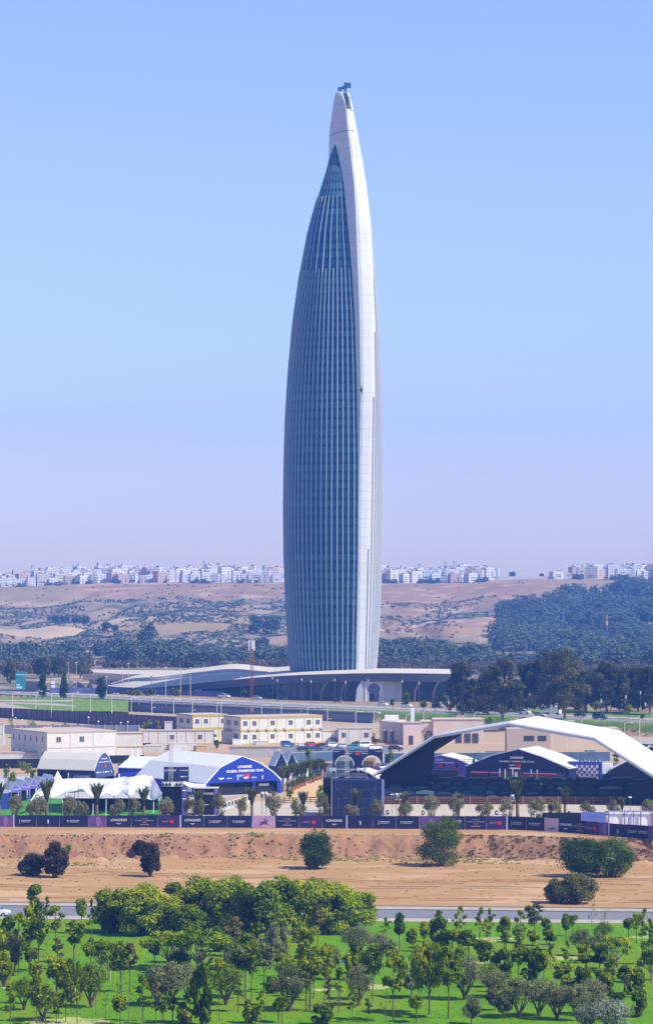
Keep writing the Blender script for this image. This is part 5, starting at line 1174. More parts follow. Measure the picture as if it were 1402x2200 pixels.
for e in [('pickup', 'white', 481, 1500, 'white pickup on the bridge road, farthest towards the podium tip'), ('sedan', 'silver', 550, 1503, 'silver car on the bridge road beside the lattice mast'), ('sedan', 'dark blue', 566, 1499, 'dark car just behind the silver one on the bridge road'), ('sedan', 'black', 604, 1504, 'black car on the bridge road after the silver one'), ('hatchback', 'dark blue', 724, 1509, 'dark blue car on the road below the podium middle'), ('hatchback', 'white', 821, 1517, 'white car on the road below the arched portal'),
          ('offroader', 'white', 872, 1521, 'dark and white car behind the round green road tree'), ('sedan', 'black', 940, 1523, 'black car at the edge of the eucalypt shade'), ('sedan', 'blue', 1037, 1531, 'blue car under the dark low eucalypt'), ('offroader', 'white', 1126, 1535, 'white offroader in front of the big dark eucalypt'), ('offroader', 'silver', 1159, 1541, 'silver car just before the box truck'), ('sedan', 'black', 1246, 1540, 'black car on the road after the box truck'), ('van', 'dark blue', 1288, 1546, 'dark blue van on the road, last vehicle towards the far end'), ('hatchback', 'grey', 1006, 1530, 'grey car in shade under the narrow eucalypt')]:
    car(e[0], e[1], e[2], e[3], .12, RA+.25, e[4], 'cars on the tower road')
Y = Yd(1536, .1); bt = thing('box_truck', 'white box truck standing behind a eucalypt trunk', 'truck', (Xd(1185, Y), Y, .1), -.5); b = MB(); b.box(-3, 1.6, -1.1, 1.1, .8, 3.4); b.build('cargo_box', M_white, bt); b = MB(); b.prism([(1.7, -1, .5), (3.3, -1, .5), (3.3, -1, 1.5), (2.9, -1, 2.4), (1.7, -1, 2.4)], (0, 2, 0)); b.build('cab', M_white, bt)
for x in (-2, 2.5):
    for y in (-1, 1): b = MB(); b.tube((x, y-.15, .45), (x, y+.15, .45), .45, .45, 12); b.build('wheel', M_tyre, bt)
for i, e in enumerate([('offroader', 'blue', 617, 1604, .1, 'blue offroader parked beside the corrugated shed'), ('hatchback', 'black', 652, 1614, 0.3, 'black hatchback first in the parking row'), ('sedan', 'dark blue', 673, 1613, .4, 'dark blue sedan second in the parking row'), ('sedan', 'grey', 700, 1612, .4, 'dark grey sedan third in the parking row'), ('offroader', 'white', 716, 1607, .5, 'white roofed offroader in the second parking line'), ('sedan', 'black', 694, 1606, .4, 'black sedan behind the dark grey one'), ('hatchback', 'red', 669, 1604, .4, 'red car peeking out behind the dark sedans'),
        ('hatchback', 'silver', 738, 1608, .5, 'silver hatchback behind the gate banner'), ('offroader', 'teal', 760, 1612, .6, 'teal offroader in front of the white van'), ('van', 'white', 784, 1608, .6, 'white van parked behind the gate banner'), ('sedan', 'white', 804, 1611, .6, 'white car beside the van near the pink hut'), ('sedan', 'black', 771, 1602, .4, 'black car behind the teal offroader'), ('hatchback', 'grey', 714, 1595, .3, 'grey dome shaped car close to the white cabins'), ('offroader', 'black', 849, 1614, .2, 'black car partly hidden near the pink cube building'),
        ('offroader', 'teal', 1271, 1625, .5, 'teal offroader behind the checkered panel'), ('sedan', 'silver', 1254, 1628, .4, 'silver car behind the checkered panel, beside the teal one'), ('sedan', 'silver', 1292, 1630, .2, 'silver car behind the checkered panel near the tree'), ('hatchback', 'white', 1391, 1612, .3, 'pale car by the green screened fence at the far end')]): car(e[0], e[1], e[2], e[3], ZY+.04, e[4], e[5], 'cars parked in the yard')
car('hatchback', 'white', -6, 1969, ZL+.08, -.12, 'white hatchback on the road at the lawn, partly out of the picture')
def fabric(nm, c, t=.35):
    m = bpy.data.materials.new(nm); MATS[nm] = m; m.use_nodes = True; nt = m.node_tree; b = nt.nodes['Principled BSDF']; b.inputs['Base Color'].default_value = srgb(c); b.inputs['Roughness'].default_value = .5
    tr = nt.nodes.new('ShaderNodeBsdfTranslucent'); tr.inputs[0].default_value = srgb(c); mx = nt.nodes.new('ShaderNodeMixShader'); mx.inputs[0].default_value = t
    nt.links.new(b.outputs[0], mx.inputs[1]); nt.links.new(tr.outputs[0], mx.inputs[2]); nt.links.new(mx.outputs[0], nt.nodes['Material Output'].inputs[0]); return m
def heap(name, m, label, u0, u1, Y, z, h, D=5, seed=0):
    nx_, ny_ = 40, 12; x0, x1 = Xd(u0, Y), Xd(u1, Y); b = MB(); vs = []
    for j in range(ny_):
        for i in range(nx_):
            s, t_ = i/(nx_-1), j/(ny_-1); e = min(1, 4*s, 4*(1-s))*math.sin(math.pi*t_); x = x0+(x1-x0)*s; y = Y+D*(t_-.5)
            vs.append((x, y, z+h*e*(.75+.7*noise.noise(Vector((x*.35, y*.35, seed))))+.25*e*noise.noise(Vector((x*1.4, y*1.4, seed)))))
    b.add(vs, [(j*nx_+i, j*nx_+i+1, (j+1)*nx_+i+1, (j+1)*nx_+i) for j in range(ny_-1) for i in range(nx_-1)]); return tag(b.build(name, m), label, 'soil heap')
# ================================================================ YARD BUILDINGS (behind the event)
M_cab = mat('cabin_white', (.66, .64, .60), .7, col2=(.58, .55, .50), scale=.5); M_yel = mat('cabin_yellow', (.50, .36, .06), .7); M_cream = mat('cabin_cream', (.66, .58, .42), .8, col2=(.58, .50, .38), scale=.4); M_win = mat('window_glass', (.05, .06, .08), .15, spec=.6); M_shut = mat('window_frame', (.70, .70, .68), .6)
M_rust = mat('rusty_trim', (.45, .30, .16), .85); M_groof = mat('cabin_roof', (.52, .40, .32), .9, col2=(.42, .33, .28), scale=.2); M_stone = mat('building_stone', (.64, .53, .44), .85, col2=(.56, .46, .38), scale=.25); M_pink = mat('pink_plaster', (.68, .54, .50), .85)
M_navy = mat('navy_fabric', (.008, .013, .065), .6); M_navyd = mat('dark_fabric', (.004, .007, .024), .6); M_royal = mat('royal_blue_fabric', (.01, .03, .30), .55, col2=(.012, .04, .36), scale=.2); M_tent = fabric('tent_white', (.88, .88, .88), .3); M_violet = mat('violet_fabric', (.16, .13, .50), .6); M_ac = mat('ac_grey', (.50, .50, .48), .6)
def win(par, x, y, z, w_, h_, face='f'):
    """window frame with pane on a front (y) or side (x) wall of a local building"""
    f = MB(); g = MB()
    if face == 'f': f.box(x-w_/2-.08, x+w_/2+.08, y-.06, y+.02, z-.08, z+h_+.08); g.box(x-w_/2, x+w_/2, y-.09, y-.05, z, z+h_); g2 = MB(); g2.box(x-.04, x+.04, y-.11, y-.085, z, z+h_)
    else: f.box(y-.06, y+.02, x-w_/2-.08, x+w_/2+.08, z-.08, z+h_+.08); g.box(y-.09, y-.05, x-w_/2, x+w_/2, z, z+h_); g2 = MB(); g2.box(y-.11, y-.085, x-.04, x+.04, z, z+h_)
    o = f.build('window', M_shut, par); g.build('pane', M_win, o); g2.build('mullion', M_shut, o)
def at(u, v, z=ZY): return G(u, v, z)
def cabin_block(name, label, u0, v, L_, D, H, rz, floors, nb, wm, tm, windows, side_windows=(), cat='cabin', ac=(), doors=(), z=ZY, roofm=None):
    """origin = front corner on the shaded side; local +x along the sunlit front, +y back"""
    q = at(u0, v, z); t = thing(name, label, cat, q, rz); fh = H/floors; b = MB(); b.box(0, L_, 0, D, 0, H); b.build('wall', wm, t)
    b = MB(); b.box(-.15, L_+.15, -.15, D+.15, H, H+.22); b.build('roof', roofm or M_groof, t)
    b = MB()
    for k in range(nb+1): x = L_*k/nb; b.box(x-.07, x+.07, -.07, -.003, 0, H)
    for f_ in range(floors+1): zz = min(H-.2, f_*fh); hh_ = .55 if tm is M_yel else .25; b.box(-.02, L_+.02, -.10, -.075, zz-hh_+.25, zz+.25); b.box(-.10, -.004, -.1, D, zz, zz+.25)
    b.build('trim', tm, t)
    bw = L_/nb
    for f_ in range(floors):
        for k in windows: win(t, (k+.5)*bw, 0, f_*fh+fh*.38, min(1.3, bw*.42), fh*.34)
        for y in side_windows: win(t, y, 0, f_*fh+fh*.36, D*.22 if len(side_windows) <= 2 else .9, fh*.38, 's')
    for k in doors: b = MB(); b.box((k+.5)*bw-.45, (k+.5)*bw+.45, -.06, -.004, 0, 2.1); b.build('door', M_rust, t)
    for k in ac: b = MB(); b.box((k+.9)*bw-.4, (k+.9)*bw+.4, -.5, -.12, fh+.1, fh+.7); b.build('air_conditioner', M_ac, t)
    return t
R1 = math.radians(17)
cabin_block('site_office', 'two storey white cabin block with yellow trim behind the mast, rear one', 414, 1594, 12, 13, 8.3, math.radians(26), 2, 4, M_cab, M_yel, [0, 1, 3], (3.5, 9))
cabin_block('site_office', 'long two storey white cabin block with yellow trim, front one behind the mast', 517, 1600, 28, 13, 8.4, math.radians(26), 2, 9, M_cab, M_yel, [0, 1, 3, 5, 7, 8], (3.5, 9), ac=(0, 1, 2, 3, 4, 6, 7, 8))
# their shaded ends keep the same wall colour
cabin_block('cabin_row', 'row of single storey cream cabins with rusty trim below the yellow trimmed blocks', 300, 1600, 23, 5, 4.2, math.radians(5), 1, 8, M_cab, M_rust, [3, 6], ())
cabin_block('site_cabin', 'small cream cabin with two hatches beside the cream cabin row', 420, 1599, 5.6, 3, 3.6, math.radians(5), 1, 2, M_cream, M_rust, [0, 1]); cabin_block('site_cabin', 'grey ended cabin beside the bush left of the mast foot'.replace('left of', 'near'), 478, 1598, 3.9, 3, 3.9, math.radians(8), 1, 1, M_cab, M_rust, [], (1.5,))
cabin_block('container_block', 'two storey white container block with dark windows on its shaded side, near the striped heap', 101, 1642, 21, 25, 8.6, math.radians(29), 2, 3, M_cab, M_ac, [0, 1], (3, 7, 11, 15, 19, 23), cat='building')
cabin_block('container_block', 'two storey white container unit with yellow frame next to the larger block', 243, 1636, 8.4, 5, 7.8, math.radians(10), 2, 1, M_cab, M_rust, [], (), cat='building')
cabin_block('container', 'long low white container at the picture edge before the dark blue screen', -60, 1640, 20, 4, 2.8, math.radians(4), 1, 1, M_cab, M_cab, [], (), cat='container')
cabin_block('container', 'upright white container slab at the very edge above the long low one', -22, 1600, 4.2, 3, 6.5, 0, 2, 1, M_cab, M_cab, [], (), cat='container')
b = MB(); q = at(362, 1590); 
cabin_block('portable_toilet', 'single white booth beside the dark panel wall and yellow trimmed block', 354, 1575, 2.4, 2, 3.6, 0, 1, 1, M_cab, M_cab, [], cat='booth')
cabin_block('white_hut', 'flat roofed white hut with a deep open porch beside the parked cars', 634, 1596, 5.2, 4, 5.2, math.radians(12), 1, 2, M_cream, M_cream, [], (), cat='hut', doors=(1,))
cabin_block('cabin_row', 'low white cabins with one window between porch hut and gate banner', 664, 1596, 11.0, 4, 3.6, math.radians(14), 1, 3, M_cab, M_rust, [0], ()); cabin_block('cabin_row', 'white cabins with dark windows beside the pale stone building', 727, 1596, 10.5, 4, 4.4, math.radians(4), 1, 3, M_cab, M_cab, [0, 2], ())
# corrugated shed
q = at(492, 1628); t = thing('corrugated_shed', 'low shed with ribbed white metal side above the big blue tent', 'shed', q, math.radians(2)); b = MB(); b.box(0, 14.6, 0, 5, 0, 3.0); b.build('wall', M_cab, t); b = MB()
for k in range(36): b.box(.1+k*.4, .28+k*.4, -.09, -.004, .1, 2.9)
b.build('ribbed_sheet', M_ac, t); b = MB(); b.box(-.2, 14.8, -.3, 5.2, 3.0, 3.2); b.build('roof', M_rust, t)
# pale stone building with arch
q = at(815, 1602); pb = thing('stone_building', 'pale stone building with arched window and long windowless wing beside the big white canopy', 'building', (0, 0, 0))
def pbox(name, u0, u1, Y0, Y1, z1, m, z0=ZY): b = MB(); b.box(Xd(u0, Y0), Xd(u1, Y0), Y0, Y1, z0, z1); return b.build(name, m, pb)
Yb = 955
zz = lambda py, Y=Yb: Zd(py, Y)
b = MB(); x0, x1 = Xd(815, 968), Xd(868, 955); b.prism([(x0, 966, ZY), (x1, Yb+.5, ZY), (x1+1, 975, ZY), (x0+2, 985, ZY)], (0, 0, zz(1553)-ZY)); b.build('side_wing', M_stone, pb)
pbox('entrance_cube', 866, 904, 948, 955, zz(1553, 948), M_pink); pbox('arch_wing', 904.2, 930, Yb+3, Yb+14, zz(1551), M_stone); pbox('long_wing', 930.2, 1038, Yb+1.5, Yb+13, zz(1546), M_stone); pbox('roof_box', 826, 856, Yb+10, Yb+13, zz(1540), M_white, z0=zz(1552)); pbox('chimney', 882, 890, Yb+6, Yb+7, zz(1524), M_white, z0=zz(1553)-1)
for u0, u1, Y0, py in ((865.5, 904.5, 947.8, 1553), (930, 1038.3, Yb+1.3, 1546), (904, 930.5, Yb+2.8, 1551)):
    b = MB(); b.box(Xd(u0, Y0)-.15, Xd(u1, Y0)+.15, Y0-.05, Y0+.6, zz(py, Y0), zz(py, Y0)+.35); b.build('cornice', M_pink, pb)
b = MB(); b.box(Xd(878, 948), Xd(887, 948), 947.9, 948.1, ZY+.1, ZY+2.9); b.build('door', M_win, pb)
for u in (827, 842):
    Yq = 966-10.5*(u-815)/53; b = MB(); x = Xd(u, Yq); b.box(x-.75, x+.75, Yq-.5, Yq+.1, ZY+.2, ZY+3.6, rot=-.9); b.build('tall_window', M_win, pb); b = MB(); b.box(x-.8, x+.8, Yq-.6, Yq, ZY+3.7, ZY+4.3, rot=-.9); b.build('awning', M_white, pb)
cx = Xd(920, Yb+3); b = MB(); P = [(1.15*math.cos(math.pi*i/12), 2.9+1.15*math.sin(math.pi*i/12)) for i in range(13)]; b.prism([(cx+x, Yb+2.9, ZY+z) for x, z in [(1.15, .8)]+P+[(-1.15, .8)]], (0, .12, 0)); fo = b.build('arched_window', M_win, pb); b = MB()
for i in range(12): 
    a, c = P[i], P[i+1]; s = 1.18; b.prism([(cx+a[0], Yb+2.7, ZY+a[1]), (cx+c[0], Yb+2.7, ZY+c[1]), (cx+c[0]*s, Yb+2.7, ZY+2.9+(c[1]-2.9)*s), (cx+a[0]*s, Yb+2.7, ZY+2.9+(a[1]-2.9)*s)], (0, .15, 0))
for x in (-.45, 0, .45): b.box(cx+x-.06, cx+x+.06, Yb+2.7, Yb+2.85, ZY+.8, ZY+3.4)
b.build('arch_frame', M_white, pb)
for u in (985, 1004, 1021):
    b = MB(); x = Xd(u, Yb+1.5); b.box(x-.9, x+.9, Yb+1.3, Yb+1.6, ZY+.3, ZY+3.2); b.build('dark_bay', M_win, pb)
t = thing('tan_hall', 'plain tan flat hall seen through the opening of the big white canopy', 'building', (0, 0, 0)); Y = 900
b = MB(); b.box(Xd(1088, Y), Xd(1182, Y), Y, Y+9, ZY, Zd(1566, Y)); b.build('wall', mat('hall_tan', (.46, .36, .30), .9), t); b = MB(); b.box(Xd(1182.3, Y), Xd(1190, Y), Y+.3, Y+9, ZY, Zd(1567, Y)); b.build('lit_end', mat('hall_tan_sunlit', (.66, .50, .36), .9), t)  # end wall given a paler tan, sunlight put into its colour
for u, w in ((1136, 3), (1164, 2.5), (1195, 3)):
    b = MB(); x = Xd(u, Y); b.box(x-w/2, x+w/2, Y-.08, Y-.01, Zd(1592, Y), Zd(1581, Y)); b.build('opening', M_win, t) if u < 1180 else None
t = thing('cream_hall', 'long cream flat roofed hall behind the falling side of the big canopy', 'building', (0, 0, 0)); Y = 930; b = MB(); b.box(Xd(1190, Y), Xd(1328, Y), Y, Y+10, ZY, Zd(1567, Y)); b.build('wall', M_stone, t); b = MB(); b.box(Xd(1189, Y), Xd(1329, Y), Y-.3, Y+10.3, Zd(1567, Y), Zd(1567, Y)+.3); b.build('roof', M_groof, t)
# panel walls
M_pw = mat('panel_wall', (.115, .095, .13), .85, col2=(.15, .12, .15), scale=.2); M_pp = mat('panel_post', (.05, .045, .07), .8); M_gp = mat('grey_panel', (.30, .31, .38), .8, col2=(.36, .35, .38), scale=.2)
def panelwall(name, u0, Y0, u1, Y1, z0, z1a, z1b, n, m, mp, label, cat='fence'):
    a, c = Vector((Xd(u0, Y0), Y0, 0)), Vector((Xd(u1, Y1), Y1, 0)); t = thing(name, label, cat, a); ang = math.atan2(c.y-a.y, c.x-a.x); t.rotation_euler = (0, 0, ang); L_ = (c-a).length; pw = MB()
    for k in range(n):
        x0, x1 = L_*k/n, L_*(k+1)/n; za = z1a+(z1b-z1a)*k/n; b = MB(); b.box(x0+.06, x1-.06, 0, .2, z0, za); b.build('panel', m, t)
    for k in range(n+1): b = MB(); x = L_*k/n; b.box(x-.1, x+.1, -.12, .3, z0, z1a+(z1b-z1a)*k/n+.1); b.build('post', mp, t)
panelwall('panel_fence', -10, 1150, 398, 1040, ZY-.2, Zd(1520, 1150), Zd(1541, 1040), 34, M_pw, M_pp, 'high dark purple panel wall between lawn slope and yard')
panelwall('panel_fence', 8, 1020, 298, 1005, ZY-.2, Zd(1558, 1020), Zd(1558, 1005), 12, M_gp, M_ac, 'pale grey panel fence behind the container blocks')
panelwall('panel_fence', 1352, 1010, 1420, 1000, ZY-.2, Zd(1590, 1010), Zd(1592, 1000), 6, mat('grey_wall2', (.34, .31, .30), .9), M_ac, 'grey wall at the foot of the brown slope, far end')
for i, (px, py) in enumerate([(190, 1542), (211, 1551), (259, 1554), (274, 1552), (33, 1543), (48, 1548), (339, 1556)]):
    Y = 1045; t = thing('floodlight', 'white dish on a stick before the dark panel wall, %s from the container side' % ordw(i), 'lamp', (Xd(px, Y), Y, ZY), 0, 'small white dishes before the panel wall'); z = Zd(py, Y)-ZY; b = MB(); b.tube((0, 0, 0), (0, 0, z), .05, .05, 5); b.build('stick', M_ac, t); b = MB(); b.tube((0, -.1, z), (.1, -.25, z+.2), .3, .24, 8); b.build('dish', M_white, t)
def shrub(i, px, pt, pb, wd, lm, label, z=ZY, Y=None, grp=None, nm='bush', n=500):
    Y = Y or Yd(pb, z); s = Y/F; W, H = wd*s, (pb-pt)*s; c = clumps(9, W, .3, H, W*.2, 1200+i, .3); t = thing(nm, label, 'bush', (Xd(px, Y), Y, z), 0, grp); ob('foliage', cloud_mesh('foliage', leaf_cloud(c, n, .2, i), lm), t); b = MB(); b.path([(0, 0, -.1), (.1, 0, H*.5)], .1, .05, 5); ob('stem', b.mesh('stem', M_bark), t)
for i, (px, pt, pb, wd) in enumerate([(25, 1535, 1562, 26), (68, 1540, 1562, 34), (112, 1545, 1560, 24), (140, 1540, 1558, 34), (163, 1542, 1558, 26), (200, 1545, 1562, 20), (240, 1540, 1560, 16), (315, 1540, 1565, 24), (338, 1538, 1562, 18)]): shrub(i, px, pt, pb, wd, L_brown if i % 2 == 0 else L_mid, 'dry shrub at the foot of the dark panel wall, %s from the container side' % ordw(i), Y=1035, grp='dry shrubs along the dark panel wall')
shrub(20, 464, 1575, 1610, 16, L_mid, 'small green tree between the cabins above the big blue tent', nm='small_tree'); shrub(21, 805, 1578, 1600, 22, L_brown, 'pile of branches and brown shrub beside the pale stone building'); shrub(22, 1063, 1537, 1556, 28, L_mid, 'green bush between pale wing and canopy top')
heap('soil_heap', mat('red_soil', (.36, .14, .07), .95, col2=(.26, .11, .06), scale=.6), 'long reddish brown soil heap behind the container block roof', 24, 98, 996, Zd(1577, 996), 2.6, 6, 3)
b = MB(); b.box(Xd(92, 990), Xd(106, 990), 990, 993, Zd(1577, 990), Zd(1563, 990)); b.prism([(Xd(106, 990), 990, Zd(1575, 990)), (Xd(108, 990), 990, Zd(1560, 990)), (Xd(110, 990), 990, Zd(1560, 990)), (Xd(113, 990), 990, Zd(1574, 990))], (0, 1, 0)); tag(b.build('digger_arm', M_cream), 'cream coloured scrap box and arm sticking up behind the container roof', 'scrap')
# yard clutter
for i, (px, py, w_, h_, m) in enumerate([(312, 1608, 3.2, 1.4, M_navyd), (345, 1612, 9, 1.6, M_cab), (392, 1612, 8, 2.0, M_cab), (410, 1610, 2.5, 1.8, mat('rust_box', (.35, .12, .08), .8)), (430, 1614, 3.5, 1.5, M_rust), (318, 1616, 8, 1.8, M_cab), (508, 1600, 2.6, 1.6, M_white), (520, 1598, 2.4, 1.4, M_ac), (560, 1600, 4, 1.0, M_ac), (595, 1595, 2.2, 2.4, mat('brown_box', (.14, .09, .08), .8)), (610, 1592, 1.8, 1.8, mat('brown_box', (.14, .09, .08), .8)), (646, 1606, 1.5, 1.3, M_white), (792, 1606, 1.2, 1.6, M_white), (800, 1604, 2.0, 1.0, mat('orange_clay', (.45, .18, .08), .9)), (856, 1597, 2.4, .8, mat('orange_clay', (.45, .18, .08), .9)), (715, 1582, 4, .9, M_ac)]):
    q = at(px, py); b = MB(); b.box(-w_/2, w_/2, -1, 1, 0, h_); b.box(-w_/2-.1, w_/2+.1, -1.1, 1.1, h_, h_+.12); k = 3
    for j in range(k): b.box(-w_/2+w_*(j+.5)/k-.04, -w_/2+w_*(j+.5)/k+.04, -1.06, -1.002, 0, h_)
    o = b.build('storage_box', m); o.location = q; o.rotation_euler = (0, 0, .1*(i % 5)); tag(o, ['black covered stack below the cream cabin row', 'long low white box below the cream cabin row', 'white container end beside the screened mast', 'rust red box below the small cream cabin', 'rusty open crate near the small green tree', 'flat white shed roof by the black covered stack', 'white tank box beside the mast foot', 'grey stack at the mast foot', 'low grey pallet stack right before the long cabin block'.replace('right ', ''), 'tall brown box against the long cabin block', 'smaller brown box beside the porch hut', 'small white kiosk box behind the black hatchback', 'small white sign box by the pale stone building', 'orange clay pots stack near the pale stone building', 'orange pile before the tall windows of the stone building', 'low grey trestle before the white cabins'][i], 'storage box')
b = MB(); 
for px, py, n_, x in []: pass
# asphalt lot under the cars and tan yard track
def sheet(name, pts, m, label, z=ZY, dz=.03): 
    P = [at(u, v, z)+Vector((0, 0, dz)) for u, v in pts]; return tag(MB().add(P, [tuple(range(len(P)))]).build(name, m), label, kind='structure')
sheet('parking_ground', [(600, 1618), (840, 1618), (830, 1602), (780, 1600), (640, 1601), (600, 1604)], M_asph, 'grey parking ground behind the event', dz=.02)
# dark blue screens behind the event
def screen(u0, v0, u1, v1, h, m, label, n=8, z=ZY):
    a, c = at(u0, v0, z), at(u1, v1, z); t = thing('screen_fence', label, 'fence', a, math.atan2(c.y-a.y, c.x-a.x)); L_ = (c-a).length
    for k in range(n): b = MB(); b.box(L_*k/n+.04, L_*(k+1)/n-.04, 0, .08, .1, h); b.build('panel', m, t)
    b = MB(); b.tube((0, .1, h), (L_, .1, h), .05); b.build('top_rail', M_ac, t)
    for k in range(n+1): b = MB(); b.box(L_*k/n-.05, L_*k/n+.05, .09, .2, 0, h+.1); b.build('post', M_ac, t)
screen(600, 1640, 715, 1636, 2.7, mat('screen_mesh_blue', (.06, .10, .18), .8, col2=(.10, .15, .24), scale=.3), 'blue grey mesh screen behind the palm alley', 10)
screen(826, 1640, 1310, 1636, 2.7, mat('screen_mesh_blue', (0, 0, 0), .8), 'long blue grey mesh screen behind the rear tents', 30); screen(-10, 1652, 120, 1650, 2.6, M_navyd, 'navy mesh screen below the long low container', 8); screen(205, 1642, 310, 1640, 2.3, M_navyd, 'navy screen behind the two small pointed tents', 8)
screen(1345, 1622, 1420, 1626, 3.4, mat('screen_green', (.07, .16, .16), .8), 'dull green mesh screen beyond the canopy edge', 5)
for i, (px, pt, pb, wd) in enumerate([(55, 1640, 1662, 38), (15, 1642, 1672, 20), (72, 1655, 1678, 18), (28, 1662, 1680, 26), (262, 1634, 1650, 26), (838, 1618, 1640, 20), (1022, 1618, 1636, 28), (1323, 1618, 1640, 20), (620, 1618, 1640, 22), (662, 1612, 1640, 20)]): shrub(40+i, px, pt, pb, wd, L_bright if i in (0, 4, 6) else L_mid, ['clipped bright green hedge beyond the peaked stalls', 'dark hedge piece at the picture edge', 'round dark bush behind the peaked stalls', 'low dark bush below the clipped hedge', 'clipped green hedge behind the two pointed tents', 'green hedge block beside the gate banner', 'green hedge between the rear tents', 'dark bush at the canopy foot by the rear cars', 'small green tree behind the palm alley, first', 'small green tree behind the palm alley, second'][i])

heap('soil_heap', mat('heap_soil', (.33, .24, .19), .95, col2=(.22, .16, .13), scale=.4), 'brown soil heap behind the poplars', 146, 206, 1294, 0, 4.6, 10, 5)
# ================================================================ THE EVENT
def sheet2(name, pts, m, label, dz): return sheet(name, pts, m, label, dz=dz)
M_sand = mat('arena_sand', (.47, .40, .32), .95, col2=(.42, .36, .28), scale=.15, stretch=(.3, 1, 1)); M_alley = mat('alley_sand', (.55, .36, .18), .95); M_turf = mat('event_turf', (.04, .20, .015), .95, col2=(.06, .26, .02), scale=.3); M_deck = mat('grey_deck', (.40, .40, .42), .8)
sheet2('arena', [(380, 1756), (1420, 1758), (1420, 1727), (830, 1726), (700, 1722), (430, 1722)], M_sand, 'pale sand riding arena behind the banner fence', .05)
sheet2('path', [(606, 1722), (700, 1722), (700, 1668), (672, 1664), (640, 1690)], M_alley, 'orange sand alley between palms and stage box', .06)
sheet2('event_lawn', [(-40, 1760), (372, 1760), (350, 1722), (-40, 1712)], M_turf, 'green turf under the stretch tent', .045)
sheet2('forecourt', [(-40, 1712), (350, 1722), (430, 1720), (600, 1700), (620, 1672), (-40, 1668)], M_deck, 'grey flooring between the event tents', .025)
sheet2('forecourt', [(600, 1672), (1420, 1690), (1420, 1640), (600, 1640)], mat('dark_ground', (.07, .08, .10), .9), 'dark flooring behind the grandstand', .025)
M_wt = mat('print_white', (.80, .80, .80), .6); M_red = mat('print_red', (.60, .03, .03), .6); M_grey = mat('print_grey', (.35, .36, .45), .6)
def gable_tent(name, label, u, v, W, prof, L_, rz, front, side, roof=M_tent, base=1.6, cat='tent', back=True, fh=0, opening=None, rib=4):
    """origin: middle of front base; local x across, y back"""
    t = thing(name, label, cat, at(u, v), rz); th = .18
    P = [(x*W/2, z) for x, z in prof]; out = [(x*1.012+(.12 if x > 0 else -.12 if x < 0 else 0), z+th) for x, z in P]
    b = MB(); n = len(P)
    for i in range(n-1): b.prism([(P[i][0], 0, P[i][1]), (P[i+1][0], 0, P[i+1][1]), (out[i+1][0], 0, out[i+1][1]), (out[i][0], 0, out[i][1])], (0, L_, 0))
    b.build('roof', roof, t)
    b = MB(); b.prism([(x, -.03, z) for x, z in P]+[(P[-1][0], -.03, fh), (P[0][0], -.03, fh)], (0, .12, 0)); b.build('gable', front, t)
    b = MB(); b.prism([(x, L_-.12, z) for x, z in P]+[(P[-1][0], L_-.12, 0), (P[0][0], L_-.12, 0)], (0, .10, 0)); b.build('rear_gable', front, t) if back else None
    for s in (0, -1):
        x = P[s][0]; b = MB(); b.box(x-.06, x+.06, .02, L_-.02, 0, P[s][1]); b.build('side_wall', side, t)
    b = MB()
    for k in range(1, rib):
        y = L_*k/rib
        for i in range(n-1): b.prism([(out[i][0], y, out[i][1]), (out[i+1][0], y, out[i+1][1]), (out[i+1][0], y, out[i+1][1]+.07), (out[i][0], y, out[i][1]+.07)], (0, .14, 0))
    b.build('roof_rib', M_ac, t)
    return t
def words(par, x, z, size, rz=0, main=M_wt, y=-.06, small=True, sub=False):
    text('LONGINES', size, main, par, (x, y, z), 0, bold=.02); text('GLOBAL CHAMPIONS TOUR', size, main, par, (x, y, z-size*1.25), 0, bold=.02)
    b = MB(); b.box(x+size*.1, x+size*1.6, y-.02, y, z-size*3.1, z-size*2.1); b.build('emblem', M_red, par); text('RABAT', size*.8, main, par, (x-size*1.5, y, z-size*2.6), 0)
    if sub: b = MB(); b.box(x-size*2.8, x+size*1.6, y-.02, y, z-size*3.9, z-size*3.4); b.build('sponsor_strip', M_wt, par)
def logos(par, x0, x1, z, n, s=.55, y=-.07):
    for k in range(n):
        x = x0+(x1-x0)*(k+.5)/n; b = MB()
        if k % 3 == 0: b.box(x-s*1.3, x+s*1.3, y-.02, y, z, z+s*.5); b.prism([(x-s*.5, y-.02, z), (x+s*.5, y-.02, z), (x, y-.02, z-s*.5)], (0, .02, 0))
        elif k % 3 == 1: b.box(x-s*1.1, x-s*.7, y-.02, y, z-.1, z+s*.5); b.box(x-s*.55, x+s*1.1, y-.02, y, z+s*.05, z+s*.3)
        else: b.box(x-s*.22, x+s*.22, y-.02, y, z-s*.6, z+s*.7); b.box(x-s*.12, x+s*.12, y-.02, y, z+s*.7, z+s*1.0)
        b.build('sponsor_mark', M_wt, par)
ARCH = [(-1, 3.2), (-.70, 5.9), (-.42, 7.6), (0, 9.3), (.42, 7.6), (.74, 5.6), (1, 3.2)]
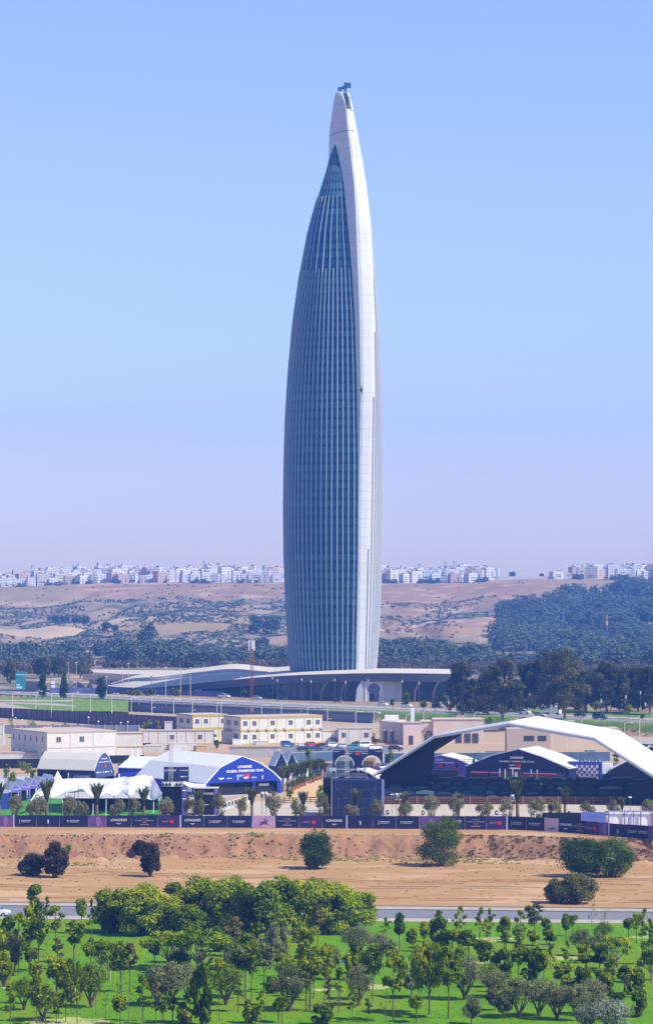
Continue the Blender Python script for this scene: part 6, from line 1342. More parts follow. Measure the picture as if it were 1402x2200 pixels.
# big blue tent
bt = gable_tent('marquee_tent', 'biggest royal blue fronted tent with white roof and large white lettering', 524, 1708, 20.6, [(-1, 2.9), (-.62, 6.6), (-.05, 9.0), (.42, 7.3), (.78, 5.0), (1, 3.0)], 33, math.radians(33), M_royal, M_royal, fh=3.0, rib=5)
words(bt, 0.2, 6.6, .80); logos(bt, -7.4, 6.2, 3.9, 6)
for x0, x1, y1, z1 in ((-10.2, -9.4, .3, 2.9), (9.2, 10.2, .3, 3.0), (2.6, 3.1, .2, 3.0)): b = MB(); b.box(x0, x1, -.02, y1, 0, z1); b.build('front_pier', M_royal, bt)
b = MB(); b.box(-9.3, 9.1, .9, 1.0, 0, 2.95); b.build('glass_front', mat('dark_front_glass', (.01, .015, .03), .12, spec=.6), bt)
b = MB(); b.box(4.6, 7.4, .8, .89, 1.9, 2.4); b.build('lit_sign', M_wt, bt)
# tent with the cream roof
lt = gable_tent('marquee_tent', 'navy walled tent with wide cream white roof below the container block', 224, 1692, 9.0, [(-1, 4.2), (-.65, 6.6), (-.25, 8.1), (.1, 8.5), (.45, 7.3), (.8, 5.2), (1, 3.8)], 16.5, math.radians(62), mat('gable_slate', (.05, .07, .20), .6), M_navyd, fh=2.6, rib=2, roof=fabric('tent_cream', (.82, .78, .70)))
text('LONGINES', .55, M_wt, lt, (0, -.06, 7.0), 0); text('GLOBAL CHAMPIONS TOUR', .42, M_wt, lt, (0, -.06, 6.2), 0); b = MB(); b.box(-.2, .7, -.08, -.06, 4.9, 5.5); b.build('emblem', M_red, lt); logos(lt, -3.8, 3.8, 3.7, 6, .4)
b = MB(); b.box(-4.3, 4.3, .8, .9, 0, 2.6); b.build('glass_front', M_win, lt)
# lettered dark wall panel of this tent, tent wall facing the lawn
t = thing('banner_wall', 'dark navy banner wall with pale lettering under the cream roof tent', 'banner', at(176, 1700), math.radians(-2)); b = MB(); b.box(-3.2, 3.3, 0, .2, 0, 4.3); b.build('panel', mat('navy_print', (.010, .016, .07), .6), t); text('LONGINES', .8, M_grey, t, (0, -.03, 3.4), 0); logos(t, -2.6, 2.6, 1.8, 3, .5, -.03)
b = MB(); b.box(-3.35, -3.22, -.1, .1, 0, 4.4); b.build('post', M_white, t)
# tents further back
gable_tent('marquee_tent', 'plain white roofed tent partly behind the biggest tent', 352, 1672, 12, [(-1, 2.6), (0, 5.2), (1, 2.6)], 10, math.radians(60), M_navy, M_royal)
for i, px in enumerate((283, 295)):
    q = at(px, 1656); t = thing('pagoda_tent', 'small white pointed tent, %s' % ['the one nearer the cream roofed tent', 'the one nearer the biggest tent'][i], 'tent', q, 0, None); V = []; b = MB(); n = 4; pr = [(1.9, 2.5), (1.0, 3.3), (.4, 4.5), (.05, 6.0)]
    for (r0, z0), (r1, z1) in zip(pr, pr[1:]):
        for k in range(4): 
            a, c = k*math.pi/2+.5, (k+1)*math.pi/2+.5; b.quad((r0*math.cos(a), r0*math.sin(a), z0), (r0*math.cos(c), r0*math.sin(c), z0), (r1*math.cos(c), r1*math.sin(c), z1), (r1*math.cos(a), r1*math.sin(a), z1))
    b.build('canopy', M_tent, t); b = MB()
    for k in range(4): a = k*math.pi/2+.5; b.tube((1.8*math.cos(a), 1.8*math.sin(a), 0), (1.8*math.cos(a), 1.8*math.sin(a), 2.6), .06)
    b.build('leg', M_white, t)
b = MB(); q0, q1 = at(250, 1690), at(318, 1684); t = thing('site_hoarding', 'bright royal blue hoarding between the cream roof tent and the stretch tent', 'hoarding', q0, math.atan2(q1.y-q0.y, q1.x-q0.x)); L_ = (q1-q0).length; b.box(0, L_, 0, .15, 0, 3.2); b.build('panel', mat('royal_board', (.01, .02, .26), .6), t); b = MB(); b.box(.9, 1.3, -.05, -.005, .9, 3.0); b.build('white_stripe', M_white, t)
gable_tent('gable_booth', 'pointed blue booth with white mark, beside the biggest tent', 604, 1672, 3.4, [(-1, 3.0), (0, 6.6), (1, 3.0)], 5, math.radians(20), M_navy, M_navy); gable_tent('gable_booth', 'pointed blue booth with white mark, nearer the palm alley', 627, 1668, 2.8, [(-1, 3.0), (0, 6.2), (1, 3.0)], 5, math.radians(20), M_navy, M_navy)
# peaked stalls
for i, (px, py, w) in enumerate([(34, 1727, 5.0), (54, 1722, 4.6), (73, 1718, 4.4), (92, 1714, 4.2), (112, 1709, 4.4)]):
    t = thing('peaked_stall', 'small stall with periwinkle blue triangle front and white roof, %s from the picture edge' % ordw(i), 'stall', at(px, py), math.radians(24), 'row of peaked stalls'); w_ = w*.45
    H0, H1 = 3.0, 4.7
    b = MB(); b.prism([(-w_/2, 0, H0-.5), (w_/2, 0, H0-.5), (w_/2, 0, H0), (0, 0, H1), (-w_/2, 0, H0)], (0, .08, 0)); b.build('front_gable', M_violet, t)
    b = MB(); n = 6
    for k in range(n):
        t0, t1 = k/n, (k+1)/n
        for sg in (-1, 1): b.prism([(sg*w_/2, .1+6*t0, H0), (0, .1+6*t0, H1+.02), (0, .1+6*t0, H1+.12), (sg*w_/2, .1+6*t0, H0+.12)], (0, 6/n, 0))
    b.build('roof', M_tent, t); text(['SALON', 'BAR', 'CAFE', 'SHOP', 'LOUNGE'][i] if False else 'LONGINES', .32, M_wt, t, (0, -.03, H0+.2), 0)
    b = MB()
    for x in (-w_/2, w_/2): b.box(x-.12, x+.12, -.05, .15, 0, H0-.5)
    b.build('post', M_violet, t); b = MB(); b.box(-w_/2+.1, w_/2-.1, 1.6, 1.7, 0, H0-.5); b.build('rear_wall', M_navyd, t)
t = thing('peaked_stall', 'larger peaked canopy with white walls ending the row of stalls', 'stall', at(124, 1706), math.radians(20)); b = MB(); 
for (r0, z0), (r1, z1) in zip([(2.6, 2.9), (1.2, 3.6), (.06, 5.4)], [(1.2, 3.6), (.06, 5.4)]):
    for k in range(4): a, c = k*math.pi/2+.78, (k+1)*math.pi/2+.78; b.quad((r0*math.cos(a), r0*math.sin(a), z0), (r0*math.cos(c), r0*math.sin(c), z0), (r1*math.cos(c), r1*math.sin(c), z1), (r1*math.cos(a), r1*math.sin(a), z1))
b.build('roof', M_tent, t); b = MB()
for x in (-1.8, -.4, .5, 1.8): b.box(x-.1, x+.1, -1.8, -1.7, 0, 2.9)
b.box(.9, 1.8, -1.75, -1.7, 0, 2.9); b.build('post', M_white, t)
b = MB(); b.box(-3, 1.2, 0, .2, 0, 3.6); o = b.build('booth_wall', mat('blue_booth', (.03, .08, .40), .6)); o.location = at(8, 1740); tag(o, 'blue booth wall with pale stripe at the picture edge', 'booth')
for i, px in enumerate((11, 15, 18)):
    b = MB(); b.tube((0, 0, 0), (0, 0, 7.8), .07, .06, 5); b.box(-.3, .3, -.1, .1, 7.5, 7.8); o = b.build('banner_pole', M_dpole); o.location = at(px, 1735-i*2); tag(o, 'thin dark pole before the peaked stalls, %s from the picture edge' % ordw(i), 'pole')
# stretch tent: free-form membrane
peaks = [(108, 1689, 6.2), (160, 1691, 5.6), (168, 1688, 6.3), (210, 1684, 6.5), (245, 1679, 6.6), (278, 1674, 6.4), (308, 1663, 7.0), (140, 1700, 5.5), (240, 1698, 5.6), (300, 1692, 5.8), (330, 1670, 6.4), (270, 1686, 6.2)]
pk_ = []
for px, py, h in peaks:
    Y = Yd(py, ZY+h); pk_.append((Xd(px, Y), Y, h))
fr = [(62, 1728, 2.2), (80, 1712, 3.4), (110, 1715, 3.2), (135, 1718, 3.0), (160, 1720, 2.9), (200, 1727, 2.6), (228, 1718, 3.6), (262, 1716, 3.3), (277, 1709, 4.6), (300, 1718, 2.9), (330, 1723, 2.4), (348, 1706, 4.6)]
fr_ = [(Xd(px, Yd(py, ZY+h)), Yd(py, ZY+h), h) for px, py, h in fr]
bk = [(100, 6.0, 40), (160, 5.4, 40), (220, 5.0, 40), (280, 5.0, 40), (350, 5.4, 40)]
def memb(u, s):                                    # u bearing 62..348, s 0 front .. 1 back
    f = interp([(p[0], i) for i, p in enumerate(fr)], u); i = min(int(f), len(fr)-2); t_ = f-i
    Y0 = fr_[i][1]*(1-t_)+fr_[i+1][1]*t_; h0 = fr_[i][2]*(1-t_)+fr_[i+1][2]*t_-.5-.35*math.sin(math.pi*t_)
    D = interp([(62, 5), (100, 24), (200, 32), (300, 36), (348, 32)], u); Y = Y0+D*s; x = Xd(u, Y0)+interp([(62, 3), (200, 0), (348, -4)], u)*s; z = h0*(1-s)+5.9*s+.6*math.sin(math.pi*s)
    for px_, py_, h in pk_:
        d = math.hypot(x-px_, (Y-py_)*.8); z = max(z, z+(h-z)*math.exp(-(d/2.6)**1.25)) if h > z else z
    return Vector((x, Y, ZY+z))
b = MB(); nu, ns = 90, 30; vs = [memb(62+286*i/(nu-1), j/(ns-1)) for j in range(ns) for i in range(nu)]
b.add(vs, [(j*nu+i, j*nu+i+1, (j+1)*nu+i+1, (j+1)*nu+i) for j in range(ns-1) for i in range(nu-1)]); t = thing('stretch_tent', 'white stretched canvas tent with many soft peaks over the turf', 'tent', (0, 0, 0)); o = b.build('canvas', M_tent, t, smooth=True)
so_m = o.modifiers.new('thickness', 'SOLIDIFY'); so_m.thickness = .06
for i in (0, 5, 6, 8, 10, 11, 3): b = MB(); x, y, h = fr_[i]; b.tube((x, y-.9, ZY), (x, y, ZY+h), .08, .06, 6); b.build('pole', M_white if i != 8 else M_dpole, t)
for x, y, h in pk_[:8]: b = MB(); b.tube((x, y, ZY), (x, y, ZY+h-.05), .07, .07, 5); b.build('inner_pole', M_dpole, t)
b = MB(); b.box(Xd(135, 672), Xd(340, 672), 672, 672.2, ZY, ZY+2.6); tag(b.build('lounge_wall', M_navyd), 'dark wall under the stretch tent', 'wall')
b = MB(); q = at(372, 1750); 
# stage tower by the stretch tent
def stage_tower(name, label, u, v, W, D, H, m1, m2, rows, rz=0, lit=True):
    t = thing(name, label, 'stage tower', at(u, v), rz); b = MB(); b.box(-W/2, W/2, .1, D, 0, H); b.build('cladding', m1, t); b = MB(); b.box(W/2+.02, W/2+1.1, -.05, .2, 0, H-.6); b.build('printed_edge', m2, t); return t
t = stage_tower('camera_tower', 'dark tower hung with rows of black spotlights beside the stretch tent', 369, 1756, 4.2, 4, 7.2, M_navyd, mat('violet_print', (.10, .08, .34), .6), 4); text('LONGINES', .35, M_wt, t, (W:=2.62, -.08, 5.6), 0) if False else None
logos(t, 2.2, 3.1, 5.6, 1, .35, -.08); logos(t, 2.2, 3.1, 3.8, 1, .3, -.08)
b = MB(); b.box(-2.1, 2.1, -.1, .05, 6.5, 7.5); b.build('white_band', M_white, t)
for r_ in range(3):
    for k in range(6):
        if k in (3,) and r_ == 0: continue
        x = -1.8+k*.72; z = 6.9-r_*1.35; b = MB(); b.tube((x, -.55, z), (x, -.12, z+.05), .27, .22, 8); b.box(x-.04, x+.04, -.3, .1, z+.2, z+.55); b.build('spotlight', M_navyd if r_ else mat('spot_black', (.02, .02, .02), .4), t)
b = MB()
for x, h in ((-1.5, 1.3), (-1.1, 1.6), (-.4, 1.5), (.3, 1.5), (.9, 1.7)): b.tube((x, 1, 7.2), (x, 1, 7.2+h), .22, .10, 6); b.ball((x, 1, 7.25+h), .16, 6, 4)
b.build('equipment', M_navyd, t)
t = thing('lighting_mast', 'slim lattice mast rising from the spotlight tower by the stretch tent', 'mast', at(367, 1752)); lattice(t, Zd(1590, at(367, 1752).y)-ZY, .35, 20, [M_ac]*2, .045)
t = thing('banner_wall', 'navy board with white lettering standing above the spotlight tower', 'banner', at(378, 1738)); h = Zd(1648, at(378, 1738).y)-ZY; b = MB(); b.box(-2.7, 2.8, 0, .25, 0, h); b.build('panel', mat('navy_print2', (.02, .025, .12), .6), t); text('LONGINES', .55, M_wt, t, (-1.3, -.03, h-.8), 0); text('LONGINES', .40, M_wt, t, (1.8, -.03, h-.8), 0); logos(t, .9, 2.7, h-2.2, 2, .3, -.03); logos(t, .9, 2.7, h-3.6, 2, .3, -.03)
# white awning and lettered box between spotlight tower and biggest tent
b = MB(); q = at(416, 1744); w_ = 2.6
vs = [(-2.4, 0, 6.2), (-.8, -.3, 5.3), (1.8, -.2, 5.3), (2.6, .3, 5.4), (2.6, 3, 5.8), (0, 3, 5.9), (-2.4, 3, 6.4)]; t = thing('awning', 'white sagging awning between the spotlight tower and the biggest tent', 'awning', q); b.add(vs+[(x, y, z-.06) for x, y, z in vs], [tuple(range(7)), tuple(range(7, 14))[::-1]]+[(i, (i+1) % 7, 7+(i+1) % 7, 7+i) for i in range(7)]); b.build('canvas', M_tent, t); b = MB(); b.tube((-2.3, 0, 0), (-2.3, 0, 6.2), .06); b.tube((2.5, 0, 0), (2.5, 0, 5.3), .06); b.build('pole', M_white, t); b = MB(); b.box(-2.2, -.4, .1, .2, 4.3, 5.6); b.box(0, 1.6, .1, .2, 4.3, 5.5); b.build('hanging_cloth', M_tent, t)
t = thing('lettered_box', 'dark navy booth with white lettering in front of the biggest tent', 'booth', at(443, 1752)); b = MB(); b.box(-2.6, 2.5, 0, 3.5, 0, 5.7); b.build('wall', M_navyd, t); b = MB(); b.box(-2.7, 2.6, -.1, 3.6, 5.7, 5.85); b.build('roof', M_ac, t); text('LONGINES', .62, M_wt, t, (0, -.03, 4.6), 0); logos(t, -1.8, 2, 2.2, 3, .35, -.03); b = MB(); b.box(1.7, 2.48, -.04, -.005, 0, 5.6); b.build('violet_edge', M_violet, t)
# small rails and seats before the biggest tent
for i in range(9):
    q = at(478+i*7, 1742-i*2.2); b = MB(); b.box(-.28, .28, 0, .06, 0, 1.7); b.box(-.2, .2, -.04, -.01, .5, 1.5, 1); o = b.build('stand_board', [M_white, M_navyd]); o.location = q; o.rotation_euler = (0, 0, .6); tag(o, 'small white framed stand board before the biggest tent, %s in line' % ordw(i), 'board', 'stand boards before the biggest tent')
# palm alley: tied palms and potted shrubs
PT = [palm_meshes(10+i, H=7.2, tied=True) for i in range(4)]
for i, (px, pt, pb) in enumerate([(607, 1641, 1702), (618, 1640, 1700), (628, 1637, 1697), (638, 1634, 1694), (648, 1632, 1690), (656, 1630, 1688), (664, 1628, 1684), (673, 1626, 1682), (681, 1625, 1678), (690, 1628, 1676), (697, 1634, 1678)]):
    q = at(px, pb); s = (pb-pt)*q.y/F/7.2*.92; inst('palm_tree', PT[i % 4], 'tied up date palm in the alley beside the biggest tent, %s from its corner' % ordw(i), 'palm', q, i*1.3, (s, s, s), 'tied palms along the alley')
for i in range(5):
    q = at(624+i*17, 1699-i*6); t = thing('roll_up_banner', 'narrow blue and pink upright banner between the alley palms, %s from the biggest tent' % ordw(i), 'banner', q, .3, 'upright banners in the palm alley'); b = MB(); b.box(-.45, .45, 0, .06, .3, 4.3); b.build('panel', [mat('banner_pink', (.35, .22, .40), .6), M_navy, M_white, M_navy, mat('banner_pink', (0, 0, 0))][i], t); b = MB(); b.box(-.5, .5, -.05, .1, 0, .3); b.box(-.2, .2, -.02, -.005, 2.8, 3.4); b.build('stand', M_white, t)
mpot = mat('terracotta', (.36, .13, .06), .85)
pot = MB(); pot.tube((0, 0, 0), (0, 0, 1.15), .36, .52, 10); pot.tube((0, 0, 1.1), (0, 0, 1.2), .58, .58, 10); pot = pot.mesh('pot', mpot); pl = cloud_mesh('foliage', leaf_cloud([(0, 0, 1.75, .75), (.3, 0, 1.6, .5), (-.3, .1, 1.65, .5)], 420, .14, 4, shell=.6), L_dark)
for i in range(11): inst('potted_shrub', [('pot', pot), ('foliage', pl)], 'round clipped shrub in a terracotta pot along the alley, %s from the biggest tent' % ordw(i), 'potted plant', at(629+i*6.2, 1700-i*2.65), i, group='potted shrubs along the alley')
for i, (px, pt, pb, wd, lb) in enumerate([(621, 1686, 1722, 24, 'bright green bush at the corner of the biggest tent'), (688, 1690, 1714, 24, 'bright green bush beside the dark stage box'), (690, 1706, 1724, 30, 'low green bush behind the alley fence, stage side')]): shrub(70+i, px, pt, pb, wd, L_bright, lb, n=700)
t = thing('rail_fence', 'brown wooden rail fence crossing the sand alley', 'fence', at(610, 1728), math.atan2((at(704, 1726)-at(610, 1728)).y, (at(704, 1726)-at(610, 1728)).x)); L_ = (at(704, 1726)-at(610, 1728)).length; M_wood = mat('brown_rail', (.17, .075, .045), .8)
for z in (.3, .75, 1.2): b = MB(); b.box(0, L_, 0, .08, z, z+.2); b.build('rail', M_wood, t)
for k in range(6): b = MB(); b.box(L_*k/5-.09, L_*k/5+.09, -.1, 0, 0, 1.6); b.build('post', M_wood, t)
# dark mesh stage box, its light racks and mast
t = thing('stage_box', 'big square box wrapped in dark blue mesh with light edges', 'stage box', at(766, 1757)); W = 10.5; h = 7.9
b = MB(); b.box(-W/2, W/2, 0, 6, 0, h); b.build('mesh_wrap', mat('mesh_navy', (.010, .02, .085), .7, col2=(.007, .014, .06), scale=.5), t)
b = MB(); b.box(W/2+.02, W/2+.55, -.15, .3, 0, h+.1); b.build('edge_post', mat('lilac_post', (.22, .23, .50), .6), t); b = MB(); b.box(-W/2-.12, -W/2-.01, -.1, .2, 0, h+.1); b.build('edge_post', M_ac, t)
b = MB()
for x in (-3.8, -1.2, 1.5, 4.0): b.tube((x, -.04, h-.2), (x-.2, -.04, .4), .025, .025, 4)
for (x0, z0, x1, z1) in ((-4.9, 6.8, -2.3, 3.8), (-2.3, 3.8, -2.1, 6.9), (1.3, 6.7, 3.6, 4.4), (3.4, 4.0, 3.8, 6.8)): b.tube((x0, -.05, z0), (x1, -.05, z1), .035, .035, 4)
for z in (2, 4, 6): b.tube((-W/2, -.04, z), (W/2, -.04, z), .025, .025, 4)
b.build('scaffold_tube', mat('scaffold', (.12, .16, .30), .5), t)
t = thing('stage_box', 'narrow dark blue box beside the big square mesh box, alley side', 'stage box', at(703, 1752)); b = MB(); b.box(-.95, .85, 0, 6, 1.9, 7.9); b.build('wrap', M_navyd, t); b = MB(); b.box(-.95, .85, 0, 6, 0, 1.89); b.build('timber_base', mat('timber', (.30, .17, .08), .8), t)
t = thing('light_rack', 'rack with two rows of floodlights above the square mesh box', 'light rack', at(746, 1745)); z0 = Zd(1668, at(746, 1745).y)-ZY; b = MB()
for x in (-4.4, -2.5, 2.4, 4.1): b.tube((x, 0, 0), (x, 0, z0+2.0), .05, .05, 5)
b.tube((-4.4, 0, z0), (4.1, 0, z0), .06); b.tube((-4.4, 0, z0+1.5), (4.1, 0, z0+1.5), .06); b.build('frame', M_ac, t)
for k in range(13):
    x = -4.2+k*.68; b = MB(); b.box(x-.24, x+.24, -.25, .05, z0-.1, z0+.65); b.build('floodlight', mat('flood_grey', (.10, .12, .16), .3), t)
for x in (-3.6, -2.9, 2.3, 3.7): b = MB(); b.box(x-.3, x+.3, -.3, .1, z0+1.1, z0+1.8); b.build('floodlight', mat('flood_white', (.5, .52, .55), .4), t)
t = thing('lighting_mast', 'slim lattice mast rising over the square mesh box', 'mast', at(745, 1744)); lattice(t, Zd(1570, at(745, 1744).y)-ZY, .35, 24, [M_ac]*2, .045)
# gate banner with two round openings
t = thing('gate_banner', 'navy printed board with two round arch openings behind the square mesh box', 'banner', at(768, 1668)); W = 12.9; zb = 0; zt = Zd(1611, at(768, 1668).y)-ZY
def arch_op(cx_, r, z0, n=16): return [(cx_+r*math.cos(math.pi*i/n), z0+r*math.sin(math.pi*i/n)) for i in range(n+1)]
r_ = 2.35; zc = zt-4.0; x1, x2 = -3.4, 3.6
poly = [(-W/2, 0), (-W/2, zt), (W/2, zt), (W/2, 0)]+[(x2+r_, 0)]+arch_op(x2, r_, zc)+[(x2-r_, 0), (x1+r_, 0)]+arch_op(x1, r_, zc)+[(x1-r_, 0)]
b = MB(); b.prism([(x, 0, z) for x, z in poly], (0, .3, 0)); b.build('panel', M_navy, t)
text('GLOBAL CHAMPIONS TOUR', .42, M_wt, t, (0, -.03, zt-.45), 0); text('RABAT', .5, M_wt, t, (-2.2, -.03, zt-1.0), 0); text('LONGINES', .35, M_wt, t, (-5.4, -.03, zt-.45), 0); text('LONGINES', .35, M_wt, t, (5.4, -.03, zt-.45), 0); b = MB(); b.box(-.5, .5, -.05, -.01, zt-1.4, zt-.65); b.build('emblem', M_red, t); text('MAROC', .5, M_wt, t, (1.8, -.03, zt-1.0), 0)
for s, cx_ in enumerate((x1, x2)):
    a0, a1 = arch_op(cx_, r_, zc), arch_op(cx_, r_*1.07, zc); b = MB()
    for i in range(16): b.prism([(a0[i][0], -.12, a0[i][1]), (a0[i+1][0], -.12, a0[i+1][1]), (a1[i+1][0], -.12, a1[i+1][1]), (a1[i][0], -.12, a1[i][1])], (0, .1, 0))
    b.build('arch_rim', M_white, t)
b = MB(); b.box(x1-2.2, x1+2.2, 1.5, 1.6, 0, zc+2.2); b.box(x2-2.2, x2+1.0, 1.5, 1.6, 0, zc+1.8, 1); b.build('inner_screen', [mat('mottled_screen', (.40, .42, .48), .8, col2=(.16, .22, .16), scale=1.2), mat('tan_board', (.52, .30, .18), .8)], t)
# low arched tent with violet stripes behind the canopy foot
gt_ = gable_tent('arched_tent', 'low navy fronted tent with white roof and purple stripe beside the canopy foot', 768, 1700, 13, [(-1, 2.6), (-.5, 4.4), (0, 5.2), (.5, 4.3), (1, 2.6)], 13, math.radians(-34), M_navy, M_navy, rib=2)
text('LONGINES', .5, M_wt, gt_, (0, -.06, 4.1), 0); text('GLOBAL CHAMPIONS TOUR', .5, M_wt, gt_, (0, -.06, 3.3), 0)
b = MB()
P_ = [(-6.7, 2.85), (-3.3, 4.68), (0, 5.48), (3.3, 4.58), (6.7, 2.85)]
for i in range(4): b.prism([(P_[i][0], 5.0, P_[i][1]), (P_[i+1][0], 5.0, P_[i+1][1]), (P_[i+1][0], 5.0, P_[i+1][1]+.04), (P_[i][0], 5.0, P_[i][1]+.04)], (0, 3.6, 0))
b.build('roof_stripe', mat('plum_stripe', (.05, .015, .12), .6), gt_)
# rear tents seen under the canopy
tA = gable_tent('marquee_tent', 'violet and navy fronted tent with white roof under the canopy, gate side', 946, 1672, 15.2, [(-1, 2.5), (-.5, 4.8), (0, 5.8), (.5, 5.0), (1, 3.6)], 10, math.radians(-20), mat('violet_front', (.05, .04, .24), .6, col2=(.22, .12, .42), scale=.12), M_navy, rib=2)
text('LONGINES', .55, M_wt, tA, (-.4, -.06, 4.6), 0); text('GLOBAL CHAMPIONS TOUR', .55, M_wt, tA, (0, -.06, 3.9), 0); b = MB(); b.box(-.6, 1.0, -.08, -.05, 2.7, 3.3); b.build('emblem', M_red, tA); b = MB(); b.prism([(3.2, -.08, .3), (6.4, -.08, .3), (6.2, -.08, .8), (4.6, -.08, 1.0), (4.4, -.08, 3.0), (3.4, -.08, 3.0)], (0, .03, 0)); b.build('red_print', M_red, tA)
b = MB(); b.box(-5.6, 5.6, 0, 3.5, 0, 3.8); o = b.build('screen_box', M_navyd); o.location = at(934, 1688); tag(o, 'black box like back of a screen in front of the violet tent', 'screen'); 
tB = gable_tent('marquee_tent', 'large navy fronted tent with white lettering in the middle under the canopy', 1111, 1682, 27, [(-1, 3.8), (-.5, 6.6), (.02, 8.3), (.5, 6.4), (1, 3.6)], 15, math.radians(-22), mat('navy_front', (.012, .016, .09), .6), M_navy, rib=3)
words(tB, -.2, 6.2, .72, sub=True)
b = MB(); b.box(-12.5, 12.5, -.12, -.06, 0, 2.9); b.build('glass_front', M_win, tB)
for x0, x1 in ((-11.8, -4.2), (2.2, 10.2)):
    b = MB(); b.box(x0, x1, -1.6, -.2, 2.35, 2.5); b.box(x0, x1, -1.65, -1.6, 2.25, 2.5, 1); b.build('awning', [M_violet, M_red], tB)
for x in (-4.6, -3.2, 5.2, 3.6, -1.2): b = MB(); b.box(x-.09, x+.09, -.3, -.13, 0, 3.4); b.build('post', M_wt, tB)
b = MB(); b.box(-.6, -.05, -.35, -.2, .6, 2.6); b.build('white_doorway', M_wt, tB)
# checkered hoarding box
t = thing('checkered_screen', 'blue box with a grey and maroon checkered front under the canopy', 'screen', at(1257, 1682), math.radians(-3)); W = 8.3; h = 5.2; b = MB(); b.box(-W/2, W/2, 0, 3, 0, h); b.build('box', mat('screen_blue2', (.035, .045, .26), .6), t); n = 11; m_ = 6
b1 = MB(); b2 = MB(); s = 6.9/n
for i in range(n):
    for j in range(m_): (b1 if (i+j) % 2 else b2).box(-3.7+i*s, -3.7+(i+1)*s, -.04, -.005, .1+j*.72, .1+(j+1)*.72)
b1.build('checker_pattern', mat('checker_grey', (.42, .45, .55), .6), t); b2.build('checker_pattern', mat('checker_maroon', (.10, .05, .14), .6), t); b = MB(); b.prism([(-4.2, -.3, 0), (-4.9, -.3, .8), (-4.9, -.3, 2.6), (-4.2, -.3, 3.6)], (0, .2, 0)); b.build('side_flap', mat('pale_lilac', (.42, .44, .68), .6), t)
b = MB()
for k in range(9): b.tube((-3.6+k*.9, .5, h), (-3.6+k*.9, .5, h+.25+.15*(k % 3)), .12, .08, 5)
b.build('roof_fitting', M_white, t)
t = thing('white_booth', 'small white booth between the checkered screen and the last rear tent', 'booth', at(1303, 1680)); b = MB(); b.box(-1.5, 1.5, 0, 2, 2.0, 4.6); b.build('upper_wall', M_wt, t); b = MB(); b.box(-1.5, 1.5, 0, 2, 0, 1.99); b.build('lower_wall', mat('screen_blue2', (0, 0, 0)), t)
tC = gable_tent('marquee_tent', 'black open fronted tent at the far end under the canopy', 1372, 1684, 14, [(-1, 3.4), (-.4, 5.6), (.1, 6.2), (1, 3.6)], 10, math.radians(-8), M_navyd, M_navy, rib=2)
gable_tent('gable_booth', 'pointed blue booth with pale mark poking over the canopy at the far end', 1398, 1650, 6, [(-1, 3.6), (0, 5.8), (1, 3.6)], 5, math.radians(0), M_navy, M_navy)
# the big canopy
base = at(1092, 1728); cp = thing('grandstand_canopy', 'huge white polygonal canopy roof spanning the grandstand', 'canopy', base, math.radians(-15))
Yc = base.y; ang = math.radians(15)
prof = [(-32.5, -.6), (-16.6, 9.9), (0, 12.7), (19.2, 9.7), (35.5, .2)]
prof = []
for px, py in ((803, 1667), (933, 1582), (1092, 1555), (1276, 1587), (1402, 1667), (1440, 1692)):
    # point on the gable plane (through base, turned -15 deg) seen at this bearing
    k = (px-CX)/F; s = (k*Yc-base.x)/(math.cos(ang)+k*math.sin(ang)); Yp = Yc-s*math.sin(ang); prof.append((s, Zd(py, Yp)-ZY))
L_ = 33; b = MB(); th = .35
n = len(prof)
tw = [(-.15, 0), (.35, 0), (.6, 0)]
def cpt(i, y, o=0): x, z = prof[i]; return (x+(-.25 if i == 0 else 0), y, z+o)
for i in range(n-1):
    b.add([cpt(i, 0, 0), cpt(i+1, 0, 0), cpt(i+1, L_, 0), cpt(i, L_, 0), cpt(i, 0, th), cpt(i+1, 0, th), cpt(i+1, L_, th), cpt(i, L_, th)], [(0, 1, 2, 3), (7, 6, 5, 4), (0, 4, 5, 1), (1, 5, 6, 2), (2, 6, 7, 3), (3, 7, 4, 0)])
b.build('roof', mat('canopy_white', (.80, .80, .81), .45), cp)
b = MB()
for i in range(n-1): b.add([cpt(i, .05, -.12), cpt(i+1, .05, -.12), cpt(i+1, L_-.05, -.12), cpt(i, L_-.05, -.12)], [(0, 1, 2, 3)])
b.build('dark_underside', mat('underside_dark', (.02, .03, .07), .8), cp)  # dark sheet just under the whole canopy roof
for y in (0.0, 8, 16, 24, L_-.3):
    b = MB()
    for i in range(n-1): b.prism([cpt(i, y-.25 if y == 0 else y, -.5), cpt(i+1, y-.25 if y == 0 else y, -.5), cpt(i+1, y-.25 if y == 0 else y, 0 if y == 0 else -.13), cpt(i, y-.25 if y == 0 else y, 0 if y == 0 else -.13)], (0, .22, 0))
    b.build('roof_frame', mat('frame_alu', (.30, .32, .36), .5) if y == 0 else M_navyd, cp)
b = MB()
for i in range(n-1):
    for y in (8, 16, 24):
        b.prism([cpt(i, y, th), cpt(i+1, y, th), cpt(i+1, y, th+.05), cpt(i, y, th+.05)], (0, .12, 0))
b.build('roof_seam', M_ac, cp)
def side_wall(i, z0):
    b = MB(); x, z = prof[i]; b.box(x-.05, x+.1, .2, L_, 0, z); return b
b = MB(); b.prism([(prof[0][0]+.3, 4, 0), (prof[0][0]+.3, 4, prof[0][1]-.2), (prof[1][0]-1, 4, prof[1][1]-1.4), (prof[1][0]-1, 4, prof[1][1]-6), (prof[0][0]+12, 4, 3.5), (prof[0][0]+10, 4, 0)], (0, .2, 0)); b.build('side_curtain', M_navyd, cp)
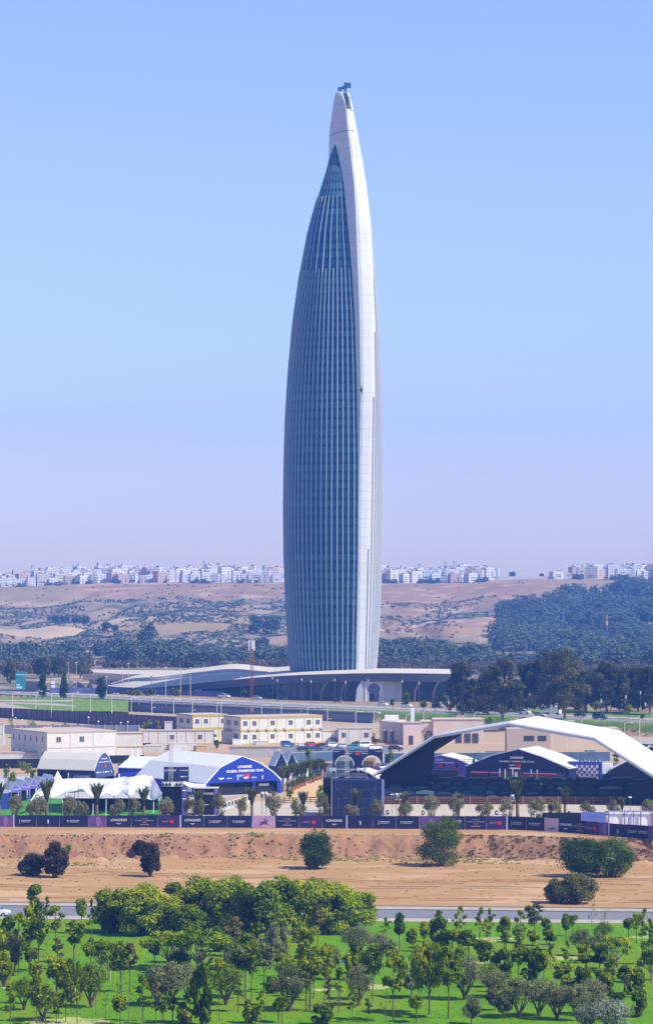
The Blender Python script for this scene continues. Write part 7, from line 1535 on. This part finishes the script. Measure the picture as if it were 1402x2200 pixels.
b = MB(); b.prism([(prof[-1][0]-.3, 4, 0), (prof[-1][0]-.3, 4, prof[-1][1]-.2), (prof[4][0], 4, prof[4][1]-.3), (prof[4][0]-6, 4, 4.5), (prof[4][0]-8, 4, 0)], (0, .2, 0)); b.build('side_curtain', M_navyd, cp)
# lighting truss under the canopy
tr = thing('lighting_truss', 'dark lighting truss with spotlights hanging under the canopy', 'truss', base+Vector((2, 10, 0)), math.radians(-15))
def truss(x0, z0, x1, z1, y):
    b = MB()
    for dz in (0, .55): b.tube((x0, y, z0+dz), (x1, y, z1+dz), .07, .07, 4)
    n = int(abs(x1-x0)/1.0)
    for k in range(n): a, c = k/n, (k+.5)/n; b.tube((x0+(x1-x0)*a, y, z0+(z1-z0)*a), (x0+(x1-x0)*c, y, z0+(z1-z0)*c+.55), .04, .04, 3); b.tube((x0+(x1-x0)*c, y, z0+(z1-z0)*c+.55), (x0+(x1-x0)*(a+1/n), y, z0+(z1-z0)*(a+1/n)), .04, .04, 3)
    b.build('truss_beam', M_darkm, tr)
truss(-25, 4.8, -17, 8.2, 0); truss(-17, 8.9, 8, 8.6, 0); truss(8, 8.6, 21, 5.0, 0)
for k, (x, z) in enumerate([(-22.5, 5.4), (-16.5, 8.3), (-13.6, 8.2), (-9.6, 9.4), (-7.6, 8.0), (-4, 8.0), (-1.5, 8.1), (1.6, 8.1), (4.2, 8.1), (5.8, 9.0), (11, 7.2), (14.5, 6.2), (19.2, 4.8)]):
    b = MB(); b.tube((x, 0, z+.5), (x, 0, z-.1), .06, .06, 4); b.tube((x, -.2, z), (x, .1, z-.75), .24, .3, 7); b.build('spotlight', M_darkm, tr)
# grandstand tiers
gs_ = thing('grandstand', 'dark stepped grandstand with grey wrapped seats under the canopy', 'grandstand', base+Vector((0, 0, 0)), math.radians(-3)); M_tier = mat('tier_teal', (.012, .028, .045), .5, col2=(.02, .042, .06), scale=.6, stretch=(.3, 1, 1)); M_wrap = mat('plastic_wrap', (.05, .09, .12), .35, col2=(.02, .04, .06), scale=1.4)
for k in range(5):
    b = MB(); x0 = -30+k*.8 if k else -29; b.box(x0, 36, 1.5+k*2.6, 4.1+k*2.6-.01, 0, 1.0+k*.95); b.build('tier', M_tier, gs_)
r = random.Random(5)
for k in range(5):
    x = -29+k
    for j in range(14):
        w_ = r.uniform(1.4, 5.6); z = 1.0+k*.95; b = MB(); hgt = r.uniform(.25, .75); y = 2.2+k*2.6
        b.prism([(x, y, z), (x+w_, y, z), (x+w_-.2, y, z+hgt*r.uniform(.6, 1)), (x+w_*.5, y, z+hgt), (x+.2, y, z+hgt*r.uniform(.5, 1))], (0, 1.1, 0)); b.build('wrapped_seats', M_wrap if r.random() < .85 else mat('wrap_pale', (.13, .21, .24), .3), gs_); x += w_+r.uniform(.2, 1.2)
b = MB(); b.box(-24, -16, 14.8, 15, 0, 5.6); b.build('rear_board', M_tier, gs_); b = MB()
for k in range(30): b.box(-29+k*2.2, -28.9+k*2.2, 1.4, 1.5, 0, 1.7)
b.tube((-29, 1.4, 1.7), (36, 1.4, 1.7), .03, .03, 4); b.build('front_rail', M_navyd, gs_)
# brown arena rail fence
a = at(820, 1729); c = at(1425, 1729); t = thing('arena_fence', 'long brown wooden rail fence along the far side of the sand arena', 'fence', a, 0); L_ = (c-a).length
for z in (.25, .7, 1.15, 1.5): b = MB(); b.box(0, L_, 0, .1, z, z+.24); b.build('rail', M_wood, t)
for k in range(17): b = MB(); b.box(L_*k/16-.13, L_*k/16+.13, -.12, -.005, 0, 1.9); b.build('post', mat('post_wood', (.30, .17, .09), .8), t)
b = MB(); b.box(0, L_, .3, .4, 0, 1.7); b.build('backing_cloth', mat('plum_cloth', (.05, .02, .06), .8), t)
# speakers on posts, small arena items, people
def speaker_pair(px, py, top, lab):
    q = at(px, py); h = (py-top)*q.y/F; t = thing('loudspeaker_pair', lab, 'loudspeaker', q)
    for x in (-.42, .42): b = MB(); b.tube((x, 0, 0), (x, 0, h-1.4), .06, .06, 5); b.build('post', M_dpole, t); b = MB(); b.tube((x, .1, h-1.4), (x, .1, h), .36, .36, 10); b.build('speaker_case', M_wt, t); b = MB(); b.tube((x, -.28, h-1.15), (x, -.28, h-.35), .26, .26, 8); b.build('speaker_grille', M_dpole, t)
speaker_pair(855, 1753, 1705, 'pair of white and black loudspeakers on posts beside the square mesh box'); speaker_pair(567, 1752, 1702, 'pair of loudspeakers on posts before the biggest tent'); speaker_pair(1104, 1752, 1708, 'pair of white loudspeakers half hidden by the tall tied palm')
for i, (px, pt) in enumerate([(842, 1707), (1353, 1713)]): q = at(px, 1752); h = (1752-pt)*q.y/F; b = MB(); b.tube((0, 0, 0), (0, 0, h), .05); b.box(-.35, .35, -.2, .2, h-.15, h+.1, 1); o = b.build('lamp_post', [M_dpole, M_white]); o.location = q; tag(o, ['thin dark post with white cap by the loudspeakers', 'thin dark post with white cap by the white truss box'][i], 'lamp post')
for i, (px, py) in enumerate([(908, 1752), (1066, 1752), (1182, 1753), (1222, 1753), (1302, 1753), (832, 1751)]):
    b = MB(); b.ball((0, 0, .55), .38, 9, 6, sz=1.35); b.tube((0, 0, 0), (0, 0, .12), .3, .3, 8); b.tube((0, -.36, .55), (0, -.40, .55), .16, .16, 8, 1); o = b.build('monitor_speaker', [mat('speaker_navy', (.03, .04, .10), .5), M_wt]); o.location = at(px, py); tag(o, 'dark floor loudspeaker on the arena sand, %s' % ['below the large lot tree', 'before the pale olive by the tall palm', 'beside the fence picture panel', 'before the round olive', 'near the white truss box', 'at the corner of the square mesh box'][i], 'loudspeaker')
def person(px, py, z, H, pose, vest, label, scale_to=None):
    q = at(px, py) if z is None else z; t = thing('person', label, 'person', q); 
    me = bpy.data.meshes.new('body'); J = {'pel': (0, 0, .92), 'ch': (0, -.02, 1.25), 'nk': (0, -.02, 1.46), 'hd': (0, -.04, 1.66), 'k1': (.11, -.05, .5), 'f1': (.12, 0, .06), 't1': (.13, -.16, .04), 'k2': (-.11, .03, .5), 'f2': (-.14, .08, .06), 't2': (-.15, -.08, .04), 's1': (.2, 0, 1.4), 'e1': (.27, -.04, 1.12), 'h1': (.24, -.2, .95), 's2': (-.2, 0, 1.4), 'e2': (-.28, 0, 1.12), 'h2': (-.26, -.12, .9)}
    if pose == 'bend': 
        for k in ('ch', 'nk', 'hd', 's1', 'e1', 'h1', 's2', 'e2', 'h2'): x, y, z_ = J[k]; d = z_-.92; J[k] = (x, y-d*.6-.05, .92+d*.75)
    R_ = {'pel': .15, 'ch': .17, 'nk': .06, 'hd': .11, 'k1': .075, 'k2': .075, 'f1': .05, 'f2': .05, 't1': .04, 't2': .04, 's1': .07, 's2': .07, 'e1': .05, 'e2': .05, 'h1': .04, 'h2': .04}
    names = list(J); E = [('pel', 'ch'), ('ch', 'nk'), ('nk', 'hd'), ('pel', 'k1'), ('k1', 'f1'), ('f1', 't1'), ('pel', 'k2'), ('k2', 'f2'), ('f2', 't2'), ('ch', 's1'), ('s1', 'e1'), ('e1', 'h1'), ('ch', 's2'), ('s2', 'e2'), ('e2', 'h2')]
    me.from_pydata([J[n_] for n_ in names], [(names.index(a), names.index(c)) for a, c in E], []); o = ob('body', me, t); sk = o.modifiers.new('skin', 'SKIN')
    for i, n_ in enumerate(names): me.skin_vertices[0].data[i].radius = (R_[n_], R_[n_]*.8) if len(me.skin_vertices) else None
    o.modifiers.new('sub', 'SUBSURF').levels = 1; me.materials.append(mat('dark_clothes', (.02, .03, .06), .8))
    b = MB(); c = J['ch']; b.prism([(c[0]-.22, c[1]-.19, c[2]-.28), (c[0]+.22, c[1]-.19, c[2]-.28), (c[0]+.24, c[1]-.17, c[2]+.18), (c[0]-.24, c[1]-.17, c[2]+.18)], (0, .36, 0)); b.build('vest', vest, t); b = MB(); b.ball(J['hd'], .125, 10, 7, sz=1.2); b.build('head', mat('skin', (.30, .17, .11), .6), t); b = MB(); b.ball((J['hd'][0], J['hd'][1]+.03, J['hd'][2]+.05), .13, 8, 5); b.build('hair', M_dpole, t)
    t.scale = (H/1.78,)*3; return t
def sz_person(px, py, H, pose, vest, label):
    q = at(px, py); return person(px, py, None, H, pose, vest, label)
M_hiv = mat('hi_vis', (.25, .80, .08), .6)
try:
    n0 = bpy.data.meshes.new('probe')
    q = at(1092, 1728)
    for px, k, pose, lab, v in ((1091, 3, 'stand', 'worker in a lime yellow vest standing high on the grandstand', M_hiv), (1162, 2, 'bend', 'worker in a lime yellow vest bending over the lower grandstand seats', M_hiv), (1306, 4, 'stand', 'person in dark clothes on top of the grandstand by the white booth', M_navyd), (1050, 4, 'stand', 'dark dressed person near the back of the grandstand', M_navyd)):
        y = q.y+2.4+k*2.6-(.05*((px-1092)*q.y/F)); pos = Vector((Xd(px, y), y, ZY+1.0+k*.95)); person(px, 0, pos, 1.8, pose, v, lab)
except Exception as ex: print('PERSON FAIL', ex)
# olive trees and tied palms behind the banner fence
L_fol = leafmat('leaf_fence_olive', (.07, .075, .025), (.17, .165, .065), (.31, .29, .14), .8)
FO = [mk_olive(60+i, L_fol, W=4.4, H=5.0, n=2600, base=.1, tr=.06, sz=.17) for i in range(4)]
OT = [(33, 1706, 36), (84, 1708, 38), (68, 1722, 24), (148, 1712, 30), (165, 1716, 26), (180, 1722, 22), (252, 1716, 36), (287, 1716, 32), (355, 1712, 38), (410, 1706, 32), (430, 1712, 18), (470, 1704, 30), (519, 1712, 26), (587, 1700, 38), (640, 1718, 34), (693, 1706, 34), (755, 1728, 34), (808, 1717, 32), (874, 1722, 28), (862, 1728, 20), (926, 1706, 38), (980, 1706, 36), (1041, 1718, 36), (1087, 1717, 32), (1152, 1712, 42), (1192, 1716, 32), (1262, 1720, 36), (1318, 1720, 32), (1392, 1716, 34)]
for i, (px, pt, wd) in enumerate(OT):
    cr_, tr_, W, H = FO[i % 4]; q = at(px, 1768-random.random()*4); s = q.y/F; hh = (q and (HY+F*49/q.y)-pt)*s/H; ww = wd*1.12*s/W
    inst('olive_tree', [('crown', cr_), ('trunk', tr_)], 'young pale olive tree behind the banner fence, %s from the stalls' % ordw(i), 'tree', q, i*1.1, (ww, ww, hh), 'young olives behind the banner fence')
for i, (px, pt, tall) in enumerate([(100, 1676, 1), (208, 1683, 1), (309, 1690, 1), (427, 1698, 1), (541, 1692, 1), (651, 1700, 1), (765, 1696, 1), (869, 1702, 1), (985, 1704, 0), (1111, 1674, 1), (1213, 1690, 1), (1336, 1712, 0), (-2, 1682, 1)]):
    q = at(px, 1764); s = (1764-pt)*q.y/F/7.2; inst('palm_tree', PT[i % 4], 'tied palm behind the banner fence, %s' % ['in front of the peaked stalls', 'before the stretch tent middle', 'before the stretch tent end', 'beside the lettered navy booth', 'before the biggest tent entrance', 'before the sand alley', 'before the square mesh box', 'by the loudspeaker pair on the sand', 'half hidden by the large lot tree', 'tallest one before the grandstand', 'next after the tallest', 'beside the white truss box', 'cut by the picture edge'][i], 'palm', q, i*.7, (s*.9, s*.9, s), 'tied palms behind the banner fence')
# banner fence
M_fn = mat('banner_navy', (.009, .011, .060), .6, col2=(.012, .013, .075), scale=.3); M_fv = mat('banner_violet', (.040, .016, .11), .6); M_fimg = mat('banner_lilac', (.34, .20, .42), .6, col2=(.46, .34, .46), scale=.5); M_fimg2 = mat('banner_peach', (.58, .46, .42), .6, col2=(.50, .38, .48), scale=.4)
FP = [(-8, 1777.5, 1752), (600, 1780, 1753), (1090, 1784, 1754), (1165, 1787, 1757), (1240, 1793, 1763), (1305, 1798, 1769), (1420, 1808, 1776)]
def fpos(u):
    pb_ = interp([(a, b_) for a, b_, c in FP], u); pt_ = interp([(a, c) for a, b_, c in FP], u); Y = Yd(pb_, ZY); return Vector((Xd(u, Y), Y, ZY)), (pb_-pt_)*Y/F
fe = thing('banner_fence', 'long navy printed banner fence running along the top of the dirt bank', 'fence', (0, 0, 0))
CUT = [(-8, 'i'), (28, 'w'), (31, 'g'), (78, 'v'), (128, 'g2'), (190, 'i'), (228, 'l'), (282, 's'), (338, 'r'), (386, 'w'), (389, 'l'), (438, 'g'), (488, 'g2'), (541, 'i2'), (591, 's'), (642, 'r'), (692, 'l'), (743, 'w'), (746, 'v'), (800, 'g'), (850, 'g2'), (900, 'i'), (948, 'l'), (998, 's'), (1044, 'r'), (1087, 'w'), (1090, 'g'), (1130, 'g2'), (1169, 'p'), (1199, 'l'), (1230, 's'), (1258, 'r'), (1286, 'i'), (1306, 'w'), (1309, 'v'), (1345, 'g'), (1372, 'g2'), (1392, 'i'), (1420, None)]
horse = [(-.9, .2), (-.55, .55), (-.75, .9), (-.35, .85), (.1, .9), (.15, 1.25), (.3, 1.4), (.38, 1.15), (.35, .95), (.75, 1.25), (1.0, 1.05), (.8, .95), (.6, .6), (1.05, .35), (.95, .25), (.45, .42), (0, .35), (-.3, .4), (-.6, .05)]
for (u0, k), (u1, _) in zip(CUT, CUT[1:]):
    a, h = fpos(u0); c, h2 = fpos(u1); d = c-a; L_ = d.length; ang_ = math.atan2(d.y, d.x)
    b = MB()
    if k == 'w': b.box(0, L_, -.06, .06, 0, h+.1); o = b.build('post', mat('fence_post', (.42, .44, .58), .6), fe)
    else:
        m_ = {'i': mat('banner_plum', (.085, .04, .20), .6, col2=(.16, .08, .28), scale=.6), 'i2': M_fimg, 'p': M_fimg2, 'r': M_fv, 'g': M_fn, 'g2': M_fn}.get(k, M_fn); b.box(.02, L_-.02, 0, .05, .1, h); o = b.build('banner_panel', m_, fe)
    o.location = a; o.rotation_euler = (0, 0, ang_); mx_ = L_/2
    if k == 'l': text('LONGINES', .68, M_wt, o, (mx_, -.02, h*.62), 0, bold=.005); b = MB(); b.prism([(mx_-.7, -.03, h*.38), (mx_+.7, -.03, h*.38), (mx_, -.03, h*.25)], (0, .02, 0)); b.build('wing_emblem', M_grey, o)
    elif k == 's': text('LONGINES', .3, M_grey, o, (mx_, -.02, h*.74), 0); text('GLOBAL CHAMPIONS', .38, M_grey, o, (mx_, -.02, h*.58), 0); text('TOUR', .34, M_grey, o, (mx_, -.02, h*.42), 0); b = MB(); b.box(mx_-.9, mx_+.9, -.03, -.005, h*.22, h*.29); b.build('red_strip', mat('print_pink', (.42, .16, .18), .6), o)
    elif k == 'r': text('RABAT', .42, M_grey, o, (mx_-.7, -.02, h*.5), 0); b = MB(); b.box(mx_+.25, mx_+1.0, -.03, -.005, h*.38, h*.62); b.build('red_emblem', M_red, o)
    elif k in ('g', 'g2'): b = MB(); x = mx_-1.1; b.box(x-.16, x-.04, -.03, -.005, h*.32, h*.66) if k == 'g' else b.prism([(x-.4, -.03, h*.6), (x+.05, -.03, h*.6), (x-.1, -.03, h*.38)], (0, .02, 0)); b.box(x+.2, x+2.2, -.03, -.005, h*.52, h*.60); b.box(x+.2, x+1.9, -.03, -.005, h*.42, h*.47); b.build('sponsor_mark', M_grey, o)
    elif k == 'v': b = MB(); b.ball((mx_, -.02, h*.45), .22, 8, 5, sz=2.2); b.build('crest_emblem', M_grey, o)
    elif k == 'i2': b = MB(); b.prism([(mx_+x*1.0, -.03, h*.15+z*1.1) for x, z in horse], (0, .02, 0)); b.build('rider_print', mat('print_plum', (.16, .03, .10), .6), o)
    elif k == 'i': b = MB(); b.prism([(mx_+x*.8, -.03, h*.1+z*1.1) for x, z in [(0, 0), (.5, .1), (.9, .7), (.8, 1.5), (.3, 1.9), (-.2, 1.6), (-.3, .8)]], (0, .02, 0)); b.build('printed_shape', mat('print_mauve2', (.26, .14, .30), .6), o)
    elif k == 'p': b = MB(); b.prism([(mx_-1.2, -.03, h*.2), (mx_+1.2, -.03, h*.2), (mx_+1.1, -.03, h*.3), (mx_+.4, -.03, h*.36), (mx_-.5, -.03, h*.3)], (0, .02, 0)); b.build('printed_shape', mat('print_mauve', (.22, .15, .30), .6), o)
# truss box with white boards at the far end and navy wall behind the fence
q = at(1306, 1790); t = thing('truss_box', 'white boarded box with blue truss frame rising behind the end of the banner fence', 'stage box', q, math.radians(-4)); W = 11; h = (1790-1743)*q.y/F
b = MB(); b.box(0, W, .5, .56, 0, h); b.build('white_board', mat('board_white', (.88, .88, .88), .6), t); b = MB()
for x in (.0, 3.2, 5.0, 6.4, 8.8): b.box(x-.1, x+.1, .1, .3, 0, h)
for x in (3.2, 8.8): b.tube((x, .2, h-1), (x-.8, .2, h), .05); b.tube((x, .2, h-1), (x+.8, .2, h), .05)
b.tube((0, .2, h), (W, .2, h), .1); b.tube((.2, .15, .2), (1.2, .15, h-.2), .04); b.tube((3.2, .15, .2), (4.6, .15, h-.3), .04); b.build('truss_frame', mat('truss_blue', (.12, .16, .42), .5), t); b = MB(); b.box(8.9, 10.9, .3, .45, 0, h); b.build('lilac_board', mat('lilac_board', (.25, .28, .62), .6), t)
q = at(1164, 1776); t = thing('banner_wall', 'lilac blue board with faint lettering behind the bend of the banner fence', 'banner', q); b = MB(); b.box(8.0, 13.1, 0, .2, 0, 2.9); b.build('panel', mat('periwinkle', (.12, .15, .45), .6), t); text('LONGINES', .5, mat('periwinkle2', (.25, .28, .60), .6), t, (10.5, -.03, 2.2), 0); b = MB(); b.box(0, 7.95, .1, .3, 0, 2.8); b.build('dark_panel', M_navyd, t)
